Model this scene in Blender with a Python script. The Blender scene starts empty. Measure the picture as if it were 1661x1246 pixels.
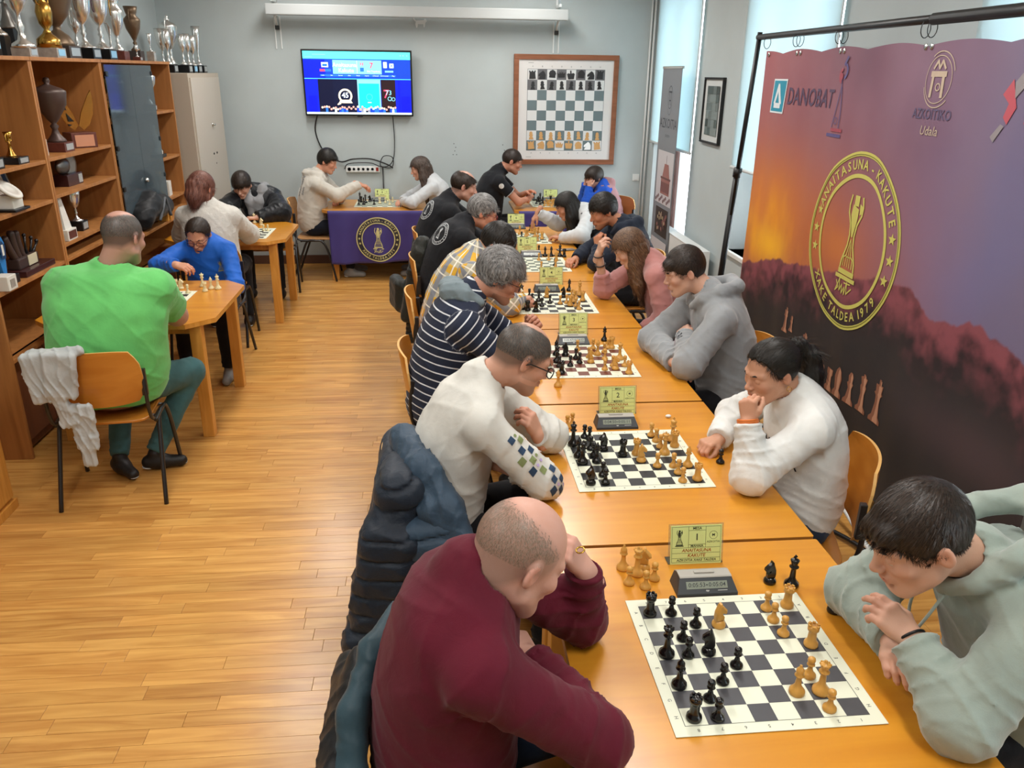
import bpy, bmesh, math, random, time
import numpy as np
from mathutils import Vector, Matrix, Euler
from mathutils.bvhtree import BVHTree
PI=math.pi
random.seed(7)
scn=bpy.context.scene
col=scn.collection
# ------------------------------------------------ camera
cam_d=bpy.data.cameras.new('camera'); cam=bpy.data.objects.new('camera',cam_d); col.objects.link(cam)
_f,_pi,_ya,_ro=1301.19366,math.radians(21.2013191),math.radians(-5.65806593),math.radians(.815693273)
_cy,_sy,_cp,_sp=math.cos(_ya),math.sin(_ya),math.cos(_pi),math.sin(_pi)
_rt=Vector((_cy,_sy,0)); _fw=Vector((-_sy*_cp,_cy*_cp,-_sp)); _up=_rt.cross(_fw)
_r=math.cos(_ro)*_rt+math.sin(_ro)*_up; _u=-math.sin(_ro)*_rt+math.cos(_ro)*_up
M=Matrix((_r,_u,-_fw)).transposed().to_4x4(); M.translation=Vector((0,0,2.13288))
cam.matrix_world=M; cam_d.sensor_width=36; cam_d.lens=_f*36/1661; cam_d.clip_start=.05
scn.camera=cam
# ------------------------------------------------ view, sky
scn.view_settings.view_transform='Standard'; scn.view_settings.look='None'
scn.view_settings.gamma=1; scn.view_settings.use_curve_mapping=False
scn.view_settings.exposure=0.0
w=bpy.data.worlds.new('overcast_sky'); scn.world=w; w.use_nodes=True
w.node_tree.nodes['Background'].inputs[0].default_value=(.86,.95,1,1)
w.node_tree.nodes['Background'].inputs[1].default_value=7
WX0,WX1,WY0,WY1,CZ=-2.86,2.5,-1.6,9.55,3.3      # room shell
def area(name,loc,sx,sy,power,color,rot=(0,0,0)):
    l=bpy.data.lights.new(name,'AREA'); l.shape='RECTANGLE'; l.size=sx; l.size_y=sy; l.energy=power; l.color=color
    o=bpy.data.objects.new(name,l); col.objects.link(o); o.location=loc; o.rotation_euler=rot; return o
LAMPS=[(-1.2,.6),(-1.2,3.2),(-1.2,5.8),(-1.2,8.2),(1.0,.6),(1.0,3.2),(1.0,5.8),(1.0,8.2)]
for i,(x,y) in enumerate(LAMPS): area('tube_light',(x,y,CZ-.10),.28,1.25,31,(1,.975,.94))
# ------------------------------------------------ helpers
def lin(h):
    if not isinstance(h,str): return tuple(h)[:3]
    h=h.lstrip('#'); r=[int(h[i:i+2],16)/255 for i in (0,2,4)]
    return tuple(c/12.92 if c<=.04045 else ((c+.055)/1.055)**2.4 for c in r)
MATS={}
def nt(name):
    m=bpy.data.materials.new(name); m.use_nodes=True; n=m.node_tree
    return m,n,n.nodes['Principled BSDF'],n.links
def mat(name,color,rough=.6,metal=0,spec=.5,noise=0,nscale=8,bump=0,bscale=60,stretch=None,emit=0,coat=0,sheen=0,alpha=1,trans=0):
    if name in MATS: return MATS[name]
    m,n,b,L=nt(name); c=lin(color)
    b.inputs['Base Color'].default_value=(*c,1); b.inputs['Roughness'].default_value=rough; b.inputs['Metallic'].default_value=metal
    b.inputs['Specular IOR Level'].default_value=spec
    if coat: b.inputs['Coat Weight'].default_value=coat; b.inputs['Coat Roughness'].default_value=.15
    if sheen: b.inputs['Sheen Weight'].default_value=sheen; b.inputs['Sheen Roughness'].default_value=.5
    if trans: b.inputs['Transmission Weight'].default_value=trans
    if emit: b.inputs['Emission Color'].default_value=(*c,1); b.inputs['Emission Strength'].default_value=emit
    if noise or bump:
        tc=n.nodes.new('ShaderNodeTexCoord'); mp=n.nodes.new('ShaderNodeMapping'); L.new(tc.outputs['Object'],mp.inputs[0])
        if stretch: mp.inputs['Scale'].default_value=stretch
    if noise:
        t=n.nodes.new('ShaderNodeTexNoise'); t.inputs['Scale'].default_value=nscale; t.inputs['Detail'].default_value=4; L.new(mp.outputs[0],t.inputs[0])
        r=n.nodes.new('ShaderNodeValToRGB'); L.new(t.outputs[0],r.inputs[0])
        r.color_ramp.elements[0].position=.3; r.color_ramp.elements[1].position=.7
        r.color_ramp.elements[0].color=(*[x*(1-noise) for x in c],1); r.color_ramp.elements[1].color=(*[min(1,x*(1+noise)) for x in c],1)
        L.new(r.outputs[0],b.inputs['Base Color'])
    if bump:
        t=n.nodes.new('ShaderNodeTexNoise'); t.inputs['Scale'].default_value=bscale; t.inputs['Detail'].default_value=3; L.new(mp.outputs[0],t.inputs[0])
        bp=n.nodes.new('ShaderNodeBump'); bp.inputs['Strength'].default_value=bump; bp.inputs['Distance'].default_value=.01; L.new(t.outputs[0],bp.inputs['Height']); L.new(bp.outputs[0],b.inputs['Normal'])
    MATS[name]=m; return m
def vcmat(name,rough=.6,spec=.4,emit=0,bump=0,bscale=300,sheen=0,sss=0):
    """colour comes from the mesh attribute 'col' (print, skin tone)"""
    if name in MATS: return MATS[name]
    m,n,b,L=nt(name); a=n.nodes.new('ShaderNodeAttribute'); a.attribute_name='col'
    L.new(a.outputs['Color'],b.inputs['Base Color']); b.inputs['Roughness'].default_value=rough; b.inputs['Specular IOR Level'].default_value=spec
    if emit: L.new(a.outputs['Color'],b.inputs['Emission Color']); b.inputs['Emission Strength'].default_value=emit
    if sss: b.inputs['Subsurface Weight'].default_value=sss; b.inputs['Subsurface Radius'].default_value=(.012,.005,.003); b.inputs['Subsurface Scale'].default_value=1
    if bump:
        t=n.nodes.new('ShaderNodeTexNoise'); t.inputs['Scale'].default_value=bscale; tc=n.nodes.new('ShaderNodeTexCoord'); L.new(tc.outputs['Object'],t.inputs[0])
        bp=n.nodes.new('ShaderNodeBump'); bp.inputs['Strength'].default_value=bump; bp.inputs['Distance'].default_value=.002; L.new(t.outputs[0],bp.inputs['Height']); L.new(bp.outputs[0],b.inputs['Normal'])
    MATS[name]=m; return m
def woodmat(name,c1,c2,rough=.4,axis='X',scale=1.,rand=0,coat=0):
    if name in MATS: return MATS[name]
    m,n,b,L=nt(name)
    tc=n.nodes.new('ShaderNodeTexCoord'); mp=n.nodes.new('ShaderNodeMapping'); L.new(tc.outputs['Object'],mp.inputs[0])
    s={'X':(1.2,14,14),'Y':(14,1.2,14),'Z':(14,14,1.2)}[axis]; mp.inputs['Scale'].default_value=[q*scale for q in s]
    oi=n.nodes.new('ShaderNodeObjectInfo')
    ad=n.nodes.new('ShaderNodeVectorMath'); ad.operation='ADD'
    ml=n.nodes.new('ShaderNodeMath'); ml.operation='MULTIPLY'; ml.inputs[1].default_value=37; L.new(oi.outputs['Random'],ml.inputs[0])
    L.new(mp.outputs[0],ad.inputs[0]); L.new(ml.outputs[0],ad.inputs[1])
    t=n.nodes.new('ShaderNodeTexNoise'); t.inputs['Scale'].default_value=1.6; t.inputs['Detail'].default_value=6; t.inputs['Distortion'].default_value=1.2; L.new(ad.outputs[0],t.inputs[0])
    r=n.nodes.new('ShaderNodeValToRGB'); L.new(t.outputs[0],r.inputs[0]); r.color_ramp.elements[0].position=.3; r.color_ramp.elements[1].position=.68
    r.color_ramp.elements[0].color=(*lin(c1),1); r.color_ramp.elements[1].color=(*lin(c2),1)
    out=r.outputs[0]
    if rand:
        hs=n.nodes.new('ShaderNodeHueSaturation'); mr=n.nodes.new('ShaderNodeMapRange'); mr.inputs[3].default_value=1-rand; mr.inputs[4].default_value=1+rand
        a=n.nodes.new('ShaderNodeAttribute'); a.attribute_name='rnd'; sm=n.nodes.new('ShaderNodeMath'); sm.operation='ADD'; L.new(a.outputs['Fac'],sm.inputs[0]); L.new(oi.outputs['Random'],sm.inputs[1])
        fr=n.nodes.new('ShaderNodeMath'); fr.operation='FRACT'; L.new(sm.outputs[0],fr.inputs[0])
        L.new(fr.outputs[0],mr.inputs[0]); L.new(mr.outputs[0],hs.inputs['Value']); L.new(out,hs.inputs['Color']); out=hs.outputs[0]
    L.new(out,b.inputs['Base Color']); b.inputs['Roughness'].default_value=rough
    if coat: b.inputs['Coat Weight'].default_value=coat; b.inputs['Coat Roughness'].default_value=.2
    MATS[name]=m; return m
def tag(o,label=None,cat=None,group=None,kind=None):
    if label: o['label']=label
    if cat: o['category']=cat
    if group: o['group']=group
    if kind: o['kind']=kind
    return o
def empty(name,loc=(0,0,0),rz=0,label=None,cat=None,group=None,kind=None):
    o=bpy.data.objects.new(name,None); col.objects.link(o); o.location=loc; o.rotation_euler=(0,0,rz); o.empty_display_size=.1
    return tag(o,label,cat,group,kind)
def link(name,me,parent=None,loc=(0,0,0),rot=(0,0,0),scale=None):
    o=bpy.data.objects.new(name,me); col.objects.link(o); o.location=loc; o.rotation_euler=rot
    if scale: o.scale=scale
    if parent: o.parent=parent
    return o
def copy_tree(o,parent=None):
    c=o.copy(); col.objects.link(c); c.parent=parent
    for ch in list(o.children): copy_tree(ch,c)
    return c
class MB:
    """collects shapes and links them as ONE mesh"""
    def __init__(s): s.v=[]; s.f=[]; s.m=[]; s.mi=0; s.sm=[]; s.smooth=False
    def add(s,vs,fs,smooth=None):
        o=len(s.v); s.v+= [tuple(p) for p in vs]; s.f+=[tuple(i+o for i in f) for f in fs]; s.m+=[s.mi]*len(fs); s.sm+=[s.smooth if smooth is None else smooth]*len(fs); return s
    def box(s,lo,hi,R=None):
        x0,y0,z0=lo;x1,y1,z1=hi
        v=[(x0,y0,z0),(x1,y0,z0),(x1,y1,z0),(x0,y1,z0),(x0,y0,z1),(x1,y0,z1),(x1,y1,z1),(x0,y1,z1)]
        if R is not None: v=[tuple(R@Vector(p)) for p in v]
        return s.add(v,[(0,3,2,1),(4,5,6,7),(0,1,5,4),(1,2,6,5),(2,3,7,6),(3,0,4,7)],False)
    def bbox(s,lo,hi,b=.004,R=None):
        """bevelled box"""
        bm=bmesh.new(); bmesh.ops.create_cube(bm,size=1)
        for p in bm.verts: p.co=Vector([(lo[i]+hi[i])/2+p.co[i]*(hi[i]-lo[i]) for i in range(3)])
        bmesh.ops.bevel(bm,geom=bm.edges[:],offset=b,segments=2,affect='EDGES',profile=.6)
        v=[q.co.copy() for q in bm.verts]; bm.verts.index_update(); f=[[q.index for q in g.verts] for g in bm.faces]; bm.free()
        if R is not None: v=[R@p for p in v]
        return s.add(v,f,False)
    def prism(s,pts,z0,z1,R=None):
        n=len(pts); v=[(x,y,z0) for x,y in pts]+[(x,y,z1) for x,y in pts]
        if R is not None: v=[tuple(R@Vector(p)) for p in v]
        return s.add(v,[tuple(range(n))[::-1],tuple(range(n,2*n))]+[(i,(i+1)%n,n+(i+1)%n,n+i) for i in range(n)],False)
    def lathe(s,prof,n=20,R=None,c=(0,0,0)):
        v=[];f=[]
        for r,z in prof:
            for k in range(n): a=2*PI*k/n; v.append((c[0]+r*math.cos(a),c[1]+r*math.sin(a),c[2]+z))
        for i in range(len(prof)-1):
            for k in range(n): f.append((i*n+k,i*n+(k+1)%n,(i+1)*n+(k+1)%n,(i+1)*n+k))
        f.append(tuple(range(n))[::-1]); f.append(tuple((len(prof)-1)*n+k for k in range(n)))
        if R is not None: v=[tuple(R@Vector(p)) for p in v]
        return s.add(v,f,True)
    def tube(s,pts,r=.01,n=8,closed=False,R=None):
        P=[Vector(p) for p in pts]; N=len(P); rr=r if isinstance(r,(list,tuple)) else [r]*N; v=[];f=[]
        up=None
        for i in range(N):
            a=P[(i-1)%N] if (closed or i>0) else P[0]; b=P[(i+1)%N] if (closed or i<N-1) else P[-1]
            t=(b-a).normalized()
            if up is None: up=t.orthogonal().normalized()
            up=(up-t*up.dot(t)).normalized(); w=t.cross(up)
            for k in range(n): q=2*PI*k/n; v.append(P[i]+(up*math.cos(q)+w*math.sin(q))*rr[i])
        for i in range(N if closed else N-1):
            for k in range(n): j=(i+1)%N; f.append((i*n+k,i*n+(k+1)%n,j*n+(k+1)%n,j*n+k))
        if not closed: f.append(tuple(range(n))[::-1]); f.append(tuple((N-1)*n+k for k in range(n)))
        if R is not None: v=[R@Vector(p) for p in v]
        return s.add(v,f,True)
    def sphere(s,c,r,n=10,sc=(1,1,1)):
        prof=[(r*math.sin(PI*i/n)+1e-5,-r*math.cos(PI*i/n)) for i in range(n+1)]
        o=len(s.v); s.lathe(prof,2*n); 
        for i in range(o,len(s.v)): p=s.v[i]; s.v[i]=(c[0]+p[0]*sc[0],c[1]+p[1]*sc[1],c[2]+p[2]*sc[2])
        return s
    def grid(s,fn,nu,nv,smooth=True):
        v=[fn(i/nu,j/nv) for j in range(nv+1) for i in range(nu+1)]
        return s.add(v,[(j*(nu+1)+i,j*(nu+1)+i+1,(j+1)*(nu+1)+i+1,(j+1)*(nu+1)+i) for j in range(nv) for i in range(nu)],smooth)
    def mesh(s,name,mats):
        me=bpy.data.meshes.new(name); me.from_pydata(s.v,[],s.f)
        for m in (mats if isinstance(mats,(list,tuple)) else [mats]): me.materials.append(m)
        me.polygons.foreach_set('material_index',s.m); me.polygons.foreach_set('use_smooth',s.sm); me.update(); return me
    def build(s,name,mats,parent=None,loc=(0,0,0),rot=(0,0,0)): return link(name,s.mesh(name,mats),parent,loc,rot)
def bez(a,b,c,d,n=10):
    a,b,c,d=map(Vector,(a,b,c,d)); return [a*(1-t)**3+b*3*t*(1-t)**2+c*3*t*t*(1-t)+d*t**3 for t in [i/n for i in range(n+1)]]
def smoothpts(P,n=6):
    P=[Vector(p) for p in P]; out=[]
    for i in range(len(P)-1):
        p0=P[max(i-1,0)];p1=P[i];p2=P[i+1];p3=P[min(i+2,len(P)-1)]
        for k in range(n):
            t=k/n; out.append(.5*((2*p1)+(p2-p0)*t+(2*p0-5*p1+4*p2-p3)*t*t+(3*p1-p0-3*p2+p3)*t**3))
    return out+[P[-1]]
# ---- flat print: text, rings, icons as 2-D polygons
_tc={}
def text2d(s,size=1.,bold=0,align='CENTER'):
    """triangulated glyph outlines: (verts2d, faces)"""
    k=(s,size,bold,align)
    if k in _tc: return _tc[k]
    c=bpy.data.curves.new('t','FONT'); c.body=s; c.size=size; c.align_x=align; c.align_y='CENTER'; c.offset=bold*size; c.resolution_u=2
    o=bpy.data.objects.new('t',c); col.objects.link(o); dg=bpy.context.evaluated_depsgraph_get(); dg.update()
    me=bpy.data.meshes.new_from_object(o.evaluated_get(dg)); v=[(p.co.x,p.co.y) for p in me.vertices]; f=[tuple(q.vertices) for q in me.polygons]
    bpy.data.objects.remove(o); bpy.data.curves.remove(c); bpy.data.meshes.remove(me); _tc[k]=(v,f); return v,f
class Flat:
    """2-D artwork, placed later on a plane or projected on a surface"""
    def __init__(s): s.v=[]; s.f=[]; s.m=[]; s.lv=[]
    def add(s,v,f,m=0,T=lambda p:p):
        o=len(s.v); l=(s.lv[-1] if s.lv else 0)+(1 if s.m and s.m[-1]!=m else 0); s.lv+=[l]*len(v); s.v+=[T(p) for p in v]; s.f+=[tuple(i+o for i in q) for q in f]; s.m+=[m]*len(f); return s
    def poly(s,pts,m=0): return s.add(pts,[tuple(range(len(pts)))],m)
    def rect(s,x0,y0,x1,y1,m=0): return s.poly([(x0,y0),(x1,y0),(x1,y1),(x0,y1)],m)
    def text(s,t,x,y,size,m=0,bold=0,slant=0,sx=1,rot=0,align='CENTER'):
        v,f=text2d(t,size,bold,align); c,d=math.cos(rot),math.sin(rot)
        def T(p): a,b=(p[0]+slant*p[1])*sx,p[1]; return (x+a*c-b*d,y+a*d+b*c)
        return s.add(v,f,m,T)
    def ring(s,cx,cy,r0,r1,m=0,n=64,a0=0,a1=2*PI,sx=1):
        v=[];f=[]
        for i in range(n+1):
            a=a0+(a1-a0)*i/n; v+=[(cx+r0*math.cos(a)*sx,cy+r0*math.sin(a)),(cx+r1*math.cos(a)*sx,cy+r1*math.sin(a))]
        return s.add(v,[(2*i,2*i+1,2*i+3,2*i+2) for i in range(n)],m)
    def disc(s,cx,cy,r,m=0,n=32,sx=1): return s.poly([(cx+r*sx*math.cos(2*PI*i/n),cy+r*math.sin(2*PI*i/n)) for i in range(n)],m)
    def star(s,cx,cy,r,m=0,rot=0):
        return s.add([(cx+(r if i%2==0 else r*.42)*math.cos(PI/2+rot+i*PI/5),cy+(r if i%2==0 else r*.42)*math.sin(PI/2+rot+i*PI/5)) for i in range(10)]+[(cx,cy)],[(i,(i+1)%10,10) for i in range(10)],m)
    def arc(s,t,cx,cy,r,amid,size,m=0,bold=0,step=None,inside=False):
        step=step or size*.78
        ws=[(.45 if ch in 'I1' else .5 if ch in ' -' else 1.)*step for ch in t]; tot=sum(ws); p=-tot/2
        for ch,wd in zip(t,ws):
            q=p+wd/2; p+=wd
            if ch==' ': continue
            a=amid-q/r if not inside else amid+q/r
            s.text(ch,cx+r*math.cos(a),cy+r*math.sin(a),size,m,bold,rot=a-PI/2 if not inside else a+PI/2)
        return s
    def line(s,pts,w,m=0):
        for a,b in zip(pts[:-1],pts[1:]):
            dx,dy=b[0]-a[0],b[1]-a[1]; l=math.hypot(dx,dy) or 1; nx,ny=-dy/l*w/2,dx/l*w/2; ex,ey=dx/l*w*.3,dy/l*w*.3
            s.poly([(a[0]+nx-ex,a[1]+ny-ey),(a[0]-nx-ex,a[1]-ny-ey),(b[0]-nx+ex,b[1]-ny+ey),(b[0]+nx+ex,b[1]+ny+ey)],m)
        return s
    def merge(s,o,x,y,k,m=None,sx=1): 
        b=len(s.v); l0=(s.lv[-1]+1) if s.lv else 0; s.lv+=[l0+q for q in o.lv]; s.v+=[(x+p[0]*k*sx,y+p[1]*k) for p in o.v]; s.f+=[tuple(i+b for i in q) for q in o.f]; s.m+=[q if m is None else m for q in o.m]; return s
    def mesh(s,name,mats,O,R,U,off=0,layer=.0004):
        O,R,U=Vector(O),Vector(R).normalized(),Vector(U).normalized(); N=R.cross(U)
        me=bpy.data.meshes.new(name); mk=s.lv
        me.from_pydata([O+R*p[0]+U*p[1]+N*(off+layer*mk[i]) for i,p in enumerate(s.v)],[],s.f)
        for m in mats: me.materials.append(m)
        me.polygons.foreach_set('material_index',s.m); me.update(); return me
    def build(s,name,mats,O,R,U,parent=None,off=.001,layer=.0004): return link(name,s.mesh(name,mats,O,R,U,off,layer),parent)
    def project(s,name,mats,target,O,R,U,parent=None,off=.003,maxd=.5):
        """drop the artwork on a curved surface (target mesh in world space)"""
        O,R,U=Vector(O),Vector(R).normalized(),Vector(U).normalized(); N=R.cross(U)
        bm=bmesh.new(); vs=[bm.verts.new(O+R*p[0]+U*p[1]) for p in s.v]
        for q,m in zip(s.f,s.m):
            try: fc=bm.faces.new([vs[i] for i in q]); fc.material_index=m
            except ValueError: pass
        bmesh.ops.triangulate(bm,faces=bm.faces[:]); 
        for _ in range(2):
            ed=[e for e in bm.edges if e.calc_length()>.015]
            if not ed: break
            bmesh.ops.subdivide_edges(bm,edges=ed,cuts=1)
        bmesh.ops.triangulate(bm,faces=bm.faces[:])
        bad=[]
        for v in bm.verts:
            h=target.ray_cast(v.co,-N,maxd)
            if h[0] is None: bad.append(v)
            else: v.co=h[0]+N*off
        bmesh.ops.delete(bm,geom=bad,context='VERTS'); lf=[q for q in bm.faces if max(e.calc_length() for e in q.edges)>.035]; bmesh.ops.delete(bm,geom=lf,context='FACES')
        me=bpy.data.meshes.new(name); bm.to_mesh(me); bm.free()
        for m in mats: me.materials.append(m)
        return link(name,me,parent)
def emblem(full=True):
    """club emblem: two rings, arc lettering, six stars, a chess queen trophy and a signature; radius 1"""
    F=Flat(); F.ring(0,0,.95,1,0); F.ring(0,0,.715,.76,0)
    F.arc('ANAITASUNA - KAKUTE',0,0,.855,PI/2,.15,0,.02,.123)
    F.arc('XAKE TALDEA 1979',0,0,.855,-PI/2,.145,0,.02,.116,inside=True)
    for a in (195,180,165,-15,0,15): F.star(.855*math.cos(math.radians(a-2)),.855*math.sin(math.radians(a-2)),.068,0,0)
    F.merge(trophy_icon(),0,.06,.58); 
    if full:
        F.line([(-.2,-.48),(-.14,-.55),(-.2,-.6),(-.12,-.44),(-.1,-.58),(-.05,-.5),(-.03,-.6),(.02,-.52),(.04,-.6),(.08,-.45),(.1,-.58),(.2,-.5)],.018,0); F.line([(0,-.47),(.16,-.46)],.015,0)
    return F
def trophy_icon():
    F=Flat()
    F.rect(-.42,-.86,.42,-.78); F.rect(-.34,-.76,.34,-.66)
    L=[(-.3,-.64),(-.28,-.5),(-.13,-.18),(-.1,.02),(-.14,.25),(-.26,.45),(-.27,.6),(-.22,.78)]
    F.line(L,.05); F.line([(-x,y) for x,y in L],.05)
    F.poly([(-.02,.0),(.03,.0),(.12,.35),(.12,.55),(-.12,.62),(-.16,.42)]); F.rect(-.09,.6,.09,.8); F.poly([(.17,.45),(.27,.5),(.25,.62),(.14,.66)])
    F.line([(-.2,-.6),(-.2,-.42),(-.1,-.38),(-.04,-.15),(0,-.05),(.04,-.15),(.1,-.38),(.2,-.42),(.2,-.6)],.028); F.line([(-.1,-.6),(-.08,-.4),(.08,-.4),(.1,-.6)],.02); F.line([(0,-.6),(0,-.15)],.02)
    return F
# ================================================= room
M_wall=mat('wall_paint','#b4bebf',.9,noise=.03,nscale=3,bump=.05,bscale=40)
M_ceil=mat('ceiling_paint','#dedede',.9)
M_plank=woodmat('floor_wood','#b37b3c','#d6a258',.27,'X',1.0,rand=.10)
M_gap=mat('floor_gap','#5a3518',.8)
M_table=woodmat('table_wood','#c98220','#d8952c',.3,'X',.5,coat=.3)
M_tedge=woodmat('table_edge','#8f5a22','#b57a32',.45,'X',1)
M_tleg=woodmat('table_leg_wood','#c58432','#db9c48',.42,'Z',1)
M_book=woodmat('bookcase_wood','#96602f','#b0773f',.5,'Z',.6)
M_bookd=woodmat('bookcase_door_wood','#6d4028','#7d4c30',.5,'Z',.6)
M_white=mat('white_paint','#dfe3e2',.5)
M_black=mat('black_plastic','#101113',.4)
M_steel=mat('black_tube','#1d1c1d',.35,spec=.6)
M_chrome=mat('chrome','#d5d5d0',.18,1)
M_beige=mat('locker_beige','#b3a797',.55)
def struct(name,mb,m,parent=None): 
    o=mb.build(name,m,parent)
    if parent is None: o['kind']='structure'
    return o
# floor: sub floor, planks as parts
fl=struct('floor',MB().box((WX0-.4,WY0-.1,-.10),(WX1+.5,WY1+.1,-.011)),M_gap)
rng=random.Random(3); PW=.0715; cnt=0; far=MB(); frnd=[]
lens=[.45,.6,.75,.9]; pm={}
def plankmesh(L):
    if L not in pm: b=MB(); b.bbox((0,0,-.011),(L-.0012,PW-.0012,0),.0006); pm[L]=b.mesh('floor_plank',M_plank)
    return pm[L]
y=WY0; 
while y<WY1:
    x=WX0-rng.random()*.6
    while x<WX1+.45:
        L=rng.choice(lens)
        if 2.0<y<4.62 and x+L>-2.5 and x<(.35 if y<3.0 else 0) and cnt<300:
            link('floor_plank',plankmesh(L),fl,(x,y,0)); cnt+=1
        else:
            far.box((x,y,-.011),(x+L-.0012,y+PW-.0012,0)); frnd+=[rng.random()]*8
        x+=L
    y+=PW
fo=far.build('floor_plank',M_plank,fl); fo['kind']='stuff'
a=fo.data.attributes.new('rnd','FLOAT','POINT'); a.data.foreach_set('value',frnd)
# walls
struct('wall_back',MB().box((WX0-.1,WY1,0),(WX1+.4,WY1+.12,CZ)),M_wall)
struct('wall_left',MB().box((WX0-.12,WY0,0),(WX0,WY1,CZ)),M_wall)
struct('wall_front',MB().box((WX0-.1,WY0-.12,0),(WX1+.4,WY0,CZ)),M_wall)
ce=struct('ceiling',MB().box((WX0-.1,WY0-.1,CZ),(WX1+.4,WY1+.1,CZ+.1)),M_ceil)
wins=[(7.86,9.28,.35),(5.13,6.62,.75),(2.25,3.70,.75),(-.6,.85,.75)]
WT=.36; b=MB(); ys=[WY0]
for a0,a1,z in sorted(wins): 
    b.box((WX1,ys[-1],0),(WX1+WT,a0,CZ)); b.box((WX1,a0,0),(WX1+WT,a1,z)); b.box((WX1,a0,3.02),(WX1+WT,a1,CZ)); ys.append(a1)
b.box((WX1,ys[-1],0),(WX1+WT,WY1,CZ)); struct('wall_right',b,M_wall)
M_frame=mat('window_frame_brown','#4a2a22',.5); M_glass=mat('window_glass','#ffffff',.02,trans=1)
def blindmat():
    m,n,bs,L=nt('roller_blind'); d=n.nodes.new('ShaderNodeBsdfTranslucent'); d.inputs[0].default_value=(*lin('#dff2f6'),1)
    bs.inputs['Base Color'].default_value=(*lin('#d5dcdc'),1); bs.inputs['Roughness'].default_value=.9
    x=n.nodes.new('ShaderNodeMixShader'); x.inputs[0].default_value=.62; L.new(bs.outputs[0],x.inputs[1]); L.new(d.outputs[0],x.inputs[2]); L.new(x.outputs[0],n.nodes['Material Output'].inputs[0]); return m
M_blind=blindmat()
for i,(a0,a1,z) in enumerate(wins):
    wn=empty('window_%d'%(i+1),(WX1+.27,(a0+a1)/2,z),kind='structure'); h=(a1-a0)/2; H=3.02-z
    f=MB(); 
    for s in (-1,1): f.bbox((-.03,min(s*h,s*(h-.07)),0),(.03,max(s*h,s*(h-.07)),H))
    f.bbox((-.03,-h,0),(.03,h,.08)); f.bbox((-.03,-h,H-.07),(.03,h,H)); f.bbox((-.035,-.05,0),(.035,.05,H))
    f.build('window_frame',M_frame,wn); MB().box((-.004,-h,0),(.004,h,H)).build('glass_pane',M_glass,wn)
    if z>.5: MB().bbox((-.30,-h-.03,-.035),(-.03,h+.03,0)).build('window_sill',M_white,wn)
    bl=empty('roller_blind',(WX1-.035,(a0+a1)/2,1.43),0,['white roller blind half lowered behind the grey upright banner','white roller blind over the window at the left end of the sunset backdrop','white roller blind at the top right corner behind the backdrop','white roller blind beyond the right edge of the picture'][i],'blind')
    if i==3: bl['label']='white roller blind on the window nearest the camera, off to the right'
    g=MB(); g.box((-.0008,-h-.05,0),(.0008,h+.05,1.72)); g.build('blind_fabric',M_blind,bl)
    g=MB(); g.tube([(0,-h-.05,0),(0,h+.05,0)],.014,8); g.build('bottom_bar',M_white,bl)
    g=MB(); g.tube([(0,-h-.06,1.74),(0,h+.06,1.74)],.035,10); g.build('roller',M_white,bl)
    g=MB(); g.tube([(-.01,-h-.055,.0),(-.01,-h-.055,1.7)],.003,5); g.build('pull_chain',M_white,bl)
struct('baseboard_back',MB().bbox((WX0,WY1-.018,0),(WX1,WY1,.10)),mat('baseboard_brown','#5d4032',.5))
struct('baseboard_right',MB().bbox((WX1-.018,WY0,0),(WX1,WY1,.10)),mat('baseboard_brown','#5d4032',.5))
# ceiling tube fixtures
M_tube=mat('lamp_diffuser','#fff4e6',.5,emit=3)
for i,(x,y) in enumerate(LAMPS):
    t=empty('ceiling_lamp',(x,y,CZ),0,'white ceiling tube lamp, '+('left' if x<0 else 'right')+' row, '+['nearest the camera','second from the camera','third from the camera','nearest the back wall'][i%4],'lamp','ceiling lamps')
    MB().bbox((-.17,-.66,-.07),(.17,.66,0)).build('housing',M_white,t); MB().bbox((-.15,-.64,-.085),(.15,.64,-.07),.004).build('diffuser',M_tube,t)
# conduit in the right back corner, light switch
tag(MB().tube([(2.47,9.50,0.1),(2.47,9.50,3.29)],.012,8).build('cable_conduit',M_white),'white cable conduit in the right back corner, the one nearer the window','conduit'); tag(MB().tube([(2.44,9.53,0.1),(2.44,9.53,3.29)],.012,8).build('cable_conduit',M_white),'white cable conduit in the right back corner, the one on the back wall','conduit')
t=empty('light_switch',(2.38,WY1,1.0),0,'small white light switch near the right back corner','switch'); MB().bbox((-.04,-.012,-.04),(.04,0,.04)).build('plate',M_white,t); MB().bbox((-.02,-.018,-.028),(.02,-.012,.028)).build('rocker',M_white,t)
# wall plug marks
g=Flat()
for x,z in ((0.24,1.37),(.26,1.33),(.25,1.29),(.23,1.25),(.27,1.25),(.80,1.36),(.82,1.30),(.81,1.25)): g.disc(x,z,.006)
tag(g.build('wall_mark',[mat('mark_grey','#5b6063',.8)],(0,WY1,0),(1,0,0),(0,0,1)),'small grey drill marks on the wall left of the big wall board','marks')
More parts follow.
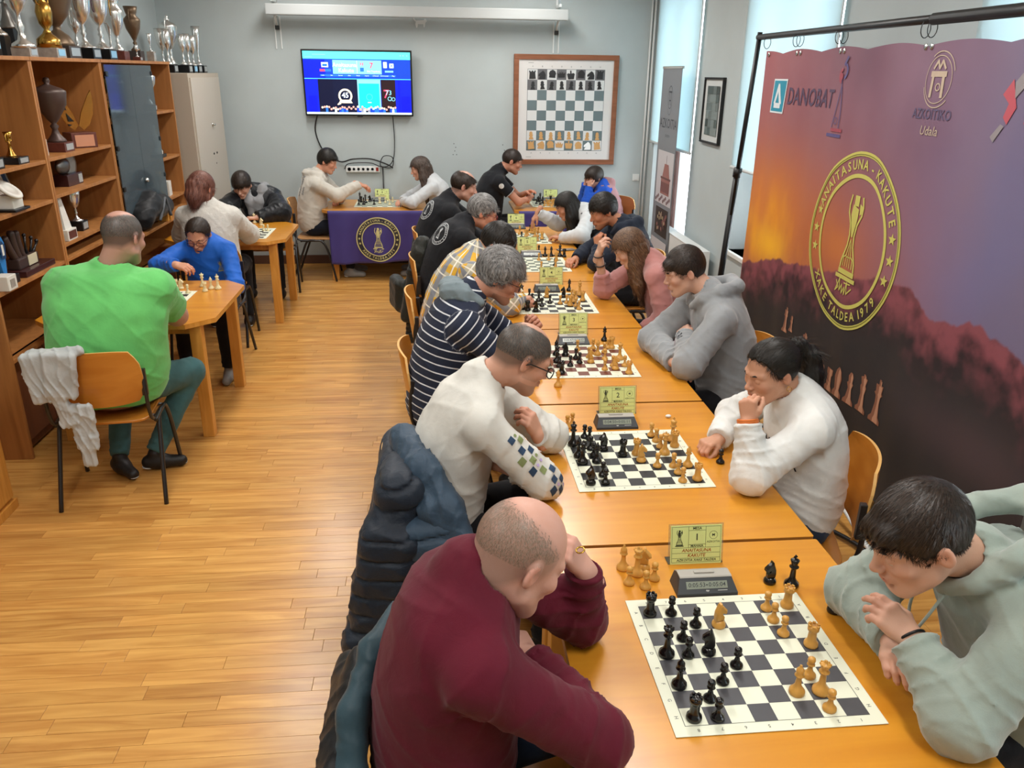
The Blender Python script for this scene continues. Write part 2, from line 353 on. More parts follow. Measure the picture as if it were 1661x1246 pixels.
# ---------------------------------- projection screen case with brackets
t=empty('projection_screen',(-.1,9.30,2.68),0,'long white projection screen case high on the back wall','projection screen')
MB().bbox((-1.58,-.07,-.02),(1.56,.06,.085),.01).build('case',mat('case_grey','#b4b9b9',.6),t)
for s in (-1,1):
    x=s*1.50-.02; g=MB(); g.bbox((x-.012,-.02,.11),(x+.012,.25,.14)); g.bbox((x-.012,.225,-.02),(x+.012,.25,.62)); g.build('bracket',M_white,t)
    g=MB(); g.bbox((x-.035,.236,-.34),(x-.022,.25,-.02)); g.bbox((x+.022,.236,-.34),(x+.035,.25,-.02)); g.tube([(x,.1,0),(x,.23,-.12)],.014); q=g.build('strut',M_white,t)
    MB().bbox((x-.02,.2,-.15),(x+.02,.245,-.11)).build('clip',M_black,t)
t=empty('cat_hook',(-.10,9.55,2.61),0,'tiny white cat shaped hook on the wall under the screen case','hook'); g=Flat()
g.poly([(-.06,.0),(-.05,.035),(.03,.04),(.045,.055),(.06,.045),(.065,.03),(.05,.015),(.04,-.03),(.03,-.03),(.025,0),(-.03,0),(-.04,-.035),(-.05,-.035)]); g.line([(-.055,.03),(-.075,.05),(-.07,.075)],.012)
me=g.mesh('body',[M_white],(0,-.012,0),(1,0,0),(0,0,1)); o=link('body',me,t); md=o.modifiers.new('solid','SOLIDIFY'); md.thickness=.012
# ---------------------------------- television
def vstrip(F,*a): F.rect(*a)
TV=Flat(); W,H=1.14,.64
cols=['#0a1fc4','#59e6f2','#7fc8dd','#e9f6ff','#0a0f2c','#0b1230','#17c5e8','#e8dcc0','#d4476a','#2a6fd8','#0614e6','#e3a59a','#d8f0f5','#8a90a5','#1440b8','#24161c']
MT=[mat('screen_%d'%i,c,.3,emit=1.15) for i,c in enumerate(cols)]
TV.rect(0,0,W,H,0); TV.rect(0,H-.075,W,H,1); TV.rect(.1,H-.035,.24,H-.03,13); TV.rect(.02,H-.06,.1,H-.056,13)
for x in (1.03,1.06,1.1): TV.rect(x,H-.04,x+.012,H-.028,13)
TV.rect(0,H-.27,W,H-.075,14); TV.rect(0,H-.085,W*.2,H-.27,0)
TV.rect(.31,H-.225,.83,H-.085,2)
TV.text('Anaitasuna',.435,H-.135,.058,3,.01); TV.text('Kakute',.45,H-.19,.058,3,.01); TV.rect(.566,H-.22,.57,H-.09,3)
TV.text('H',.62,H-.125,.05,8,.02); TV.text('7',.72,H-.14,.08,8,.02); TV.rect(.60,H-.2,.64,H-.16,9); TV.text('Bizi Topaketa',.745,H-.197,.026,3)
TV.rect(.19,H-.16,.262,H-.11,3); TV.rect(.2,H-.15,.252,H-.125,9); TV.rect(.17,H-.203,.29,H-.178,9); TV.rect(.17,H-.203,.225,H-.178,8)
TV.rect(.85,H-.16,.888,H-.1,3); TV.rect(.915,H-.16,.96,H-.115,3); TV.line([(.92,H-.155),(.955,H-.12)],.006,9); TV.line([(.92,H-.12),(.955,H-.155)],.006,9); TV.rect(.865,H-.205,.955,H-.187,2)
TV.rect(.17,H-.25,.98,H-.232,9); 
for i,s in enumerate(('Inicio','Nor','Berriak','Xake','Eskola','Argazki','Lehiaketak','Dokumentuak','Blog')): TV.text(s,.20+i*.094,H-.241,.015,3)
TV.rect(0,H-.278,W,H-.272,1)
TV.rect(0,.02,W,H-.28,0); TV.rect(.14,.02,.56,H-.28,4); TV.rect(.3,.04,.55,H-.29,5); TV.rect(.56,.02,.81,H-.28,2); TV.rect(.575,.06,.795,H-.32,6); TV.rect(.815,.02,.97,H-.28,15); TV.rect(1.0,.02,1.02,H-.28,10); TV.rect(.03,.02,.12,.19,10); TV.rect(1.03,.02,1.13,.19,10)
TV.ring(.425,.19,.055,.075,7); TV.poly([(.35,.115),(.5,.115),(.48,.15),(.37,.15)],7); TV.text('45',.425,.195,.075,3,.02); TV.line([(.37,.13),(.34,.1),(.37,.11)],.012,7)
TV.ring(.685,.18,.03,.034,1); TV.rect(.665,.12,.705,.128,3)
TV.text('7',.868,.21,.12,8,.02); TV.text('73',.895,.225,.07,2,.01); TV.ring(.905,.165,.016,.023,2); TV.ring(.945,.16,.014,.02,2)
rg=random.Random(5)
for i in range(34):
    x=.17+i*.024; h=.05+rg.random()*.03; TV.rect(x-.012,.02,x+.012,h-.012,rg.choice([9,4,13,14,12,5])); TV.disc(x,h,.012,rg.choice([11,7,11]),8)
TV.rect(0,0,W,.02,12)
t=empty('television',(-.795,9.46,2.005),0,'flat screen television on the back wall showing a blue club web page','television'); t.rotation_euler=(math.radians(4),0,0)
MB().bbox((-W/2-.018,-.02,-H/2-.02),(W/2+.018,.035,H/2+.018),.006).build('cabinet',M_black,t)
s_=TV.build('screen',MT,(-W/2,-.0205,-H/2),(1,0,0),(0,0,1),t,.0005,.00008)
MB().bbox((-.03,-.022,-H/2-.03),(.03,0,-H/2-.018),.003).build('logo_tab',M_black,t); MB().bbox((-.15,.035,-.15),(.15,.085,.15)).build('mount',M_black,t)
# power strip, cables
t=empty('power_strip',(-.80,WY1,1.088),0,'white multi socket power strip fixed to the back wall','power strip')
MB().bbox((-.19,-.04,-.035),(.19,0,.035),.008).build('housing',M_white,t)
for i in range(6):
    g=MB(); R=Matrix.Translation((-.15+i*.052,-.04,0))@Matrix.Rotation(PI/2,4,'X'); g.lathe([(.019,0),(.02,.004),(.016,.004),(.015,-.002)],16,R); g.build('socket',M_white if i else M_black,t)
MB().bbox((.15,-.048,-.02),(.178,-.04,.02),.003).build('switch',mat('switch_red','#8c1d12',.4),t)
g=MB(); g.tube(smoothpts([(-1.26,9.50,1.68),(-1.30,9.52,1.5),(-1.22,9.52,1.28),(-1.05,9.52,1.17),(-.9,9.5,1.2),(-.7,9.51,1.2),(-.52,9.52,1.14),(-.46,9.53,1.1)]),.008,6)
tag(g.build('power_cable',M_black),'black cable hanging from the left side of the television','cable')
g=MB(); g.tube(smoothpts([(-.44,9.52,1.69),(-.43,9.53,1.4),(-.45,9.53,1.2),(-.52,9.53,1.12),(-.60,9.52,1.13),(-.56,9.51,1.23),(-.46,9.51,1.22),(-.47,9.51,1.11),(-.60,9.5,1.12),(-.72,9.5,1.16),(-.95,9.5,1.15),(-1.0,9.5,1.09)]),.005,6)
tag(g.build('power_cable',M_black),'thin black cable looping down from the right side of the television','cable')
g=MB(); g.tube([(-.575,9.53,1.12),(-.575,9.53,.1)],.007,6); tag(g.build('power_cable',M_black),'black cable running straight down from the power strip','cable')
# ---------------------------------- demonstration board
t=empty('demonstration_board',(1.505,9.53,1.74),0,'large square chess demonstration board in a brown wooden frame on the wall','wall board')
M_fr=woodmat('frame_wood','#7c4a2c','#93593a',.5,'X',1)
g=MB(); h=.59
for lo,hi in (((-h,-.03,-h),(h,.012,-h+.055)),((-h,-.03,h-.055),(h,.012,h))): MB().bbox(lo,hi).build('frame_rail',M_fr,t)
for lo,hi in (((-h,-.03,-h+.055),(-h+.055,.012,h-.055)),((h-.055,-.03,-h+.055),(h,.012,h-.055))): MB().bbox(lo,hi).build('frame_stile',M_fr,t)
MB().box((-h+.05,-.012,-h+.05),(h-.05,.01,h-.05)).build('backing_panel',mat('board_white','#d8d6d4',.5),t)
F=Flat(); q=.1085; M_g1=mat('board_grey','#66777b',.6); M_g2=mat('board_dark_grey','#67676a',.6); M_ln=mat('board_line','#505a5c',.6); F.rect(-4*q-.004,-4*q-.004,4*q+.004,4*q+.004,1)
for i in range(8):
    for j in range(8): F.rect((i-4)*q,(j-4)*q,(i-3)*q,(j-3)*q,(3 if j>5 else 0) if (i+j)%2==0 else 2)
for i in range(8):
    F.text('ABCDEFGH'[i],(i-3.5)*q,-4*q-.03,.022,1); F.text('ABCDEFGH'[i],(i-3.5)*q,4*q+.03,.022,1)
F.rect(-.43,.5,-.37,.503,1); F.rect(-.44,-.51,-.38,-.507,1)
F.build('squares_print',[M_g1,M_ln,mat('board_square_white','#d6d8d8',.6),M_g2],(0,-.0125,0),(1,0,0),(0,0,1),t,.0003,.00001)
sil={'rook':[(-.03,-.035),(.03,-.035),(.026,.015),(.032,.035),(.018,.035),(.018,.026),(.007,.026),(.007,.035),(-.007,.035),(-.007,.026),(-.018,.026),(-.018,.035),(-.032,.035),(-.026,.015)],
'knight':[(-.03,-.036),(.032,-.036),(.034,0),(.024,.024),(.008,.036),(0,.03),(-.03,.008),(-.034,-.006),(-.024,-.012),(-.008,-.004),(-.024,-.02)],
'bishop':[(-.03,-.03),(.03,-.03),(.028,-.012),(.033,.008),(.022,.028),(0,.038),(-.022,.028),(-.033,.008),(-.028,-.012)],
'queen':[(-.03,-.025),(.03,-.025),(.036,.018),(.02,.004),(.014,.028),(.004,.006),(0,.034),(-.004,.006),(-.014,.028),(-.02,.004),(-.036,.018)],
'king':[(-.026,-.034),(.026,-.034),(.036,.01),(.022,.018),(.006,.012),(.006,.04),(-.006,.04),(-.006,.012),(-.022,.018),(-.036,.01)],
'pawn':[(-.022,-.038),(.022,-.038),(.012,-.01),(.02,.0),(.013,.006),(.015,.02),(.007,.032),(-.007,.032),(-.015,.02),(-.013,.006),(-.02,.0),(-.012,-.01)]}
silme={}
M_sb=mat('wall_piece_black','#26272a',.6); M_sw=mat('wall_piece_tan','#c79a62',.6); M_sx=mat('wall_piece_white','#f2f4f4',.6)
order=['rook','knight','bishop','queen','king','bishop','knight','rook']; rg=random.Random(4)
nth=['first','second','third','fourth','fifth','sixth','seventh','last']
for row,(kind,M_,cn,j) in enumerate([(order,M_sb,'black',7),(['pawn']*8,M_sb,'black',6),(['pawn']*8,M_sw,'tan',1),(order,M_sw,'tan',0)]):
    for i in range(8):
        k=kind[i]; mm=M_sx if (row==3 and i==6) else M_; c2='white' if mm is M_sx else cn
        if (k,c2) not in silme:
            g=MB(); g.prism([(x*1.22,z*1.22) for x,z in sil[k]],0,.004,Matrix.Rotation(PI/2,4,'X')); silme[k,c2]=g.mesh('wall_'+k,mm)
        lab='flat %s %s on the wall board, %s from left in %s row'%(c2,k,nth[i],['the top','the second','the next lowest','the bottom'][row])
        tag(link('flat_'+k,silme[k,c2],None,(1.505+(i-3.5)*q+rg.uniform(-.006,.006),9.5155,1.74+(j-3.5)*q+rg.uniform(-.004,.008)),(0,rg.uniform(-.12,.12),0)),lab,'chess piece','flat pieces on the wall board')
# ---------------------------------- framed picture on the right wall
t=empty('framed_picture',(WX1,7.345,1.84),0,'black framed grey photo collage on the right wall','picture'); h,v=.255,.28
g=MB(); g.bbox((-.03,-h,-v),(0,h,-v+.018)); g.bbox((-.03,-h,v-.018),(0,h,v)); g.bbox((-.03,-h,-v+.018),(0,-h+.018,v-.018)); g.bbox((-.03,h-.018,-v+.018),(0,h,v-.018)); g.build('frame',M_black,t)
MB().box((-.014,-h+.017,-v+.017),(-.002,h-.017,v-.017)).build('mount',mat('picture_mount','#c9cdcc',.6),t)
F=Flat(); rg=random.Random(8)
for i in range(4):
    for j in range(6): F.rect(-.17+i*.085,-.21+j*.07,-.087+i*.085,-.142+j*.07,rg.randrange(4))
F.build('photo_print',[mat('photo_%d'%i,c,.4) for i,c in enumerate(('#4d5a58','#66716f','#39423f','#7a8583'))],(-.0145,0,0),(0,-1,0),(0,0,1),t)
# ---------------------------------- radiator
t=empty('radiator',(WX1-.115,7.62,.10),0,'white panel radiator under the right wall beside the upright banner','radiator')
g=MB(); g.bbox((-.05,-.72,0),(-.035,.72,.56)); g.bbox((.035,-.72,0),(.05,.72,.56)); g.build('panel',M_white,t)
g=MB()
for i in range(29): g.box((-.035,-.70+i*.05,.02),(.035,-.695+i*.05,.555))
g.build('fin',M_white,t); g=MB(); g.bbox((-.055,-.73,.56),(.055,.73,.57)); g.build('top_grille',M_white,t)
g=MB()
for s in (-1,1): MB().bbox((-.055,s*.725-.006,0),(.055,s*.725+.006,.57)).build('side_cover',M_white,t)
for s in (-1,1): MB().bbox((-.01,s*.6-.02,-.1),(.09,s*.6+.02,0)).build('foot',M_white,t)
# ---------------------------------- grey roll-up banner AZKOITIA
t=empty('rollup_banner',(2.33,8.15,0),0,'narrow grey upright banner with AZKOITIA lettering standing before the window','banner')
MB().bbox((-.06,-.36,0),(.06,.36,.08),.01).build('base',M_chrome,t); g=MB(); g.bbox((-.012,-.335,2.19),(.012,.335,2.215)); g.build('top_bar',M_chrome,t); g=MB(); g.tube([(.02,0,.05),(.02,0,2.2)],.008); g.build('support_pole',M_chrome,t)
F=Flat(); F.rect(-.33,.08,.33,2.2,0)
F.ring(0,1.93,.10,.107,1,sx=.75); F.ring(0,1.9,.13,.135,1,a0=.6,a1=2.9,sx=.6); F.ring(0,1.9,.13,.135,1,a0=3.7,a1=6.0,sx=.6)
for x in (-.03,.03): F.line([(x,1.86),(x,1.98)],.012,1)
F.line([(-.045,1.98),(.045,1.98)],.015,1); F.line([(-.03,1.9),(.03,1.9)],.01,1)
F.text('AZKOITIA',0,1.68,.13,1,.004); F.text('turismo',0,1.57,.05,1)
F.rect(-.27,.9,.3,1.42,2); F.rect(-.1,1.0,.22,1.15,3); F.rect(-.12,1.15,.24,1.17,4); F.poly([(-.06,1.17),(.2,1.17),(.14,1.3),(0,1.3)],3); F.line([(.06,1.3),(.06,1.38)],.01,4)
for i in range(6): F.rect(-.09+i*.052,1.02,-.06+i*.052,1.12,4)
for i in range(12): F.disc(-.24+i*.045,.93+.02*(i%3),.02,4,8)
F.rect(-.2,.58,.25,.86,5); rg=random.Random(2)
for i in range(30): F.disc(-.15+rg.random()*.36,.61+rg.random()*.2,.02,rg.choice([3,4,6]),8)
F.rect(-.27,.1,.3,.54,2); F.line([(-.1,.2),(-.05,.35),(0,.42),(.03,.3),(0,.2)],.02,1)
F.build('printed_sheet',[mat('rollup_%d'%i,c,.6) for i,c in enumerate(('#7c8186','#3f444c','#c3c1c4','#9a6a62','#6b4a48','#3a332e','#a89a7a'))],(-.005,0,0),(0,-1,0),(0,0,1),t); 
MB().box((-.0045,-.33,.08),(-.003,.33,2.2)).build('sheet',mat('rollup_0','#7c8186'),t)
# ---------------------------------- big sunset backdrop on its pole frame
t=empty('backdrop',(2.15,0,0),0,'large sunset backdrop with round yellow club emblem hanging from a black pole frame','backdrop')
Y0,Y1,Z0,Z1=5.40,2.40,.17,2.285
rp=[(2.150,5.610,0.843),(2.150,5.124,0.995),(2.150,4.744,1.071),(2.150,4.327,1.120),(2.150,3.912,1.176),(2.150,3.571,1.246),(2.150,3.381,1.235),(2.150,3.184,1.159),(2.150,2.980,1.203),(2.150,2.827,1.216),(2.150,2.595,1.170),(2.15,2.3,1.05)]
ry=np.array([p[1] for p in rp])[::-1]; rz=np.array([p[2] for p in rp])[::-1]
def noise2(x,y,s,seed=0):
    r=np.random.RandomState(seed); g=r.rand(64,64); x=x*s; y=y*s; i=np.floor(x).astype(int); j=np.floor(y).astype(int); a=x-i; b=y-j; a=a*a*(3-2*a); b=b*b*(3-2*b)
    f=lambda p,q: g[p%64,q%64]
    return (f(i,j)*(1-a)+f(i+1,j)*a)*(1-b)+(f(i,j+1)*(1-a)+f(i+1,j+1)*a)*b
def fbm(x,y,s,seed=0): return sum(noise2(x,y,s*2**k,seed+k)/2**k for k in range(4))/1.875
nu,nv=420,300
U,V=np.meshgrid(np.linspace(0,1,nu+1),np.linspace(0,1,nv+1)); yy=Y0+(Y1-Y0)*U; zz=Z0+(Z1-Z0)*V
def L3(h): return np.array(lin(h))
def mixc(a,b,t): return a*(1-t[...,None])+b*t[...,None]
hor=np.clip((yy-2.9)/2.4,0,1)
c=mixc(L3('#746b86'),L3('#9a5c60'),hor**.8)
n1=fbm(yy,zz,1.6,3)
c=mixc(c,L3('#684658'),np.clip((n1-.30)*2.2,0,1)*np.clip((zz-1.45)*2,0,.8)*np.exp(-((yy-3.9)**2/.8)))
c=mixc(c,L3('#70709a'),np.clip((n1-.35)*2,0,1)*np.exp(-((yy-2.95)**2/.25+(zz-1.5)**2/.18))*.9)
c=mixc(c,L3('#b5663f'),np.clip(np.exp(-((yy-5.3)**2/.9+(zz-1.35)**2/.16))*1.0,0,1)); c=mixc(c,L3('#b0603f'),np.exp(-((yy-4.3)**2/.6+(zz-1.25)**2/.14))*.85); c=mixc(c,L3('#d9822f'),np.clip(np.exp(-((yy-5.1)**2/.35+(zz-1.28)**2/.09)),0,1)*.85)
fl_=fbm(yy*1.6,zz*.7,4,11)
c=mixc(c,L3('#f0a324'),np.clip((fl_-.35)*2.4,0,1)*np.clip(np.exp(-((yy-4.95)**2/.30+(zz-1.17)**2/.06)),0,1)); c=mixc(c,L3('#f6b431'),np.exp(-((yy-4.98)**2/.05+(zz-1.12)**2/.012)))
c=mixc(c,L3('#cc7b3e'),np.exp(-((yy-4.08)**2/.02+(zz-1.28)**2/.012))*.7)
rid=np.interp(yy,ry,rz)+(fbm(yy*3,zz*0,5,21)-.5)*.05
below=np.clip((rid-zz)/.012,0,1)
dep=np.clip((rid-zz)/.45,0,1); tx=fbm(yy,zz,14,31)
m1=mixc(L3('#8a4d55'),L3('#33262b'),np.clip(dep*1.5+(.5-tx)*2.0,0,1)); m1=mixc(m1,L3('#353334'),np.clip(dep*1.7-.3,0,1))
m1=mixc(m1,L3('#5d4a4e'),np.exp(-((yy-2.75)**2/.25+(zz-.72)**2/.02))*.55)
c=mixc(c,m1,below)
c=mixc(c,L3('#343334'),np.clip((.62-zz)/.25,0,1)*.9)
wv=.005*np.sin(yy*9+zz*2)+.002*np.sin(yy*23-zz*3)
# eyelets pull the top edge up: slight scallop
topd=np.clip((zz-2.15)/.135,0,1)*(.02*(1-np.abs(np.cos((yy-Y0)*PI/.52))))
vx=wv; verts=np.stack([vx,yy,zz-topd],-1).reshape(-1,3)
idx=np.arange((nu+1)*(nv+1)).reshape(nv+1,nu+1); fq=np.stack([idx[:-1,:-1],idx[:-1,1:],idx[1:,1:],idx[1:,:-1]],-1).reshape(-1,4)
def npmesh(name,v,f,mats,smooth=True,colors=None):
    me=bpy.data.meshes.new(name); me.vertices.add(len(v)); me.vertices.foreach_set('co',np.asarray(v,np.float32).ravel())
    k=f.shape[1]; me.loops.add(len(f)*k); me.loops.foreach_set('vertex_index',np.asarray(f,np.int32).ravel()); me.polygons.add(len(f)); me.polygons.foreach_set('loop_start',np.arange(0,len(f)*k,k,dtype=np.int32))
    try: me.polygons.foreach_set('loop_total',np.full(len(f),k,np.int32))
    except Exception: pass
    for m in mats: me.materials.append(m)
    me.polygons.foreach_set('use_smooth',np.full(len(f),smooth)); me.update(calc_edges=True)
    if colors is not None:
        a=me.color_attributes.new('col','FLOAT_COLOR','POINT'); a.data.foreach_set('color',np.concatenate([colors.reshape(-1,3),np.ones((len(v),1))],1).astype(np.float32).ravel())
    return me
link('printed_cloth',npmesh('printed_cloth',verts,fq,[vcmat('backdrop_print',.45,.4)],True,c),t)
wave=lambda y,z: .005*math.sin(y*9+z*2)+.002*math.sin(y*23-z*3)
def on_cloth(F,name,mats,oy,oz,k=1,off=.003):
    me=F.mesh(name,mats,(0,oy,oz),(0,-1,0),(0,0,1),0,.0005); bm=bmesh.new(); bm.from_mesh(me); bmesh.ops.triangulate(bm,faces=bm.faces[:])
    for _ in range(2):
        ed=[e for e in bm.edges if e.calc_length()>.06]
        if ed: bmesh.ops.subdivide_edges(bm,edges=ed,cuts=1)
    bmesh.ops.triangulate(bm,faces=bm.faces[:]); mi={}
    for f in bm.faces:
        for q_ in f.verts: mi[q_.index]=f.material_index
    for p in bm.verts: p.co.x=wave(p.co.y,p.co.z)-off+p.co.x
    bm.to_mesh(me); bm.free(); return link(name,me,t)
M_yel=mat('print_yellow','#c6c062',.5)
F=Flat(); F.merge(emblem(),0,0,.455); F.ring(0,0,.438,.443,1); on_cloth(F,'emblem_print',[M_yel,mat('print_olive','#7d7c30',.5)],3.965,1.335)
F=Flat(); F.poly([(-.12,-.10),(.10,-.10),(.12,.10),(-.10,.10)],0); F.poly([(-.108,-.09),(.09,-.09),(.108,.09),(-.09,.09)],1); F.line([(-.05,-.04),(.0,.06)],.03,0) ; F.line([(.0,.06),(.045,-.04)],.03,0); F.line([(-.05,-.055),(.04,-.055)],.03,0)
on_cloth(F,'sponsor_mark',[mat('print_white','#d8dfe2',.5),mat('print_teal','#1f8ba6',.5)],5.12,2.02)
F=Flat(); F.text('DANOBAT',0,0,.135,0,.012,.12,.9); on_cloth(F,'sponsor_lettering',[mat('print_slate','#54405a',.5)],4.68,2.02)
F=Flat(); F.rect(-.14,-.35,.16,-.32,1); F.rect(-.06,-.30,.17,-.27,0); F.line([(-.05,-.26),(.0,-.10),(.05,.1),(.04,.2)],.012,1); F.line([(.1,-.26),(.1,-.1),(.06,.1)],.012,1); F.ring(.04,.2,.04,.07,0,a0=1.6,a1=4.6); F.ring(.06,.24,.05,.075,1,a0=-1.3,a1=1.8); F.disc(.02,.19,.035,0); F.line([(.06,.3),(.1,.36)],.03,1); F.ring(.03,-.2,.025,.033,1); G_=F; F=Flat(); F.merge(G_,0,0,.56)
on_cloth(F,'sponsor_mark',[mat('print_red','#9e4654',.5),mat('print_blue','#5a5080',.5)],4.33,2.03)
F=Flat(); F.ring(0,0,.125,.13,0,sx=.9); F.ring(.005,.005,.142,.148,0,a0=.3,a1=2.2,sx=.9); F.ring(.005,-.005,.142,.148,0,a0=3.4,a1=5.5,sx=.9)
for x in (-.05,.05): F.line([(x,-.09),(x*.9,.03)],.022,0)
F.line([(-.06,.03),(.06,.03)],.03,0); F.line([(-.05,.06),(-.02,.1),(0,.06),(.02,.1),(.05,.06)],.014,0); F.ring(.01,-.04,.015,.022,0); G_=F; F=Flat(); F.merge(G_,0,.06,.75); F.text('Udala',-.0,-.15,.055,0,.003,.15)
on_cloth(F,'sponsor_mark',[mat('print_cream','#b8a692',.5)],3.46,2.07)
F=Flat(); F.text('AZKOITIKO',0,.128,.06,0,.012,0,.85); on_cloth(F,'sponsor_lettering',[mat('print_plum','#5c5270',.5)],3.47,1.86)
F=Flat(); F.poly([(-.1,.05),(-.02,.14),(.06,-.02),(0,-.12),(-.05,-.08),(-.02,0)],0); F.poly([(0,.12),(.08,.2),(.1,.1),(.03,.03)],1); F.poly([(-.14,-.2),(-.06,-.12),(-.02,-.13),(-.1,-.23)],1); F.text('sgs',.27,-.05,.2,0,.02); G_=F; F=Flat(); F.merge(G_,0,0,.62)
on_cloth(F,'sponsor_mark',[mat('print_coral','#b5505c',.5),mat('print_silver','#8d8689',.4)],2.97,2.05)
# printed row of chess men
def silh(prof): return [(r,z) for r,z in prof]+[(-r,z) for r,z in prof[::-1]]
PS={'king':[(.2,0),(.2,.08),(.12,.16),(.07,.45),(.08,.6),(.14,.66),(.1,.7),(.12,.86),(.03,.86),(.03,.98)],'queen':[(.2,0),(.2,.08),(.11,.16),(.07,.45),(.12,.62),(.08,.68),(.13,.84),(.03,.88),(.04,.93)],
'bishop':[(.2,0),(.19,.08),(.11,.16),(.06,.4),(.12,.52),(.07,.56),(.09,.7),(.03,.8)],'knight':[(.2,0),(.19,.1),(.1,.2),(.15,.5),(.1,.68),(.0,.78)],'rook':[(.19,0),(.19,.1),(.12,.16),(.1,.42),(.15,.48),(.15,.62)],'pawn':[(.17,0),(.16,.08),(.08,.15),(.05,.3),(.1,.38),(.05,.4),(.09,.5),(.04,.57)]}
row=[(1412,690,'king',.2),(1392,672,'queen',.19),(1372,655,'bishop',.19),(1352,640,'knight',.19),(1338,622,'rook',.18),(1328,603,'pawn',.18),(1318,590,'pawn',.17),(1305,585,'knight',.16),(1296,560,'queen',.16),(1272,535,'king',.14),(1240,540,'bishop',.11)]
XYZ={1412:(2.150,3.470,0.534),1392:(2.150,3.607,0.533),1372:(2.150,3.730,0.526),1352:(2.150,3.846,0.521),1338:(2.150,3.947,0.517),1328:(2.150,4.038,0.519),1318:(2.150,4.134,0.523),1305:(2.150,4.228,0.534),1296:(2.150,4.305,0.564),1272:(2.150,4.578,0.658),1240:(2.150,4.495,0.684)}
for u_,v_,k,s in row:
    p=XYZ[u_]; F=Flat(); F.poly([(x*s*1.3,z*s*1.15) for x,z in silh(PS[k])],0); F.poly([(x*s*1.3*.45+.01,z*s*1.15*.96+.002) for x,z in silh(PS[k])],1)
    on_cloth(F,'printed_'+k,[mat('print_man','#8f5f4a',.5),mat('print_man_light','#c08e72',.5)],p[1],p[2],off=.0025)
g=MB(); g.tube([(-.02,5.52,2.37),(-.02,2.0,2.37)],.019,10); g.tube([(-.02,3.55,2.37),(-.02,2.0,2.37)],.025,10); g.build('crossbar',M_black,t)
for yb,lean in ((5.50,.33),(2.1,0)):
    g=MB(); g.tube([(-.02,yb,2.40),(-.02,yb+lean*.5,1.2)],.016,10); g.tube([(-.02,yb+lean*.4,1.5),(-.02,yb+lean,.02)],.022,10); g.tube([(-.02,yb+lean*.4-.01,1.53),(-.02,yb+lean*.4,1.47)],.03,10); g.build('upright',M_black,t)
    g=MB(); 
    for s in (-.25,.3): g.tube([(-.02,yb+lean*.8,.4),(s,yb+lean,.02)],.012,8)
    g.build('tripod_leg',M_black,t)
for yv in (5.36,4.92,4.87,4.39,4.34,3.60,3.55,2.7):
    g=MB(); R=Matrix.Translation((-.02,yv,2.355))@Matrix.Rotation(PI/2,4,'X'); g.tube([R@Vector((.022*math.cos(a),.036*math.sin(a)-.022,0)) for a in [i*2*PI/14 for i in range(14)]],.0022,5,True); g.build('hook_ring',M_black,t)
    g=MB(); g.lathe([(.012,-.002),(.014,0),(.012,.002),(.007,.002)],12,Matrix.Translation((wave(yv,2.27)-.003,yv,2.262))@Matrix.Rotation(PI/2,4,'Y')); g.build('eyelet',M_chrome,t)
# cables and small gear on the floor behind the chairs
g=MB(); g.tube(smoothpts([(1.95,3.9,.03),(1.98,3.6,.10),(2.0,3.4,.14),(2.02,3.1,.05),(2.05,2.8,.02)]),.012,8); tag(g.build('white_cable',M_white),'white cable curving over the floor below the backdrop','cable')
g=MB(); g.tube(smoothpts([(1.98,3.9,.02),(1.9,3.45,.02),(2.0,3.15,.03),(2.06,2.8,.02)]),.012,8); tag(g.build('black_cable',M_black),'black cable lying on the floor below the backdrop','cable')
# ================================================= furniture
M_ply=woodmat('chair_plywood','#b9701f','#cd8733',.35,'X',.5,coat=.3); M_plye=mat('plywood_edge','#d9a962',.5)
M_plyb=woodmat('chair_plywood_brown','#9a5c33','#ab6c40',.35,'X',.5)
def table(name,x0,x1,y0,y1,label,cut=0,group=None,legs=True,top='#'):
    cx,cy=(x0+x1)/2,(y0+y1)/2; w,d=(x1-x0)/2,(y1-y0)/2
    t=empty(name,(cx,cy,0),0,label,'table',group)
    c=cut or .004
    pts=[(-w+c,-d),(w-c,-d),(w,-d+c),(w,d-c),(w-c,d),(-w+c,d),(-w,d-c),(-w,-d+c)]
    g=MB(); g.prism(pts,.7485,.75); g.mi=1; g.prism([(x*.9995,y*.9995) for x,y in pts],.722,.7484); g.build('tabletop',[M_table,M_tedge if not cut else M_tleg],t)
    a=.05 if not cut else .14
    g=MB(); 
    for s in (-1,1): g.bbox((-w+a,s*(d-a)-.011,.655),(w-a,s*(d-a)+.011,.722)); g.bbox((s*(w-a)-.011,-d+a,.655),(s*(w-a)+.011,d-a,.722))
    g.build('apron',M_tleg,t)
    for sx in (-1,1):
        for sy in (-1,1):
            q=.045 if not cut else .1; x,y=sx*(w-q-.01),sy*(d-q-.01); MB().bbox((x-.034,y-.034,0),(x+.034,y+.034,.722),.004).build('leg',M_tleg,t)
    return t
TX0,TX1=.314,1.199
TY=[.985,2.127,3.283,4.407,5.538,6.66,7.72]
names=['nearest wooden table of the long row, under the first game','wooden table of the long row under the ponytailed woman and the man in white','wooden table of the long row under the brown squared board','wooden table of the long row under the girl in pink and the plaid shirt','fifth wooden table of the long row, with the phone on it','last wooden table of the long row, farthest from the camera']
for i in range(6): table('playing_table',TX0,TX1,TY[i]+.008,TY[i+1]-.008,names[i],0,'tables of the long row')
table('playing_table',-2.335,-1.31,4.60,5.67,'cut cornered wooden table before the man in the green shirt',.14,'cut cornered tables')
table('playing_table',-2.33,-1.30,7.03,8.03,'cut cornered wooden table in front of the person in the white knit top',.14,'cut cornered tables')
table('playing_table',-1.19,-.06,8.66,9.50,'wooden table by the back wall behind the left purple cloth',.10,'tables by the back wall')
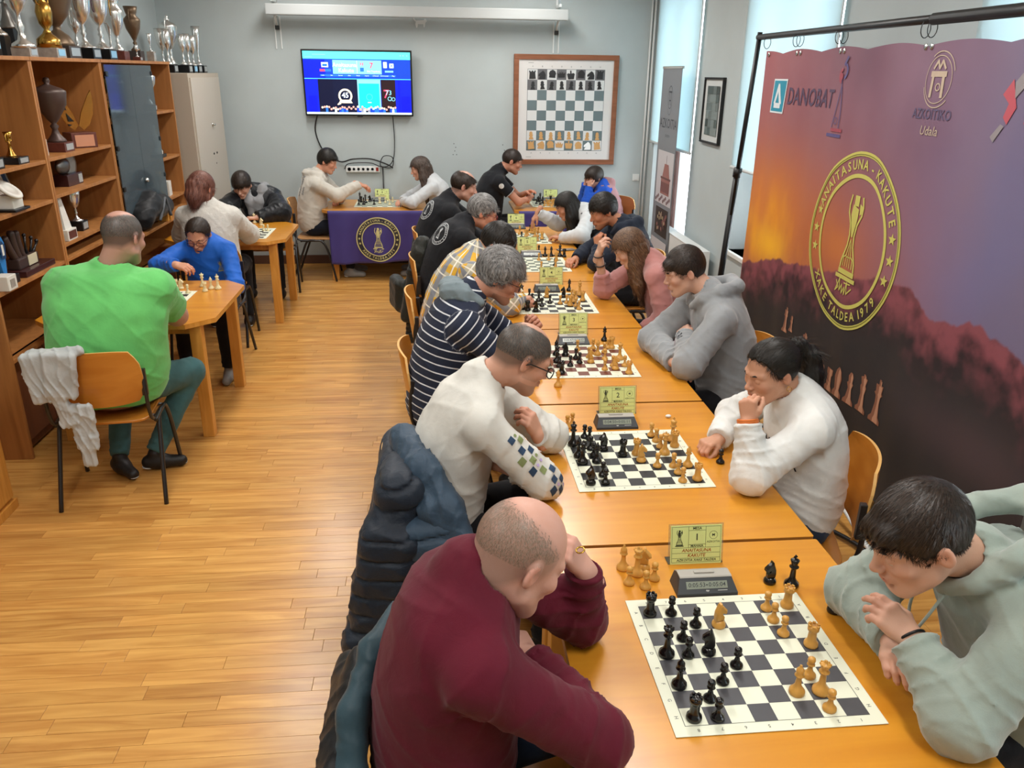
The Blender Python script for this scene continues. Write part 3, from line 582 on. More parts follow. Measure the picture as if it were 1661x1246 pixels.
table('playing_table',.86,1.95,8.62,9.46,'wooden table by the back wall below the wall board',.08,'tables by the back wall')
# purple cloths hanging over the fronts of the two far tables
M_purple=mat('purple_cloth','#3a2f78',.6,sheen=.2,noise=.12,nscale=3); M_yp=mat('cloth_print','#cfc98a',.6); M_pd=mat('cloth_print_dark','#2b2a35',.6)
def cloth(x0,x1,y,z0,z1,label,ex,ez,er):
    t=empty('table_cloth',((x0+x1)/2,y,0),0,label,'cloth'); w=(x1-x0)/2
    fold=lambda x,z: -.010-.030*(1-(z-z0)/(z1-z0))*math.sin(x*13+1.2*math.sin(z*5))-.008*math.sin(x*31)*(1-(z-z0)/(z1-z0))
    def fn(u,v):
        x=-w+2*w*u; 
        if v<.9: z=z0+(z1-z0)*v/.9; return (x*(1-.03*(1-v)),fold(x,z),z+.012*math.sin(x*5)*(1-v))
        return (x,(v-.9)/.1*.025-.006,z1+.0022)
    o=MB(); o.grid(fn,60,24); c=o.build('cloth_sheet',M_purple,t); md=c.modifiers.new('s','SOLIDIFY'); md.thickness=.002
    F=Flat(); F.ring(0,0,.74,1.0,1,48); F.merge(emblem(),0,0,1); G=Flat(); G.merge(F,0,0,er)
    me=G.mesh('emblem_print',[M_yp,M_pd],(ex-(x0+x1)/2,0,ez),(1,0,0),(0,0,1)); 
    for p,mm in zip(me.vertices,[0]*len(me.vertices)): p.co.y=fold(p.co.x,p.co.z)-.004
    for q in me.polygons:
        if q.material_index==0:
            for i in q.vertices: me.vertices[i].co.y=fold(me.vertices[i].co.x,me.vertices[i].co.z)-.006
    link('emblem_print',me,t)
cloth(-1.12,-.10,8.655,.20,.7515,'purple cloth with yellow club emblem hung over the front of the left far table',-.60,.455,.235)
cloth(.90,1.95,8.612,.24,.7515,'purple cloth hung over the front of the far table below the wall board',1.36,.42,.235)
# ---------------------------------- chairs
CM={}
def chair_parts(ply,key):
    if key in CM: return CM[key]
    P={}
    g=MB(); pts=[]
    for k in range(28):
        a=2*PI*k/28; x=.215*abs(math.cos(a))**.35*(1 if math.cos(a)>0 else -1); y=.20*abs(math.sin(a))**.35*(1 if math.sin(a)>0 else -1); pts.append((x,y))
    def seat(z,s): return [(x*s,y*s+.0,z-.012*max(0,(y-.1)/.1)**2) for x,y in pts]
    vs=seat(.446,.99)+seat(.449,1)+seat(.456,1)+seat(.459,.99); n=28
    fs=[(r*n+i,r*n+(i+1)%n,(r+1)*n+(i+1)%n,(r+1)*n+i) for r in range(3) for i in range(n)]+[tuple(range(n))[::-1],tuple(3*n+i for i in range(n))]
    g.add(vs,fs,False); P['seat']=g.mesh('seat',[ply])
    # backrest: curved rounded plate
    g=MB(); nu,nv=16,8
    def bk(off):
        out=[]
        for j in range(nv+1):
            for i in range(nu+1):
                u=-1+2*i/nu; v=-1+2*j/nv; e=1-.18*max(0,abs(v)-.45)**1.5*2.2; x=.232*u*e*(1 if v<0 else 1-.05*v)
                z=.705+.150*v*(1-.10*abs(u)**3); y=-.235-.045*(z-.56)/.3+.045*u*u*-0.0+(.04*(u*u)) ; out.append((x,y+off,z))
        return out
    A=bk(0);B=bk(-.011); N=(nu+1)*(nv+1); f=[]
    id_=lambda i,j: j*(nu+1)+i
    for j in range(nv):
        for i in range(nu): f.append((id_(i,j),id_(i,j+1),id_(i+1,j+1),id_(i+1,j))); f.append((N+id_(i,j),N+id_(i+1,j),N+id_(i+1,j+1),N+id_(i,j+1)))
    g.add(A+B,f,True); rim=[id_(i,0) for i in range(nu)]+[id_(nu,j) for j in range(nv)]+[id_(i,nv) for i in range(nu,0,-1)]+[id_(0,j) for j in range(nv,0,-1)]
    g.mi=1; g.add([(A+B)[i] for i in rim]+[(A+B)[N+i] for i in rim],[(k,(k+1)%len(rim),len(rim)+(k+1)%len(rim),len(rim)+k) for k in range(len(rim))],False)
    P['backrest']=g.mesh('backrest',[ply,M_plye])
    for s in (-1,1):
        x=.240*s
        g=MB(); g.tube(smoothpts([(x*1.06,.205,.0),(x*1.02,.14,.30),(x,.08,.425),(x,.0,.44),(x,-.12,.44),(x,-.15,.435)],5),.0115,8); P['fleg%d'%s]=g.mesh('leg',M_steel)
        g=MB(); g.tube(smoothpts([(x*1.06,-.26,.0),(x*1.02,-.14,.30),(x,-.08,.43),(x,-.0,.445)],5),.0115,8); P['rleg%d'%s]=g.mesh('leg',M_steel)
        g=MB(); g.tube(smoothpts([(x*.97,.0,.44),(x*.97,-.16,.45),(x*.97,-.215,.52),(x*.97,-.225,.62),(x*.95,-.215,.70)],5),.010,8); g.bbox((x*.95-.014,-.222,.60),(x*.95+.014,-.198,.74),.004); P['up%d'%s]=g.mesh('upright',M_steel)
    g=MB(); g.tube([(-.24,.08,.43),(.24,.08,.43)],.010,6); g.tube([(-.24,-.08,.433),(.24,-.08,.433)],.010,6); P['bar']=g.mesh('cross_bar',M_steel)
    CM[key]=P; return P
def chair(x,y,rz,label,ply=None,key='o',group='plywood chairs'):
    """rz=0: sitter looks along +Y"""
    t=empty('plywood_chair',(x,y,0),rz,label,'chair',group); P=chair_parts(ply or M_ply,key)
    link('seat',P['seat'],t); link('backrest',P['backrest'],t); link('cross_bar',P['bar'],t)
    for s in (-1,1): link('leg',P['fleg%d'%s],t); link('leg',P['rleg%d'%s],t); link('upright',P['up%d'%s],t)
    return t
R90=-PI/2; L90=PI/2
chair(.13,1.53,R90,'plywood chair under the man in the maroon sweater, draped in dark jackets')
chair(.08,2.68,R90,'plywood chair under the man in white with checkered sleeve, hidden by a puffer jacket')
chair(.09,3.88,R90,'plywood chair under the man in the striped hoodie, backrest showing')
chair(.09,4.96,R90,'plywood chair under the person in the yellow plaid shirt')
chair(.09,6.02,R90,'plywood chair under the man in black with red glasses')
chair(.09,7.10,R90,'plywood chair under the balding man in black')
chair(1.50,1.60,L90,'plywood chair under the boy in the sage green hoodie')
chair(1.34,2.62,L90-.28,'wide orange plywood chair behind the woman in the white sweatshirt')
chair(1.48,3.86,L90,'plywood chair under the boy in the light grey hoodie')
chair(1.47,4.95,L90,'plywood chair under the girl in the pink sweatshirt')
chair(1.48,6.05,L90,'plywood chair under the curly haired young man')
chair(1.46,7.12,L90,'plywood chair under the girl with long black hair')
chair(-1.71,4.08,.10,'plywood chair under the man in the green shirt with a cloth over its back',key='o')
chair(-1.74,6.13,PI-.05,'plywood chair under the girl in the blue jacket')
chair(-1.80,6.68,0,'plywood chair under the person in the white knit top')
chair(-1.66,8.36,PI+.1,'plywood chair under the boy in the black puffer jacket')
chair(-1.27,8.90,R90,'plywood chair under the boy in the cream sweatshirt by the back wall',woodmat('chair_plywood_tan','#b07d4b','#c08f5c',.4),'t')
chair(.22,8.98,L90,'plywood chair under the girl with long brown hair by the back wall')
chair(.66,8.98,R90,'plywood chair under the man in the black polo by the back wall')
chair(1.90,8.90,L90+.55,'brown plywood chair under the child in blue and pink',M_plyb,'b')
# ---------------------------------- bookcase run on the left wall
FX=-2.35; BX=WX0+.005
def bookcase(name,y0,y1,shelves,label,ztop=2.185,zb=0.0,th=.022,doors=True):
    t=empty(name,(FX,y0,0),0,label,'bookcase'); L=y1-y0; D=FX-BX
    for yy_ in (0,L-th): MB().bbox((-D,yy_,zb),(0,yy_+th,ztop-th),.002).build('side_panel',M_book,t)
    MB().bbox((-D,0,ztop-th),(0.006,L,ztop),.002).build('top_panel',M_book,t); MB().box((-D,th,zb),(-D+.01,L-th,ztop-th)).build('back_panel',M_book,t)
    for z in shelves: MB().bbox((-D+.01,th,z-th),(-.004,L-th,z),.002).build('shelf',M_book,t)
    if doors:
        MB().bbox((-D,th,.02),(-.06,L-th,.07)).build('plinth',M_bookd,t); n=2; w=(L-2*th)/n
        for i in range(n):
            d=MB().bbox((-.06,th+i*w+.003,.08),(-.04,th+(i+1)*w-.003,.60),.002).build('door',M_bookd,t); MB().sphere((-.03,th+(i+.5)*w+(w*.38 if i==0 else -w*.38),.5),.012,6).build('knob',M_chrome,d)
    return t
bookcase('bookcase',4.43,5.32,[.60,.98,1.365,1.60],'open wooden trophy bookcase at the left edge of the picture')
bookcase('bookcase',5.325,6.40,[.60,.98,1.075,1.38,1.605],'open wooden trophy bookcase right of the first upright, holding the big brown cup')
gb=bookcase('bookcase',6.405,8.03,[.60,.93,1.045,1.39,1.78],'wooden bookcase with grey glass doors, next to the beige locker')
M_gg=mat('smoked_glass','#5c6a72',.06,spec=.8); 
def ggmat():
    m,n,b,L=nt('smoked_glass_door'); b.inputs['Base Color'].default_value=(*lin('#56646c'),1); b.inputs['Roughness'].default_value=.08
    tr=n.nodes.new('ShaderNodeBsdfTransparent'); tr.inputs[0].default_value=(.55,.62,.66,1); x=n.nodes.new('ShaderNodeMixShader'); x.inputs[0].default_value=.62; L.new(tr.outputs[0],x.inputs[1]); L.new(b.outputs[0],x.inputs[2]); L.new(x.outputs[0],n.nodes['Material Output'].inputs[0]); return m
M_gg=ggmat()
for i in range(2):
    d=MB().box((.008,.03+i*.515,1.0),(.014,.03+(i+1)*.515-.004,2.15)).build('glass_door',M_gg,gb)
    for z in (1.25,1.55,2.07): MB().bbox((.004,.03+i*1.0,z),(.022,.07+i*.98,z+.035)).build('hinge',M_black,d)
g=MB(); g.sphere((.026,.53,1.28),.02,8); g.tube([(.0,.53,1.28),(.03,.53,1.28)],.01); g.build('lock',M_chrome,gb)
MB().bbox((-.2,.1,.90),(.10,1.3,.925)).build('pull_shelf',M_book,gb)
# low cabinet at the left edge close to the camera
t=empty('low_cabinet',(-2.2,3.0,0),0,'light wooden low cabinet at the lower left edge of the picture','cabinet')
MB().bbox((-.6,0,.05),(0,.87,.74),.004).build('body',M_tleg,t); MB().bbox((-.6,-.02,.74),(.02,.89,.76),.004).build('top_panel',M_tleg,t); MB().bbox((-.58,.02,0),(.02,.88,.05),.003).build('plinth',M_tleg,t)
for i in range(2):
    d=MB().bbox((0,.01+i*.43,.07),(.016,.43+i*.43,.72),.003).build('door',M_tleg,t); MB().sphere((.025,.38+i*.1,.5),.012,6).build('knob',M_chrome,d)
# beige metal locker
t=empty('metal_locker',(-2.25,8.22,0),0,'tall beige metal locker in the back left corner','locker')
MB().bbox((-.58,0,.0),(0,1.15,2.09),.004).build('body',M_beige,t)
d=MB().bbox((.0,.03,.06),(.014,1.10,2.05),.003).build('door',mat('locker_door','#bcb3a6',.5),t)
g=MB(); g.lathe([(.02,0),(.022,.006),(.012,.01),(.01,.03)],14,Matrix.Translation((.014,.62,1.60))@Matrix.Rotation(PI/2,4,'Y')); g.bbox((.03,.60,1.59),(.04,.66,1.61)); g.build('handle',M_chrome,d)
for y_ in (.56,.68): 
    g=MB(); g.sphere((.015,y_,1.32),.014,6,(.4,1.4,.8)); g.build('vent',M_black,d)
g=MB(); g.sphere((.015,.62,1.22),.008,6,(.4,1,1)); g.build('keyhole',M_black,d)
# dark bag beside the locker and black items behind the glass doors
# ================================================= chess sets, clocks, cards
M_pb=mat('piece_black','#0d0c0c',.22,spec=.6); M_pw=mat('piece_boxwood','#cd9848',.3,noise=.12,nscale=60,stretch=(1,1,.2)); M_pc=mat('piece_cream','#e3d6a8',.4)
M_mat=mat('mat_white','#e3e6d0',.5); M_sqg=mat('square_grey','#4b4b4f',.5); M_sqk=mat('square_black','#232527',.5); M_sqb=mat('square_brown','#6b3524',.5); M_sqgr=mat('square_pale','#6f7a6c',.5); M_ink=mat('mat_ink','#4a4a44',.6)
PR={'pawn':([(.0155,0),(.0165,.003),(.0158,.008),(.012,.012),(.0075,.018),(.0055,.028),(.006,.033),(.0098,.036),(.0098,.038),(.006,.040),(.0085,.044),(.0098,.049),(.0085,.055),(.004,.058),(.0005,.0585)],.0585),
'rook':([(.0175,0),(.0187,.004),(.0178,.011),(.0138,.015),(.0115,.022),(.0105,.040),(.0115,.046),(.0145,.049),(.0148,.062),(.0105,.062),(.0100,.057),(.0005,.057)],.062),
'bishop':([(.018,0),(.0193,.004),(.0183,.011),(.013,.017),(.008,.026),(.0062,.044),(.0075,.050),(.0118,.053),(.0118,.0545),(.0075,.057),(.0098,.063),(.0092,.070),(.004,.077),(.0028,.079),(.0036,.082),(.0005,.0845)],.085),
'queen':([(.0195,0),(.0212,.004),(.020,.012),(.014,.018),(.0085,.028),(.0068,.052),(.008,.058),(.0128,.061),(.0128,.063),(.008,.066),(.0088,.072),(.0135,.083),(.0100,.084),(.0055,.0865),(.0035,.089),(.0038,.093),(.0005,.0955)],.096),
'king':([(.0200,0),(.0218,.004),(.0205,.012),(.0145,.018),(.009,.028),(.0072,.055),(.0085,.061),(.0135,.064),(.0135,.066),(.0085,.069),(.0095,.076),(.0130,.087),(.009,.090),(.003,.092),(.0005,.0925)],.1)}
PM={}
def piece_mesh(kind,m):
    k=(kind,m.name)
    if k in PM: return PM[k]
    g=MB()
    if kind=='knight':
        g.lathe([(.0175,0),(.0187,.004),(.0178,.011),(.0138,.015),(.0125,.019),(.0005,.0195)],20)
        out=[(-.012,.018),(.013,.018),(.0145,.030),(.013,.045),(.008,.058),(.0035,.070),(-.001,.073),(-.003,.066),(-.010,.060),(-.019,.050),(-.020,.043),(-.016,.041),(-.006,.046),(-.004,.042),(-.012,.030)]
        L=[(.0,.0105),(.82,.0)]
        v=[];n=len(out); cx,cz=0,.042
        for s,th in ((.80,-.0095),(1.,-.005),(1.,.005),(.80,.0095)): v+=[(cx+(x-cx)*s,th,cz+(z-cz)*s if s<1 else z) for x,z in out]
        f=[(r*n+i,r*n+(i+1)%n,(r+1)*n+(i+1)%n,(r+1)*n+i) for r in range(3) for i in range(n)]+[tuple(range(n))[::-1],tuple(3*n+i for i in range(n))]; g.add(v,f,False)
    else:
        g.lathe(PR[kind][0],20)
        if kind=='rook':
            for i in range(6): a=i*PI/3; g.box((.0098,-.004,.060),(.0148,.004,.0655),Matrix.Rotation(a,4,'Z'))
        if kind=='king': g.bbox((-.002,-.0018,.091),(.002,.0018,.104),.0006); g.bbox((-.0055,-.0018,.096),(.0055,.0018,.1),.0006)
        if kind=='queen':
            for i in range(8): a=i*PI/4; g.sphere((.0125*math.cos(a),.0125*math.sin(a),.0838),.0022,4)
    PM[k]=g.mesh(kind,m); return PM[k]
ORD=['first','second','third','fourth','fifth','sixth','seventh','eighth']
used=set(); BO={}
def board(key,cx,cy,rz,name,sq,size=.5,s=.055,z=.7515,label=None,letters=True):
    t=empty('chess_mat',(cx,cy,z),rz,label,'chess mat','chess mats'); h=size/2
    MB().bbox((-h,-h,0),(h,h,.0018),.0005).build('mat_sheet',M_mat,t); F=Flat()
    for i in range(8):
        for j in range(8):
            if (i+j)%2: F.rect((i-4)*s,(j-4)*s,(i-3)*s,(j-3)*s,0)
    e=4*s
    for a,b in (((-e,-e),(e,-e)),((e,-e),(e,e)),((e,e),(-e,e)),((-e,e),(-e,-e))): F.line([a,b],.0014,1)
    if letters:
        for i in range(8):
            p=(i-3.5)*s; F.text('87654321'[i],p,-e-.014,.013,1,.003,rot=PI); F.text('87654321'[i],p,e+.013,.013,1,.003)
            F.text('HGFEDCBA'[i],-e-.013,p,.013,1,.003,rot=-PI/2); F.text('HGFEDCBA'[i],e+.013,p,.013,1,.003,rot=PI/2)
    F.build('squares_print',[sq,M_ink],(0,0,.0019),(1,0,0),(0,1,0),t,0.0002,.000004); BO[key]=(cx,cy,rz,s,name,z)
def pc(key,color,kind,p,rz=None,where=None,z=None):
    cx,cy,r0,s,name,zb=BO[key]; dx,dy=p[0]-cx,p[1]-cy; c,d=math.cos(-r0),math.sin(-r0); a,b=(dx*c-dy*d)/s+4,(dx*d+dy*c)/s+4
    i,j=int(math.floor(a)),int(math.floor(b)); on=0<=i<8 and 0<=j<8
    m={'b':M_pb,'w':M_pw,'c':M_pc}[color]; cn={'b':'black','w':'tan','c':'cream'}[color]
    zz=zb+.0024 if (abs(a-4)*s<.25 and abs(b-4)*s<.25) else .7505
    k=(key,i,j)
    if on:
        w='%s %s on %s, %s row from near, %s file from left'%(cn,kind,name,ORD[j],ORD[i]); 
        if (key,i,j) in used: w='second '+w
        used.add((key,i,j))
    else: w='%s captured %s on the table beside %s'%(cn,kind,name); w=where or w
    if w in used: w+=', '+('leftmost' if color!='b' else 'rightmost')
    used.add(w)
    o=link('chess_'+kind,piece_mesh(kind,m),None,(p[0],p[1],zz if z is None else z),(0,0,rz if rz is not None else (0 if color=='b' else PI)+random.uniform(-.4,.4))); tag(o,w,'chess piece','chess pieces'); return o
board('1',.762,1.594,.003,'the nearest board',M_sqg,label='chess mat with dark grey squares on the nearest table')
board('2',.738,2.726,.0075,'the second board',M_sqk,label='chess mat with black squares between the man in white and the ponytailed woman')
board('3',.748,3.853,-.0157,'the brown board',M_sqb,label='chess mat with brown squares between the striped man and the grey hoodie boy')
board('4',.757,4.966,-.008,'the fourth board',M_sqk,label='chess mat with black squares in front of the girl in pink')
board('5',.77,6.08,0,'the fifth board',M_sqgr,label='chess mat with grey squares on the fifth table, next to the phone',letters=False)
board('6',.765,7.13,0,'the sixth board',M_sqgr,label='chess mat on the farthest table of the long row',letters=False)
board('7',-.618,9.17,0,'the far left board',M_sqgr,label='chess mat on the table with the left purple cloth',letters=False)
board('8',1.335,9.16,0,'the far right board',M_sqgr,label='chess mat on the table below the wall board',letters=False)
board('A',-1.83,5.12,.0,'the green man\'s board',M_sqk,label='chess mat between the green shirted man and the girl in blue',letters=False)
board('B',-1.72,7.42,.0,'the white knit board',M_sqk,label='chess mat mostly hidden under the arm of the person in white knit',letters=False)
K={'K':'king','Q':'queen','B':'bishop','N':'knight','R':'rook','P':'pawn'}
Z='z0.754'
for k,p in [('R',(0.565,1.778,0.754)),('P',(0.623,1.774,0.754)),('P',(0.675,1.720,0.754)),('P',(0.624,1.668,0.754)),('Q',(0.565,1.611,0.754)),('P',(0.619,1.604,0.754)),('N',(0.675,1.611,0.754)),('P',(0.729,1.557,0.754)),('B',(0.565,1.500,0.754)),('P',(0.675,1.504,0.754)),('P',(0.625,1.450,0.754)),('R',(0.569,1.394,0.754)),('P',(0.624,1.391,0.754))]: pc('1','b',K[k],p)
for k,p in [('N',(0.737,1.715,0.754)),('P',(0.894,1.775,0.754)),('P',(0.893,1.724,0.754)),('P',(0.897,1.667,0.754)),('R',(0.957,1.784,0.754)),('R',(0.951,1.619,0.754)),('B',(0.841,1.455,0.754)),('P',(0.896,1.508,0.754)),('Q',(0.900,1.453,0.754)),('P',(0.895,1.397,0.754))]: pc('1','w',K[k],p)
for k,p,w in [('B',(0.540,2.001,0.750),'leftmost of the captured light pieces on the nearest table, a bishop'),('Q',(0.575,1.970,0.750),'captured light queen in the middle of the group on the nearest table'),('N',(0.603,1.996,0.750),'captured light knight right behind the queen on the nearest table'),('P',(0.541,1.926,0.750),'captured light pawn at the left front of the group on the nearest table'),('P',(0.584,1.902,0.750),'captured light pawn nearest the clock on the nearest table'),('P',(0.620,1.941,0.750),'captured light pawn at the right of the group on the nearest table')]: pc('1','w',K[k],p,where=w)
for k,p,w in [('N',(0.955,1.901,0.750),'captured black knight right of the nearest clock'),('K',(1.012,1.881,0.750),'captured black king piece behind the light rook at the nearest board'),('B',(1.080,1.755,0.750),'captured black bishop standing by the elbow of the sage hoodie boy')]: pc('1','b',K[k],p,where=w)
for k,p in [('K',(0.530,2.854,0.754)),('P',(0.588,2.920,0.754)),('P',(0.605,2.901,0.754)),('P',(0.593,2.810,0.754)),('N',(0.644,2.807,0.754)),('B',(0.534,2.749,0.754)),('Q',(0.541,2.696,0.754)),('P',(0.594,2.750,0.754)),('B',(0.596,2.697,0.754)),('R',(0.708,2.751,0.754)),('N',(0.541,2.529,0.754)),('P',(0.597,2.587,0.754)),('P',(0.595,2.530,0.754))]: pc('2','b',K[k],p)
for k,p in [('R',(0.763,2.755,0.754)),('N',(0.768,2.696,0.754)),('P',(0.865,2.919,0.754)),('P',(0.871,2.866,0.754)),('P',(0.873,2.809,0.754)),('Q',(0.875,2.753,0.754)),('K',(0.938,2.867,0.754)),('R',(0.933,2.816,0.754)),('P',(0.817,2.646,0.754)),('P',(0.878,2.642,0.754)),('B',(0.934,2.643,0.754)),('P',(0.881,2.587,0.754)),('P',(0.879,2.524,0.754)),('R',(0.937,2.534,0.754))]: pc('2','w',K[k],p)
pc('2','b','pawn',(1.070,2.668,0.750),where='black pawn held upright by the fingers of the ponytailed woman'); pc('2','w','pawn',(0.535,3.029,0.750),where='captured light pawn beside the black king corner of the second board, nearer one'); pc('2','w','pawn',(0.560,3.053,0.750),where='captured light pawn beside the second board, farther one')
for k,p in [('N',(0.668,3.930,0.754)),('P',(0.715,3.879,0.754)),('P',(0.723,3.812,0.754)),('P',(0.668,3.769,0.754)),('Q',(0.608,3.828,0.754)),('P',(0.611,3.763,0.754)),('R',(0.608,3.665,0.754)),('B',(0.621,3.943,0.754))]: pc('3','b',K[k],p)
for k,p in [('P',(0.747,4.016,0.754)),('P',(0.835,4.032,0.754)),('B',(0.839,3.931,0.754)),('P',(0.786,3.894,0.754)),('N',(0.782,3.818,0.754)),('P',(0.883,3.968,0.754)),('P',(0.917,4.038,0.754)),('R',(0.937,4.037,0.754)),('Q',(0.941,3.857,0.754)),('P',(0.864,3.861,0.754)),('P',(0.832,3.705,0.754)),('P',(0.884,3.756,0.754)),('N',(0.887,3.711,0.754)),('P',(0.944,3.753,0.754)),('R',(0.941,3.646,0.754))]: pc('3','w',K[k],p)
pc('3','b','bishop',(0.926,4.178,0.750),where='captured black bishop standing behind the brown board'); pc('3','w','bishop',(0.566,3.503,0.750),where='light bishop standing on the table in front of the brown board')
for k,p in [('Q',(0.558,5.082,0.754)),('P',(0.613,5.111,0.754)),('P',(0.617,4.988,0.754)),('B',(0.662,5.001,0.754)),('P',(0.667,4.883,0.754)),('P',(0.559,4.932,0.754)),('R',(0.566,4.789,0.754)),('N',(0.615,4.773,0.754)),('P',(0.728,4.953,0.754)),('N',(0.839,5.101,0.754))]: pc('4','b',K[k],p)
for k,p in [('N',(0.729,5.105,0.754)),('P',(0.792,4.936,0.754)),('R',(0.850,4.889,0.754)),('P',(0.836,4.948,0.754)),('P',(0.893,5.098,0.754)),('P',(0.916,5.066,0.754)),('K',(0.954,5.143,0.754)),('R',(0.950,5.003,0.754)),('P',(0.891,4.801,0.754)),('P',(0.883,4.873,0.754)),('B',(0.889,4.976,0.754))]: pc('4','w',K[k],p)
pc('4','b','bishop',(0.905,5.274,0.750),where='captured black bishop behind the fourth board'); pc('4','w','bishop',(0.543,5.256,0.750),where='captured light bishop left of the fourth clock')
for k,p in [('P',(0.816,6.224,0.754)),('P',(0.797,5.925,0.754)),('P',(0.894,6.222,0.754)),('R',(0.950,6.198,0.754)),('B',(0.905,5.921,0.754))]: pc('5','w',K[k],p)
pc('5','b','pawn',(0.915,6.025,0.754))
for k,p,w in [('B',(0.886,6.378,0.750),'captured black bishop behind the fifth board, left one'),('B',(0.936,6.376,0.750),'captured black bishop behind the fifth board, right one'),('K',(1.006,6.374,0.750),'captured black king piece in front of the phone'),('R',(1.038,6.349,0.750),'captured black rook in front of the phone'),('P',(0.856,6.546,0.750),'captured black pawn behind the fifth clock')]: pc('5','b',K[k],p,where=w)
pc('5','w','pawn',(0.659,6.528,0.750),where='captured light pawn left of the fifth card'); pc('5','w','bishop',(0.663,6.676,0.750),where='captured light bishop left of the fifth card')
for k,p in [('B',(0.776,7.315,0.754)),('R',(0.820,7.196,0.754)),('P',(0.843,7.254,0.754)),('Q',(0.900,7.165,0.754)),('P',(0.926,7.193,0.754)),('R',(0.951,7.077,0.754)),('P',(0.902,6.995,0.754)),('P',(0.866,6.968,0.754)),('K',(0.910,7.343,0.754)),('P',(0.954,7.372,0.754)),('N',(0.891,7.373,0.754))]: pc('6','w',K[k],p)
for k,p in [('P',(0.896,7.513,0.754)),('P',(0.775,7.139,0.754))]: pc('6','b',K[k],p)
for k,p in [('K',(-0.836,9.363,0.754)),('R',(-0.815,9.270,0.754)),('Q',(-0.763,9.224,0.754)),('P',(-0.827,9.090,0.754)),('B',(-0.773,9.090,0.754)),('N',(-0.722,9.316,0.754)),('P',(-0.659,9.089,0.754))]: pc('7','b',K[k],p)
for k,p in [('R',(-0.603,9.178,0.754)),('P',(-0.544,9.223,0.754)),('P',(-0.490,9.088,0.754)),('P',(-0.464,9.269,0.754))]: pc('7','c',K[k],p)
pc('7','b','bishop',(-0.482,9.680,0.750),where='captured black bishop right of the far left clock'); pc('7','c','rook',(-0.457,9.581,0.750),where='captured cream rook beside the far left clock'); pc('7','b','pawn',(-0.430,9.631,0.750),where='captured black pawn at the back right of the far left table'); pc('7','c','pawn',(-0.516,9.631,0.750),where='captured cream pawn beside the far left clock')
for k,p in [('K',(1.157,9.405,0.754)),('P',(1.151,9.123,0.754)),('N',(1.190,9.262,0.754)),('P',(1.188,9.078,0.754)),('Q',(1.223,9.356,0.754)),('B',(1.228,9.169,0.754)),('R',(1.339,9.308,0.754))]: pc('8','b',K[k],p)
for k,p in [('P',(1.225,8.988,0.754)),('P',(1.264,9.123,0.754)),('N',(1.267,8.988,0.754)),('P',(1.300,9.077,0.754)),('B',(1.302,8.944,0.754)),('R',(1.342,9.077,0.754)),('Q',(1.357,8.987,0.754))]: pc('8','w',K[k],p)
for k,p in [('P',(-1.689,5.305,0.754)),('N',(-1.702,5.435,0.754)),('P',(-1.626,5.319,0.754)),('R',(-1.734,5.436,0.754))]: pc('A','c',K[k],p)
for k,p,w in [('R',(-1.527,5.362,0.750),'cream rook nearest the camera at the right end of the green man\'s table'),('Q',(-1.577,5.496,0.750),'cream queen behind the cream rook on the green man\'s table'),('B',(-1.503,5.426,0.750),'cream bishop between the cream king and rook on the green man\'s table'),('K',(-1.458,5.424,0.750),'rightmost cream king on the green man\'s table')]: pc('A','c',K[k],p,where=w)
for k,p,w in [('P',(-1.558,7.541,0.750),'cream pawn by the white knit sleeve, left one of two in front'),('P',(-1.520,7.540,0.750),'cream pawn by the white knit sleeve, right one of two in front'),('Q',(-1.725,7.963,0.750),'cream queen standing against the white knit sleeve'),('N',(-1.635,7.828,0.750),'cream knight near the sleeve of the puffer jacket')]: pc('B','c',K[k],p,where=w)
# ---- clocks
M_cd=mat('clock_dark','#33373b',.45); M_cl=mat('clock_light','#a9a59c',.5); M_lcd=mat('clock_lcd','#8a9284',.2); M_seg=mat('lcd_ink','#22262a',.5); M_cw=mat('clock_white','#d9dbd6',.5)
def clock(p,label,text='0:05:53',text2='0:05:04',s=1,rz=0):
    t=empty('chess_clock',p,rz,label,'chess clock','digital chess clocks'); t.scale=(s,s*.82,s*.80)
    R=Matrix.Rotation(PI/2,4,'Z')@Matrix.Rotation(PI/2,4,'X')   # profile in y,z extruded along x
    def ext(pts,x0,x1,x0t=None,x1t=None):
        n=len(pts); v=[(x0 if z<.02 else x0+.012*min(1,z/.05),y,z) for y,z in pts]+[(x1 if z<.02 else x1-.012*min(1,z/.05),y,z) for y,z in pts]
        g=MB(); g.add(v,[tuple(range(n)),tuple(range(n,2*n))[::-1]]+[(i,n+i,n+(i+1)%n,(i+1)%n) for i in range(n)]); return g
    ext([(-.052,0),(.05,0),(.05,.045),(.028,.054),(-.012,.054),(-.05,.012)],-.088,.088).build('housing',M_cd,t)
    g=ext([(.0505,.03),(.051,.046),(.03,.0575),(-.010,.0575),(-.014,.054),(.028,.0541),(.05,.0451)],-.088,.088); g.build('top_shell',M_cl,t)
    g=MB(); g.bbox((-.03,.005,.057),(.03,.02,.063),.003); g.build('rocker',M_cl,t)
    n=Vector((0,-.038,.042)).normalized(); U=Vector((0,.038,.042)).normalized(); n=Vector((0,-.042,.038)).normalized(); O=Vector((0,-.031,.033))
    F=Flat(); F.rect(-.06,-.012,.06,.014,0); q=F.build('display',[M_lcd],O,(1,0,0),U,t,.0012)
    F=Flat(); F.text(text,-.029,.001,.021,0,.004,.08,.82); F.text(text2,.030,.001,.021,0,.004,.08,.82); F.disc(0,.001,.0025,0); F.build('digits',[M_seg],O,(1,0,0),U,q,.0016)
    F=Flat(); F.text('dgt',0,-.0185,.008,0,.01); F.rect(.03,-.0195,.058,-.018,0); F.build('lettering',[M_cw],O,(1,0,0),U,t,.0012)
    return t
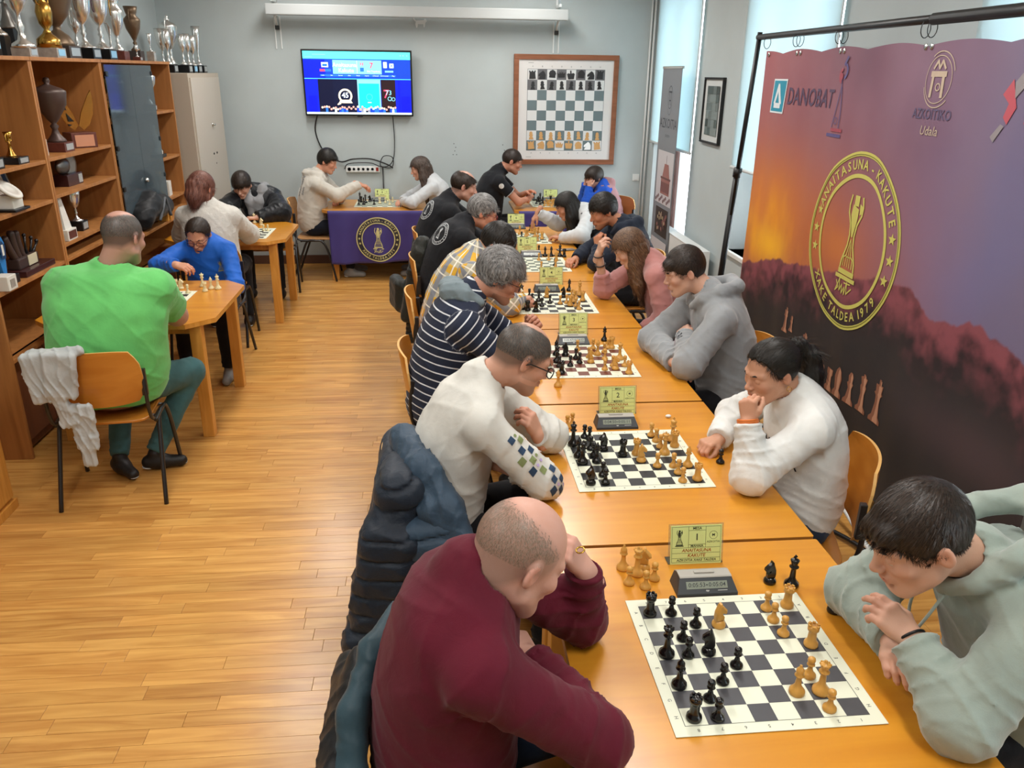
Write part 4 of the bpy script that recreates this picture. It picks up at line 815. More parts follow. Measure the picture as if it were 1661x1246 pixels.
c1=(0.752,1.848,0.750); clock((c1[0],c1[1]+.043,.75),'grey digital chess clock reading 0:05:53 on the nearest table')
c1=(0.743,2.997,0.750); clock((c1[0],c1[1]+.043,.75),'digital chess clock standing in front of the card of table two','0:04:50','0:05:11')
c1=(0.743,4.101,0.750); clock((c1[0],c1[1]+.043,.75),'digital chess clock standing behind the brown squared board','0:05:47','0:04:03')
c1=(0.750,5.231,0.750); clock((c1[0],c1[1]+.043,.75),'digital chess clock standing behind the board of the girl in pink','0:06:12','0:02:18')
c1=(0.770,6.335,0.750); clock((c1[0],c1[1]+.043,.75),'digital chess clock on the fifth table next to five captured black men','0:07:20','0:06:41')
c1=(0.775,7.586,0.750); clock((c1[0],c1[1]+.043,.75),'digital chess clock on the farthest table of the long row','0:08:02','0:06:30')
c1=(-0.627,9.343,0.750); clock((c1[0],c1[1]+.02,.75),'pale digital chess clock on the table with the left purple cloth','0:09:02','0:08:30')
c1=(1.328,9.335,0.750); clock((c1[0],c1[1]+.02,.75),'dark digital chess clock on the table below the wall board','0:03:02','0:05:30')
# ---- yellow-green table cards
M_card=mat('card_green','#dbe796',.5); M_cink=mat('card_ink','#2c3222',.6); M_cred=mat('card_red','#a8561f',.6); M_holder=mat('clear_acrylic','#d8dccc',.05,trans=.9)
def card(p,num,label,hz=.118,wd=.158):
    t=empty('table_card',p,0,label,'table card','yellow green table cards'); tilt=Matrix.Rotation(math.radians(-12),4,'X')
    w,h=wd/2,hz
    g=MB(); g.box((-w-.006,.0002,.0),(w+.006,.0016,h+.008),tilt); g.box((-w-.006,-.0,.0),(w+.006,.04,.0015)); g.build('holder',M_holder,t)
    g=MB(); g.box((-w,-.0022,.0),(w,-.0002,h+.004),tilt); g.build('card',M_card,t)
    F=Flat(); a=.004
    for z in (.035,.019): F.line([(-w+a,z),(w-a,z)],.0008,0)
    F.line([(-w+a,.006),(w-a,.006),(w-a,h),(-w+a,h),(-w+a,.006)],.0008,0); F.line([(-.024,.052),(-.024,h)],.0008,0); F.line([(.029,.052),(.029,h)],.0008,0); F.line([(-w+a,.052),(w-a,.052)],.0008,0); F.line([(-.024,h-.012),(.029,h-.012)],.0008,0); F.line([(-.024,.062),(.029,.062)],.0008,0)
    F.text('MESA',.0025,h-.0058,.0115,0,.014); F.text(num,.002,.084,.03,0,.006); F.text('MAHAIA',.0025,.057,.0105,0,.014)
    F.text('ANAITASUNA',.002,.043,.0145,1,.015,.2); F.text('KAKUTE',.002,.027,.0145,1,.015,.2); F.text('AZKOITIA XAKE TALDEA',.002,.0125,.0108,0,.01,.2)
    F.merge(trophy_icon(),-.052,.083,.031); F.ring(.053,.09,.012,.0128,0); F.text('M',.053,.09,.012,0,.01); F.text('AZKOITIA',.053,.069,.0088,0)
    me=F.mesh('card_print',[M_cink,M_cred],(0,0,0),(1,0,0),(0,0,1),.0028,0); me.transform(tilt); link('card_print',me,t)
CARDS=[((0.767,2.013,0.750),'1','card with number one standing behind the nearest clock'),((0.776,3.158,0.750),'2','card with number two standing behind the clock on the second table'),((0.772,4.299,0.750),'3','card with number three standing behind the clock on the third table'),((0.806,5.449,0.750),'4','card with number four standing behind the clock on the fourth table'),((0.759,6.549,0.750),'5','card with number five on the fifth table of the long row'),((0.782,7.716,0.750),'6','card with number six on the farthest table of the long row'),((-0.593,9.475,0.750),'8','small card on the table with the left purple cloth'),((1.357,9.441,0.750),'7','small card on the table below the wall board')]
for p,n_,l in CARDS: card(p,n_,'yellow green '+l)
# phone, pen on the fifth table
p=(1.379,6.362,0.750); p=(1.08,5.98+.18,.75)
t=empty('smartphone',(1.094,6.613,0.750),.25,'dark smartphone lying on the fifth table','phone'); MB().bbox((-.075,-.036,0),(.075,.036,.009),.003).build('case',mat('phone_grey','#4a4745',.4),t); MB().box((-.07,-.032,.009),(.07,.032,.0096)).build('screen',mat('phone_glass','#8a8178',.1),t)
g=MB(); g.tube([(0.851,6.422,0.756),(1.035,6.368,0.756)],.0045,8); tag(g.build('pen',M_black),'black pen lying across the fifth table','pen')
t=empty('crumpled_tissue',(0.989,3.106,0.752),0,'tiny crumpled piece of white paper behind the second board','paper'); MB().sphere((0,0,.006),.011,5,(1.2,.8,.6)).build('paper_ball',M_white,t)
# ================================================= people: signed-distance body builder
f32=np.float32
def cap(a,b,ra,rb=None,k=.02,cut=None,wr=None):
    a=np.array(a,f32); b=np.array(b,f32); rb=ra if rb is None else rb; ba=b-a; bb=max(float(ba@ba),1e-9); L=math.sqrt(bb); u=ba/L
    def fn(X,Y,Z):
        x=X-a[0];y=Y-a[1];z=Z-a[2]; h=(x*ba[0]+y*ba[1]+z*ba[2])/bb; hc=np.clip(h,0,1)
        d=np.sqrt((x-hc*ba[0])**2+(y-hc*ba[1])**2+(z-hc*ba[2])**2)-(ra+(rb-ra)*hc)
        if wr is not None: d=d+wr(h*L,L,X,Y,Z)
        if cut is not None: d=np.maximum(d,h*L-L-cut)
        return d
    R=max(ra,rb)+.004; return (fn,np.minimum(a,b)-R,np.maximum(a,b)+R,k)
def ell(c,r,M=None,k=.03):
    c=np.array(c,f32); r=np.array(r,f32); M=np.eye(3) if M is None else np.array(M,f32)   # rows = axes
    def fn(X,Y,Z):
        x=X-c[0];y=Y-c[1];z=Z-c[2]
        p=[(M[i][0]*x+M[i][1]*y+M[i][2]*z) for i in range(3)]
        k0=np.sqrt(sum((p[i]/r[i])**2 for i in range(3))); k1=np.sqrt(sum((p[i]/r[i]**2)**2 for i in range(3)))+1e-6
        return k0*(k0-1)/k1
    R=max(r)+.004; return (fn,c-R,c+R,k)
def rbox(c,half,M=None,r=.02,k=.02,bend=None):
    c=np.array(c,f32); M=np.eye(3) if M is None else np.array(M,f32); hf=np.array(half)-r
    def fn(X,Y,Z):
        x=X-c[0];y=Y-c[1];z=Z-c[2]; p=[M[i][0]*x+M[i][1]*y+M[i][2]*z for i in range(3)]
        if bend: p=bend(p)
        q=[np.abs(p[i])-hf[i] for i in range(3)]
        return np.sqrt(sum(np.maximum(a,0)**2 for a in q))+np.minimum(np.maximum(np.maximum(q[0],q[1]),q[2]),0)-r
    R=float(np.linalg.norm(half))+.03; return (fn,c-R,c+R,k)
def field(prims,h,lo=None,hi=None,post=None):
    if lo is None: lo=np.min([p[1] for p in prims if p[3]>=0],axis=0)-3*h; hi=np.max([p[2] for p in prims if p[3]>=0],axis=0)+3*h
    n=np.ceil((np.array(hi)-lo)/h).astype(int)+1; ax=[(lo[i]+h*np.arange(n[i])).astype(f32) for i in range(3)]
    G=np.full(n,.3,f32)
    for fn,a,b,k in prims:
        m=abs(k)+3*h; s=[slice(max(0,int((a[i]-m-lo[i])/h)),max(0,int((b[i]+m-lo[i])/h)+2)) for i in range(3)]
        if any(q.start>=n[i] or q.stop<=q.start for i,q in enumerate(s)): continue
        X=ax[0][s[0]][:,None,None];Y=ax[1][s[1]][None,:,None];Z=ax[2][s[2]][None,None,:]
        d=fn(X,Y,Z); g=G[s[0],s[1],s[2]]
        if k>=0:
            kk=max(k,1e-4); t=np.maximum(kk-np.abs(g-d),0)/kk; G[s[0],s[1],s[2]]=np.minimum(g,d)-t*t*kk*.25
        else:
            kk=-k; d=-d; t=np.maximum(kk-np.abs(g-d),0)/kk; G[s[0],s[1],s[2]]=np.maximum(g,d)+t*t*kk*.25
    if post: G=post(G,ax[0][:,None,None],ax[1][None,:,None],ax[2][None,None,:])
    return G,np.array(lo,float),h
_C=[(i,j,k) for i in (0,1) for j in (0,1) for k in (0,1)]
_E=[(a,b) for a in range(8) for b in range(a+1,8) if sum(abs(_C[a][i]-_C[b][i]) for i in range(3))==1]
def surf(G,lo,h):
    S=G<0; n=S.shape
    c=np.zeros((n[0]-1,n[1]-1,n[2]-1),np.int8)
    for i,j,k in _C: c+=S[i:n[0]-1+i,j:n[1]-1+j,k:n[2]-1+k]
    act=(c>0)&(c<8); I=np.argwhere(act)
    if len(I)==0: return np.zeros((0,3)),np.zeros((0,4),int)
    V=[G[I[:,0]+i,I[:,1]+j,I[:,2]+k] for i,j,k in _C]; P=np.zeros((len(I),3)); N=np.zeros(len(I))
    for a,b in _E:
        va,vb=V[a],V[b]; m=(va<0)!=(vb<0); t=np.where(m,va/np.where(m,va-vb,1),0)
        for q in range(3): P[:,q]+=np.where(m,_C[a][q]+(_C[b][q]-_C[a][q])*t,0)
        N+=m
    P=lo+h*(I+P/N[:,None]); ID=np.full(act.shape,-1,np.int32); ID[act]=np.arange(len(I)); F=[]
    for axis in range(3):
        o=[1 if q==axis else 0 for q in range(3)]
        A=S[:n[0]-o[0],:n[1]-o[1],:n[2]-o[2]]; B=S[o[0]:,o[1]:,o[2]:]; E_=np.argwhere(A!=B); 
        u,v=[(1,2),(2,0),(0,1)][axis]
        ok=(E_[:,u]>0)&(E_[:,v]>0)&(E_[:,u]<n[u]-1)&(E_[:,v]<n[v]-1); E_=E_[ok]
        def cid(du,dv): q=E_.copy(); q[:,u]-=du; q[:,v]-=dv; return ID[q[:,0],q[:,1],q[:,2]]
        Q=np.stack([cid(1,1),cid(0,1),cid(0,0),cid(1,0)],1); ins=S[E_[:,0],E_[:,1],E_[:,2]]; Q[~ins]=Q[~ins][:,::-1]; Q=Q[(Q>=0).all(1)]; F.append(Q)
    return P,np.concatenate(F)
def frame(look,up=(0,0,1),roll=0):
    y=np.array(look,float); y/=np.linalg.norm(y); x=np.cross(y,up); x/=np.linalg.norm(x); z=np.cross(x,y)
    if roll: c,s=math.cos(roll),math.sin(roll); x,z=c*x+s*z,-s*x+c*z
    return np.array([x,y,z])      # rows: right, forward, up
V3=lambda *a: np.array(a,float)
def nrm(v): v=np.array(v,float); return v/(np.linalg.norm(v)+1e-9)
def head_prims(o):
    """head in its own frame: x right, y forward, z up, eyes at z=0; chin at -.115, crown at +.115"""
    jw=o.get('jaw',1); P=[ell((0,-.014,.030),(.0765,.097,.086),k=.02),ell((0,.022,-.030),(.062,.066,.080),k=.03),ell((0,.064,-.092),(.024*jw,.024,.020),k=.03)]
    for s in (-1,1):
        P+=[cap((s*.047*jw,.012,-.062),(s*.020,.066,-.094),.018,.016,k=.03),ell((s*.044,.062,-.022),(.018,.018,.016),k=.025),cap((s*.014,.084,.020),(s*.048,.068,.021),.0085,.007,k=.018),ell((s*.031,.094,.001),(.0175,.013,.0125),k=-.010)]
    P+=[cap((0,.083,.010),(0,.104,-.024),.0065,.0095,k=.012),ell((0,.105,-.028),(.0105,.0095,.0085),k=.008)]
    for s in (-1,1): P+=[ell((s*.0115,.097,-.031),(.0068,.0085,.006),k=.006),ell((s*.006,.1,-.0395),(.0035,.006,.004),k=-.003)]
    P+=[ell((0,.084,-.058),(.026,.016,.016),k=.012),cap((-.017,.093,-.0535),(.017,.093,-.0535),.0042,k=.005),cap((-.015,.0935,-.0635),(.015,.0935,-.0635),.0052,k=.005),cap((-.022,.096,-.0583),(.022,.096,-.0583),.0016,k=-.003),ell((0,.090,-.076),(.018,.01,.006),k=-.012)]
    op=o.get('eyes',.35)
    for s in (-1,1):
        e=ell((s*.031,.0745,.001),(.0135,.0135,.0125),k=.003)
        fn0=e[0]; zc=-.009+.012*op
        P.append(((lambda f,zc: (lambda X,Y,Z: np.maximum(f(X,Y,Z),zc-Z)))(fn0,zc),e[1],e[2],.002))
        P.append(((lambda f: (lambda X,Y,Z: np.maximum(f(X,Y,Z),Z+.0085)))(fn0),e[1],e[2],.002))
        # ear
        R=frame((s*.32,-.95,0)); 
        P+=[ell((s*.079,-.012,-.004),(.0085,.017,.030),M=[nrm((1,s*.30,0)),nrm((-s*.30,1,-.18)),(0,.18,1)],k=.006),ell((s*.0885,-.008,-.002),(.006,.010,.019),M=[nrm((1,s*.3,0)),nrm((-s*.3,1,0)),(0,0,1)],k=-.004)]
    return P
def head_mesh(o,Nl,h):
    """Nl: neck base in head frame"""
    nr=o.get('neck',.053); P=[cap((0,-.030,-.040),tuple(Nl),nr,nr*1.06,k=.03)]
    P=head_prims(o)+P
    G,lo,hh=field(P,h,V3(-.105,-.125,-.17),V3(.105,.128,.128)); v,f=surf(G,lo,hh); o['hm']=(v,f)
    sk=np.array(lin(o['skin'])); c=np.tile(sk,(len(v),1))
    x,y,z=v.T; g=lambda cx,cy,cz,s: np.exp(-((np.abs(x)-cx)**2+(y-cy)**2+(z-cz)**2)/s**2)
    def blend(w,col_): nonlocal c; c=c*(1-w[:,None])+np.array(col_)*w[:,None]
    blend(np.clip(g(.045,.07,-.03,.028)*.35,0,1),sk*np.array([1.02,.72,.70])); blend(np.clip(g(0,.108,-.028,.014)*.35,0,1),sk*np.array([1.0,.70,.66]))
    blend(np.clip(g(.08,-.01,0,.028)*.5,0,1),sk*np.array([1.0,.66,.60]))
    lip=np.clip(1.25*np.exp(-(x/.021)**4-((z+.0585)/.0085)**4)*(y>.082),0,1); blend(lip*o.get('lips',.7),sk*np.array([.82,.48,.46]))
    if o.get('scalp'):
        sc=o['scalp']; zl=np.interp(y,[p[0] for p in sc['line']],[p[1] for p in sc['line']]); w=np.clip((z-zl)/.028+.5,0,1)
        if 'bald' in sc: z0,y0,w_=sc['bald']; q=np.sqrt((x/w_)**2+((y-y0)/.11)**2+((z-.115)/z0)**2); w=w*np.clip((q-1)/.22+.3,0,1)
        w=w*(np.abs(x)<.0835)*(y<.075); o['hw']=w; blend(w*sc['k'],lin(sc['c']))
    if o.get('beard'): 
        w=np.clip(np.exp(-((z+.08)/.045)**2)*(y>-.0)*1.2*(np.abs(z+.0585)>.009),0,1)*np.clip((.0-z)/.05,0,1); blend(w*o['beard'],lin(o.get('beardcol','#4a4038')))
    return v,f,c
FL=[.070,.080,.074,.058]; FY=[.027,.009,-.010,-.027]
def hand_prims(curl,side,spread=0,thumb=.5,pinch=0):
    """wrist at origin, +x fingers, +z back of hand, +y thumb side (side=+1) """
    P=[cap((-.05,0,0),(.0,0,0),.027,.024,k=.02),ell((-.005,0,0),(.03,.027,.019),k=.02)]
    cu=curl if isinstance(curl,(list,tuple)) else [curl]*4
    for i in range(4):
        y=FY[i]*side; P.append(cap((.012,y*.55,0),(.082-abs(i-1)*.004,y,0.002),.0125,.0115,k=.010))
        a=0;p=V3(.083-abs(i-1)*.005,y,.001); L=FL[i]
        for j,(fr,r0,r1) in enumerate(((.46,.0098,.0088),(.30,.0088,.0080),(.24,.0080,.0066))):
            a+=cu[i]*(.9 if j==0 else 1.15 if j==1 else .75); d=V3(math.cos(a),(spread*(1.5-i)*.12-y*.6*(1 if a>.6 else 0))*side if j==0 else 0,-math.sin(a)); d=nrm(d); q=p+d*L*fr; P.append(cap(p,q,r0,r1,k=.004)); p=q
    P.append(cap((.015,.016*side,-.004),(.045,.038*side,-.012),.016,.0125,k=.012))
    t1=V3(.045,.038*side,-.012); t2=t1+nrm(V3(.85,.45*side*(1-thumb),-.35-.5*thumb))*.034; t3=t2+nrm(V3(.9,-.35*side*thumb,-.35-.4*thumb))*.027; P+=[cap(t1,t2,.0118,.0102,k=.006),cap(t2,t3,.0100,.0078,k=.004)]
    P.append(ell((.05,0,-.006),(.038,.034,.012),k=.012)); return P
def hand_mesh(curl,side,h,skin,**kw):
    G,lo,hh=field(hand_prims(curl,side,**kw),h); v,f=surf(G,lo,hh); sk=np.array(lin(skin)); c=np.tile(sk,(len(v),1))
    w=np.clip((v[:,0]-.07)/.1,0,.35)[:,None]; c=c*(1-w)+sk*np.array([1.03,.78,.74])*w; return v,f,c
def joinm(L):
    v=[];f=[];c=[];o=0
    for a,b,d in L: v.append(a); f.append(b+o); c.append(d); o+=len(a)
    return np.concatenate(v),np.concatenate(f),np.concatenate(c)
HCOL={}
def hairtex(name,color,c2=None,rough=.45,scale=1):
    k='hair_'+name
    if k in MATS: return MATS[k]
    m,n,b,L=nt(k); tc=n.nodes.new('ShaderNodeTexCoord'); a=n.nodes.new('ShaderNodeAttribute'); a.attribute_name='strand'
    t=n.nodes.new('ShaderNodeTexNoise'); t.inputs['Scale'].default_value=1; t.inputs['Detail'].default_value=3; L.new(a.outputs['Vector'],t.inputs[0])
    r=n.nodes.new('ShaderNodeValToRGB'); L.new(t.outputs[0],r.inputs[0]); r.color_ramp.elements[0].position=.35; r.color_ramp.elements[1].position=.68
    c=lin(color); r.color_ramp.elements[0].color=(*[x*.45 for x in c],1); r.color_ramp.elements[1].color=(*(lin(c2) if c2 else [min(1,x*1.7) for x in c]),1)
    L.new(r.outputs[0],b.inputs['Base Color']); b.inputs['Roughness'].default_value=rough; b.inputs['Specular IOR Level'].default_value=.4; HCOL[k]=(color,c2 or '#%02x%02x%02x'%tuple(min(255,int(int(color[i:i+2],16)*1.9)) for i in (1,3,5)))
    bp=n.nodes.new('ShaderNodeBump'); bp.inputs['Strength'].default_value=.7; bp.inputs['Distance'].default_value=.004; L.new(t.outputs[0],bp.inputs['Height']); L.new(bp.outputs[0],b.inputs['Normal']); MATS[k]=m; return m
def hair_mesh(o,h,style,chains=(),amp=.0025):
    """style keys: top,side,back thickness; line: [(y,zmin)...]; bald: crown limit; curl; chains: [(pts,[radii])] in head frame"""
    t,s_,bk=style.get('top',.014),style.get('side',.008),style.get('back',.010)
    rx,ry,rz=.0765+s_,.097+bk,.086+t
    P=[ell((0,-.014-.0*bk,.030),(rx,ry,rz),k=.01)]
    if style.get('fringe'): P+=[cap((-.035,.068,.066),(.03,.074,.058),.018,.017,k=.02)]
    line=style.get('line',[(-.12,-.075),(-.06,-.068),(-.03,-.035),(-.005,-.012),(.018,-.014),(.03,.008),(.052,.040),(.1,.062)])
    ly=[p[0] for p in line]; lz=[p[1] for p in line]
    def post(G,X,Y,Z):
        zm=np.interp(np.broadcast_to(Y,(1,Y.shape[1],1)).ravel(),ly,lz).reshape(1,-1,1).astype(f32)
        wob=.004*np.sin(X*160+Y*60)+.003*np.sin(X*310-Y*90)
        D=np.maximum(G,(zm+wob-Z)*.8)
        if 'bald' in style:
            z0,y0,w_=style['bald']; q=np.sqrt((X/w_)**2+((Y-y0)/.11)**2+((Z-.115)/z0)**2); D=np.maximum(D,(1.12-q)*.05)
        return D
    a=style.get('strand',(1,0))
    G,lo,hh=field(P,h,V3(-.14,-.16,-.13),V3(.14,.15,.17),post)
    if chains:
        C=[]
        for pts,rad in chains:
            for i in range(len(pts)-1): C.append(cap(pts[i],pts[i+1],rad[i],rad[i+1],k=.02))
        G2,lo2,_=field(C,h*1.25); 
    ax=[(lo[i]+hh*np.arange(G.shape[i])) for i in range(3)]; X=ax[0][:,None,None];Y=ax[1][None,:,None];Z=ax[2][None,None,:]
    def disp(X,Y,Z):
        if style.get('curly'): return .006*np.sin(X*150+3*np.sin(Y*60))*np.sin(Y*150+3*np.sin(Z*70))*np.sin(Z*150+2*np.sin(X*80))
        th=np.arctan2(X,-(Y+.02)); return amp*(np.sin(th*34+Z*25+3*np.sin(Z*18+Y*20))+.6*np.sin(th*71+Y*90-2*np.sin(Z*31)))*.7
    G=G+disp(X,Y,Z).astype(f32)*.45
    v,f=surf(G,lo,hh); out=[(v,f)]
    if chains:
        ax=[(lo2[i]+h*1.25*np.arange(G2.shape[i])) for i in range(3)]; X=ax[0][:,None,None];Y=ax[1][None,:,None];Z=ax[2][None,None,:]
        G2=G2+(.0022*np.sin(X*190+np.sin(Z*17)*3)+.0022*np.sin(Y*190+np.sin(Z*14)*3)).astype(f32); v2,f2=surf(G2,lo2,h*1.25); out.append((v2,f2))
    v=np.concatenate([q[0] for q in out]); n0=len(out[0][0]); f=out[0][1] if len(out)==1 else np.concatenate([out[0][1],out[1][1]+n0])
    x,y,z=v.T
    if style.get('curly'): st=v*90
    else:
        th=np.arctan2(x,-(y+.02)); rr=np.sqrt(x*x+y*y)
        st=np.stack([x*260+z*20,y*26,z*26],1) if style.get('comb','f')=='f' else np.stack([x*240,y*240,z*14],1)
        if len(out)>1: st[n0:]=np.stack([x*300,y*300,z*12],1)[n0:]
    return v,f,st
def strands(v,f,n,L,style,cols,rs,chain0=None,wd=.0011,seg=4):
    rs=np.random.RandomState(rs); v=np.asarray(v); fi=rs.randint(0,len(f),n); q=v[f[fi]]; w=rs.dirichlet((1,1,1,1),n)[:,:,None]; p=(q*w).sum(1)
    nn=np.cross(q[:,2]-q[:,0],q[:,3]-q[:,1]); nn/=np.linalg.norm(nn,axis=1)[:,None]+1e-9
    c=np.array([0,-.014,.030]); islock=np.linalg.norm((p-c)/np.array([.09,.115,.10]),axis=1)>1.28
    pole=np.array(style.get('pole',(0.01,-.075,.115))); sg=style.get('flow',1); fl=(p-pole)*sg
    if style.get('fwd'): fl=fl/ (np.linalg.norm(fl,axis=1)[:,None]+1e-9)+np.array([.1,style['fwd'],0])*np.clip((p[:,2:3]-.03)/.05,0,1)
    dn=np.array([0,.0,-1.]); fl=np.where((islock&(style.get('comb')=='l'))[:,None],dn,fl)
    if chain0 is not None and len(chain0)>1:
        cc=np.array([(a+b)/2 for a,b in zip(chain0[:-1],chain0[1:])]); cd=np.array([nrm(b-a) for a,b in zip(chain0[:-1],chain0[1:])]); k=np.argmin(((p[:,None]-cc[None])**2).sum(2),1); fl=np.where(islock[:,None],cd[k],fl)
    if style.get('curly'): fl=rs.randn(n,3)
    fl=fl+rs.randn(n,3)*.04*np.linalg.norm(fl,axis=1)[:,None]*style.get('jit',1)
    t=fl-nn*(fl*nn).sum(1)[:,None]; t/=np.linalg.norm(t,axis=1)[:,None]+1e-9
    LL=L*(.6+.7*rs.rand(n)); LL=LL*np.clip((p[:,2]+.045)/.085,.28,1) if style.get('comb')!='l' and style.get('flow',1)>0 else LL; LL=np.where(islock,LL*1.6,LL); lift=style.get('lift',.18); d=t+nn*lift; d/=np.linalg.norm(d,axis=1)[:,None]
    P=[p-nn*.001]; r_=np.array([.0765+style.get('side',.008),.097+style.get('back',.01),.086+style.get('top',.014)])
    for i in range(seg):
        d=d+t*.25-nn*lift*.45+np.array([0,0,-style.get('grav',.06)]); 
        if style.get('curly'): d=d+np.cross(d,nn)*.9
        d/=np.linalg.norm(d,axis=1)[:,None]; x=P[-1]+d*(LL/seg)[:,None]; u=(x-c)/r_; k=np.linalg.norm(u,axis=1)[:,None]; x=np.where((k<1)&(k>.8),c+r_*u/k*1.002,x); P.append(x)
    W=np.cross(d,nn); W/=np.linalg.norm(W,axis=1)[:,None]+1e-9; vs=[]
    for i,x in enumerate(P): ww=wd*(1-.85*(i/seg)**2)*.5; vs+=[x-W*ww,x+W*ww]
    V=np.stack(vs,1).reshape(-1,3); m=2*(seg+1); b=(np.arange(n)*m)[:,None]; F=np.concatenate([b+np.array([2*i,2*i+1,2*i+3,2*i+2]) for i in range(seg)])
    a=np.array(lin(cols[0])); b2=np.array(lin(cols[1])); k=rs.rand(n)**1.6; C=a*(1-k[:,None])+b2*k[:,None]; C=np.repeat(C,m,0); return V,F,C
def toworld(v,Rm,o,s=1): return (v*s)@Rm+np.array(o)
def setattr3(me,name,a):
    at_=me.attributes.new(name,'FLOAT_VECTOR','POINT'); at_.data.foreach_set('vector',np.asarray(a,f32).ravel())
CF=.3
def folds(joints,amp):
    """cloth folds gathered round joints: (point, radius, axis, frequency)"""
    J=[(np.array(p,f32),r,nrm(a).astype(f32),fq) for p,r,a,fq in joints]
    def post(G,X,Y,Z):
        q=1-np.abs(np.sin(X*13+Z*9+2*np.sin(Z*11+Y*7))); q2=1-np.abs(np.sin(Y*15-Z*8+2*np.sin(Z*12+X*9))); D=-.0035*q**4-.0035*q2**4+.0015*np.sin(X*31+2*np.sin(Z*23))
        for p,r,a,fq in J:
            x=X-p[0];y=Y-p[1];z=Z-p[2]; w=np.exp(-(x*x+y*y+z*z)/(r*r)*.8); ph=(x*a[0]+y*a[1]+z*a[2])*fq*1.25+2.4*np.sin(x*17+z*13+1)+2.2*np.sin(y*19-x*11)+1.2*np.sin(z*31+y*9)
            q=1-np.abs(np.sin(ph*.5)); D=D-amp*w*(q**3*1.5-.25)
        return G+D.astype(f32)
    return post
M_strand=vcmat('hair_strand',.42,.45)
STY={
'short':dict(fwd=.5,lift=.32,jit=4,top=.016,side=.007,back=.008),
'crop':dict(fwd=.4,lift=.35,top=.010,side=.004,back=.004),
'bald_ring':dict(top=.004,side=.003,back=.004,bald=(.085,.03,.062)),
'thin':dict(top=.006,side=.007,back=.008,bald=(.05,.045,.05)),
'fluffy':dict(lift=.5,jit=5,fwd=.4,top=.026,side=.022,back=.02,line=[(-.14,-.085),(-.06,-.08),(-.03,-.05),(-.005,-.018),(.02,-.02),(.035,.01),(.06,.035),(.12,.05)]),
'fringe':dict(fwd=.45,lift=.16,top=.022,side=.008,back=.009,fringe=1,line=[(-.12,-.055),(-.06,-.05),(-.03,-.02),(-.005,0),(.02,-.004),(.035,.012),(.06,.030),(.12,.034)]),
'curly':dict(lift=.5,top=.026,side=.014,back=.014,curly=1,line=[(-.12,-.075),(-.06,-.065),(-.03,-.03),(-.005,0),(.02,-.008),(.035,.02),(.06,.038),(.12,.045)]),
'long':dict(lift=.07,jit=3,pole=(0,.0,.12),grav=.25,top=.014,side=.014,back=.016,comb='l',line=[(-.14,-.12),(-.06,-.12),(-.03,-.12),(-.0,-.11),(.015,-.06),(.03,.01),(.055,.045),(.12,.065)]),
'pulled':dict(pole=(0,-.12,.065),flow=-1,lift=.04,grav=0,top=.010,side=.008,back=.010,line=[(-.12,-.07),(-.06,-.06),(-.03,-.03),(-.005,0),(.015,.002),(.03,.028),(.045,.056),(.06,.078),(.12,.10)]),
'bob':dict(lift=.12,jit=5,pole=(0,-.02,.12),grav=.2,top=.016,side=.018,back=.02,comb='l',fringe=1,line=[(-.14,-.09),(-.06,-.095),(-.03,-.095),(.0,-.095),(.03,-.09),(.045,-.05),(.055,.025),(.12,.028)])}
M_skin=vcmat('skin',.48,.35,bump=.15,bscale=260,sss=.03)
M_eyew=mat('eye_white','#d8d2cc',.2); M_iris=mat('eye_iris','#2b1a12',.15)
_eye=None
def eye_mesh():
    global _eye
    if _eye is None:
        g=MB(); g.sphere((0,0,0),.0125,8); R=Matrix.Rotation(-PI/2,4,'X'); g.v=[tuple(R@Vector(p)) for p in g.v]
        _eye=g.mesh('eye',[M_eyew,M_iris])
        for p in _eye.polygons:
            if p.center.y>.0112: p.material_index=1
    return _eye
def torso_chain(sp,infl=0,gm=1):
    """ellipsoids along a bent spine"""
    P,N=np.array(sp['P'],float),np.array(sp['N'],float); SL,SR=np.array(sp['SL'],float),np.array(sp['SR'],float)
    F=nrm([sp['F'][0],sp['F'][1],0]); latH=np.cross(F,(0,0,1)); latS=nrm(SR-SL); g=sp.get('girth',(1,1,0))
    C=(P+N)/2-F*sp.get('slump',.05); out=[]
    T=[(0.0,.170,.130,.13),(.16,.166,.130,.15),(.33,.160,.126,.16),(.50,.164,.125,.16),(.68,.174,.120,.14),(.86,.160,.098,.095)]
    W=np.linalg.norm(SR-SL)/.36
    for t,rl,rd,ru in T:
        c=(1-t)**2*P+2*t*(1-t)*C+t*t*N; tn=nrm(-2*(1-t)*P+2*(1-2*t)*C+2*t*N); lt=nrm(latH*(1-t)+latS*t); lt=nrm(lt-tn*(lt@tn)); fw=np.cross(tn,lt)
        b=1+g[2]*math.exp(-((t-.25)/.25)**2); ww=(1-t)*1+t*W
        c=c+fw*(g[2]*.10*math.exp(-((t-.25)/.22)**2))
        out.append(ell(c,(rl*g[0]*(1+(b-1)*.5)*ww+infl,rd*g[1]*b+infl,ru+infl*.3),M=[lt,fw,tn],k=.08*gm))
    return out
def mkobj(name,v,f,mats,parent,col_=None,extra=None):
    me=npmesh(name,v,f,mats,True,col_)
    if extra:
        for k,a in extra.items(): setattr3(me,k,a)
    return link(name,me,parent)
def longhair(HC,F,L,w=1.):
    H=V3(*HC); F=nrm([F[0],F[1],0]); lat=np.cross(F,(0,0,1)); z=V3(0,0,1); out=[([H-F*.05,H-F*.085-z*.10,H-F*.115-z*L*.65,H-F*.12-z*L],[.085*w,.078*w,.066*w,.025])]
    for s in (-1,1): out.append(([H+lat*s*.052-F*.015,H+lat*s*.066-F*.03-z*.09,H+lat*s*.072-F*.065-z*L*.6,H+lat*s*.06-F*.08-z*L*.9],[.042,.040,.036,.012]))
    return out
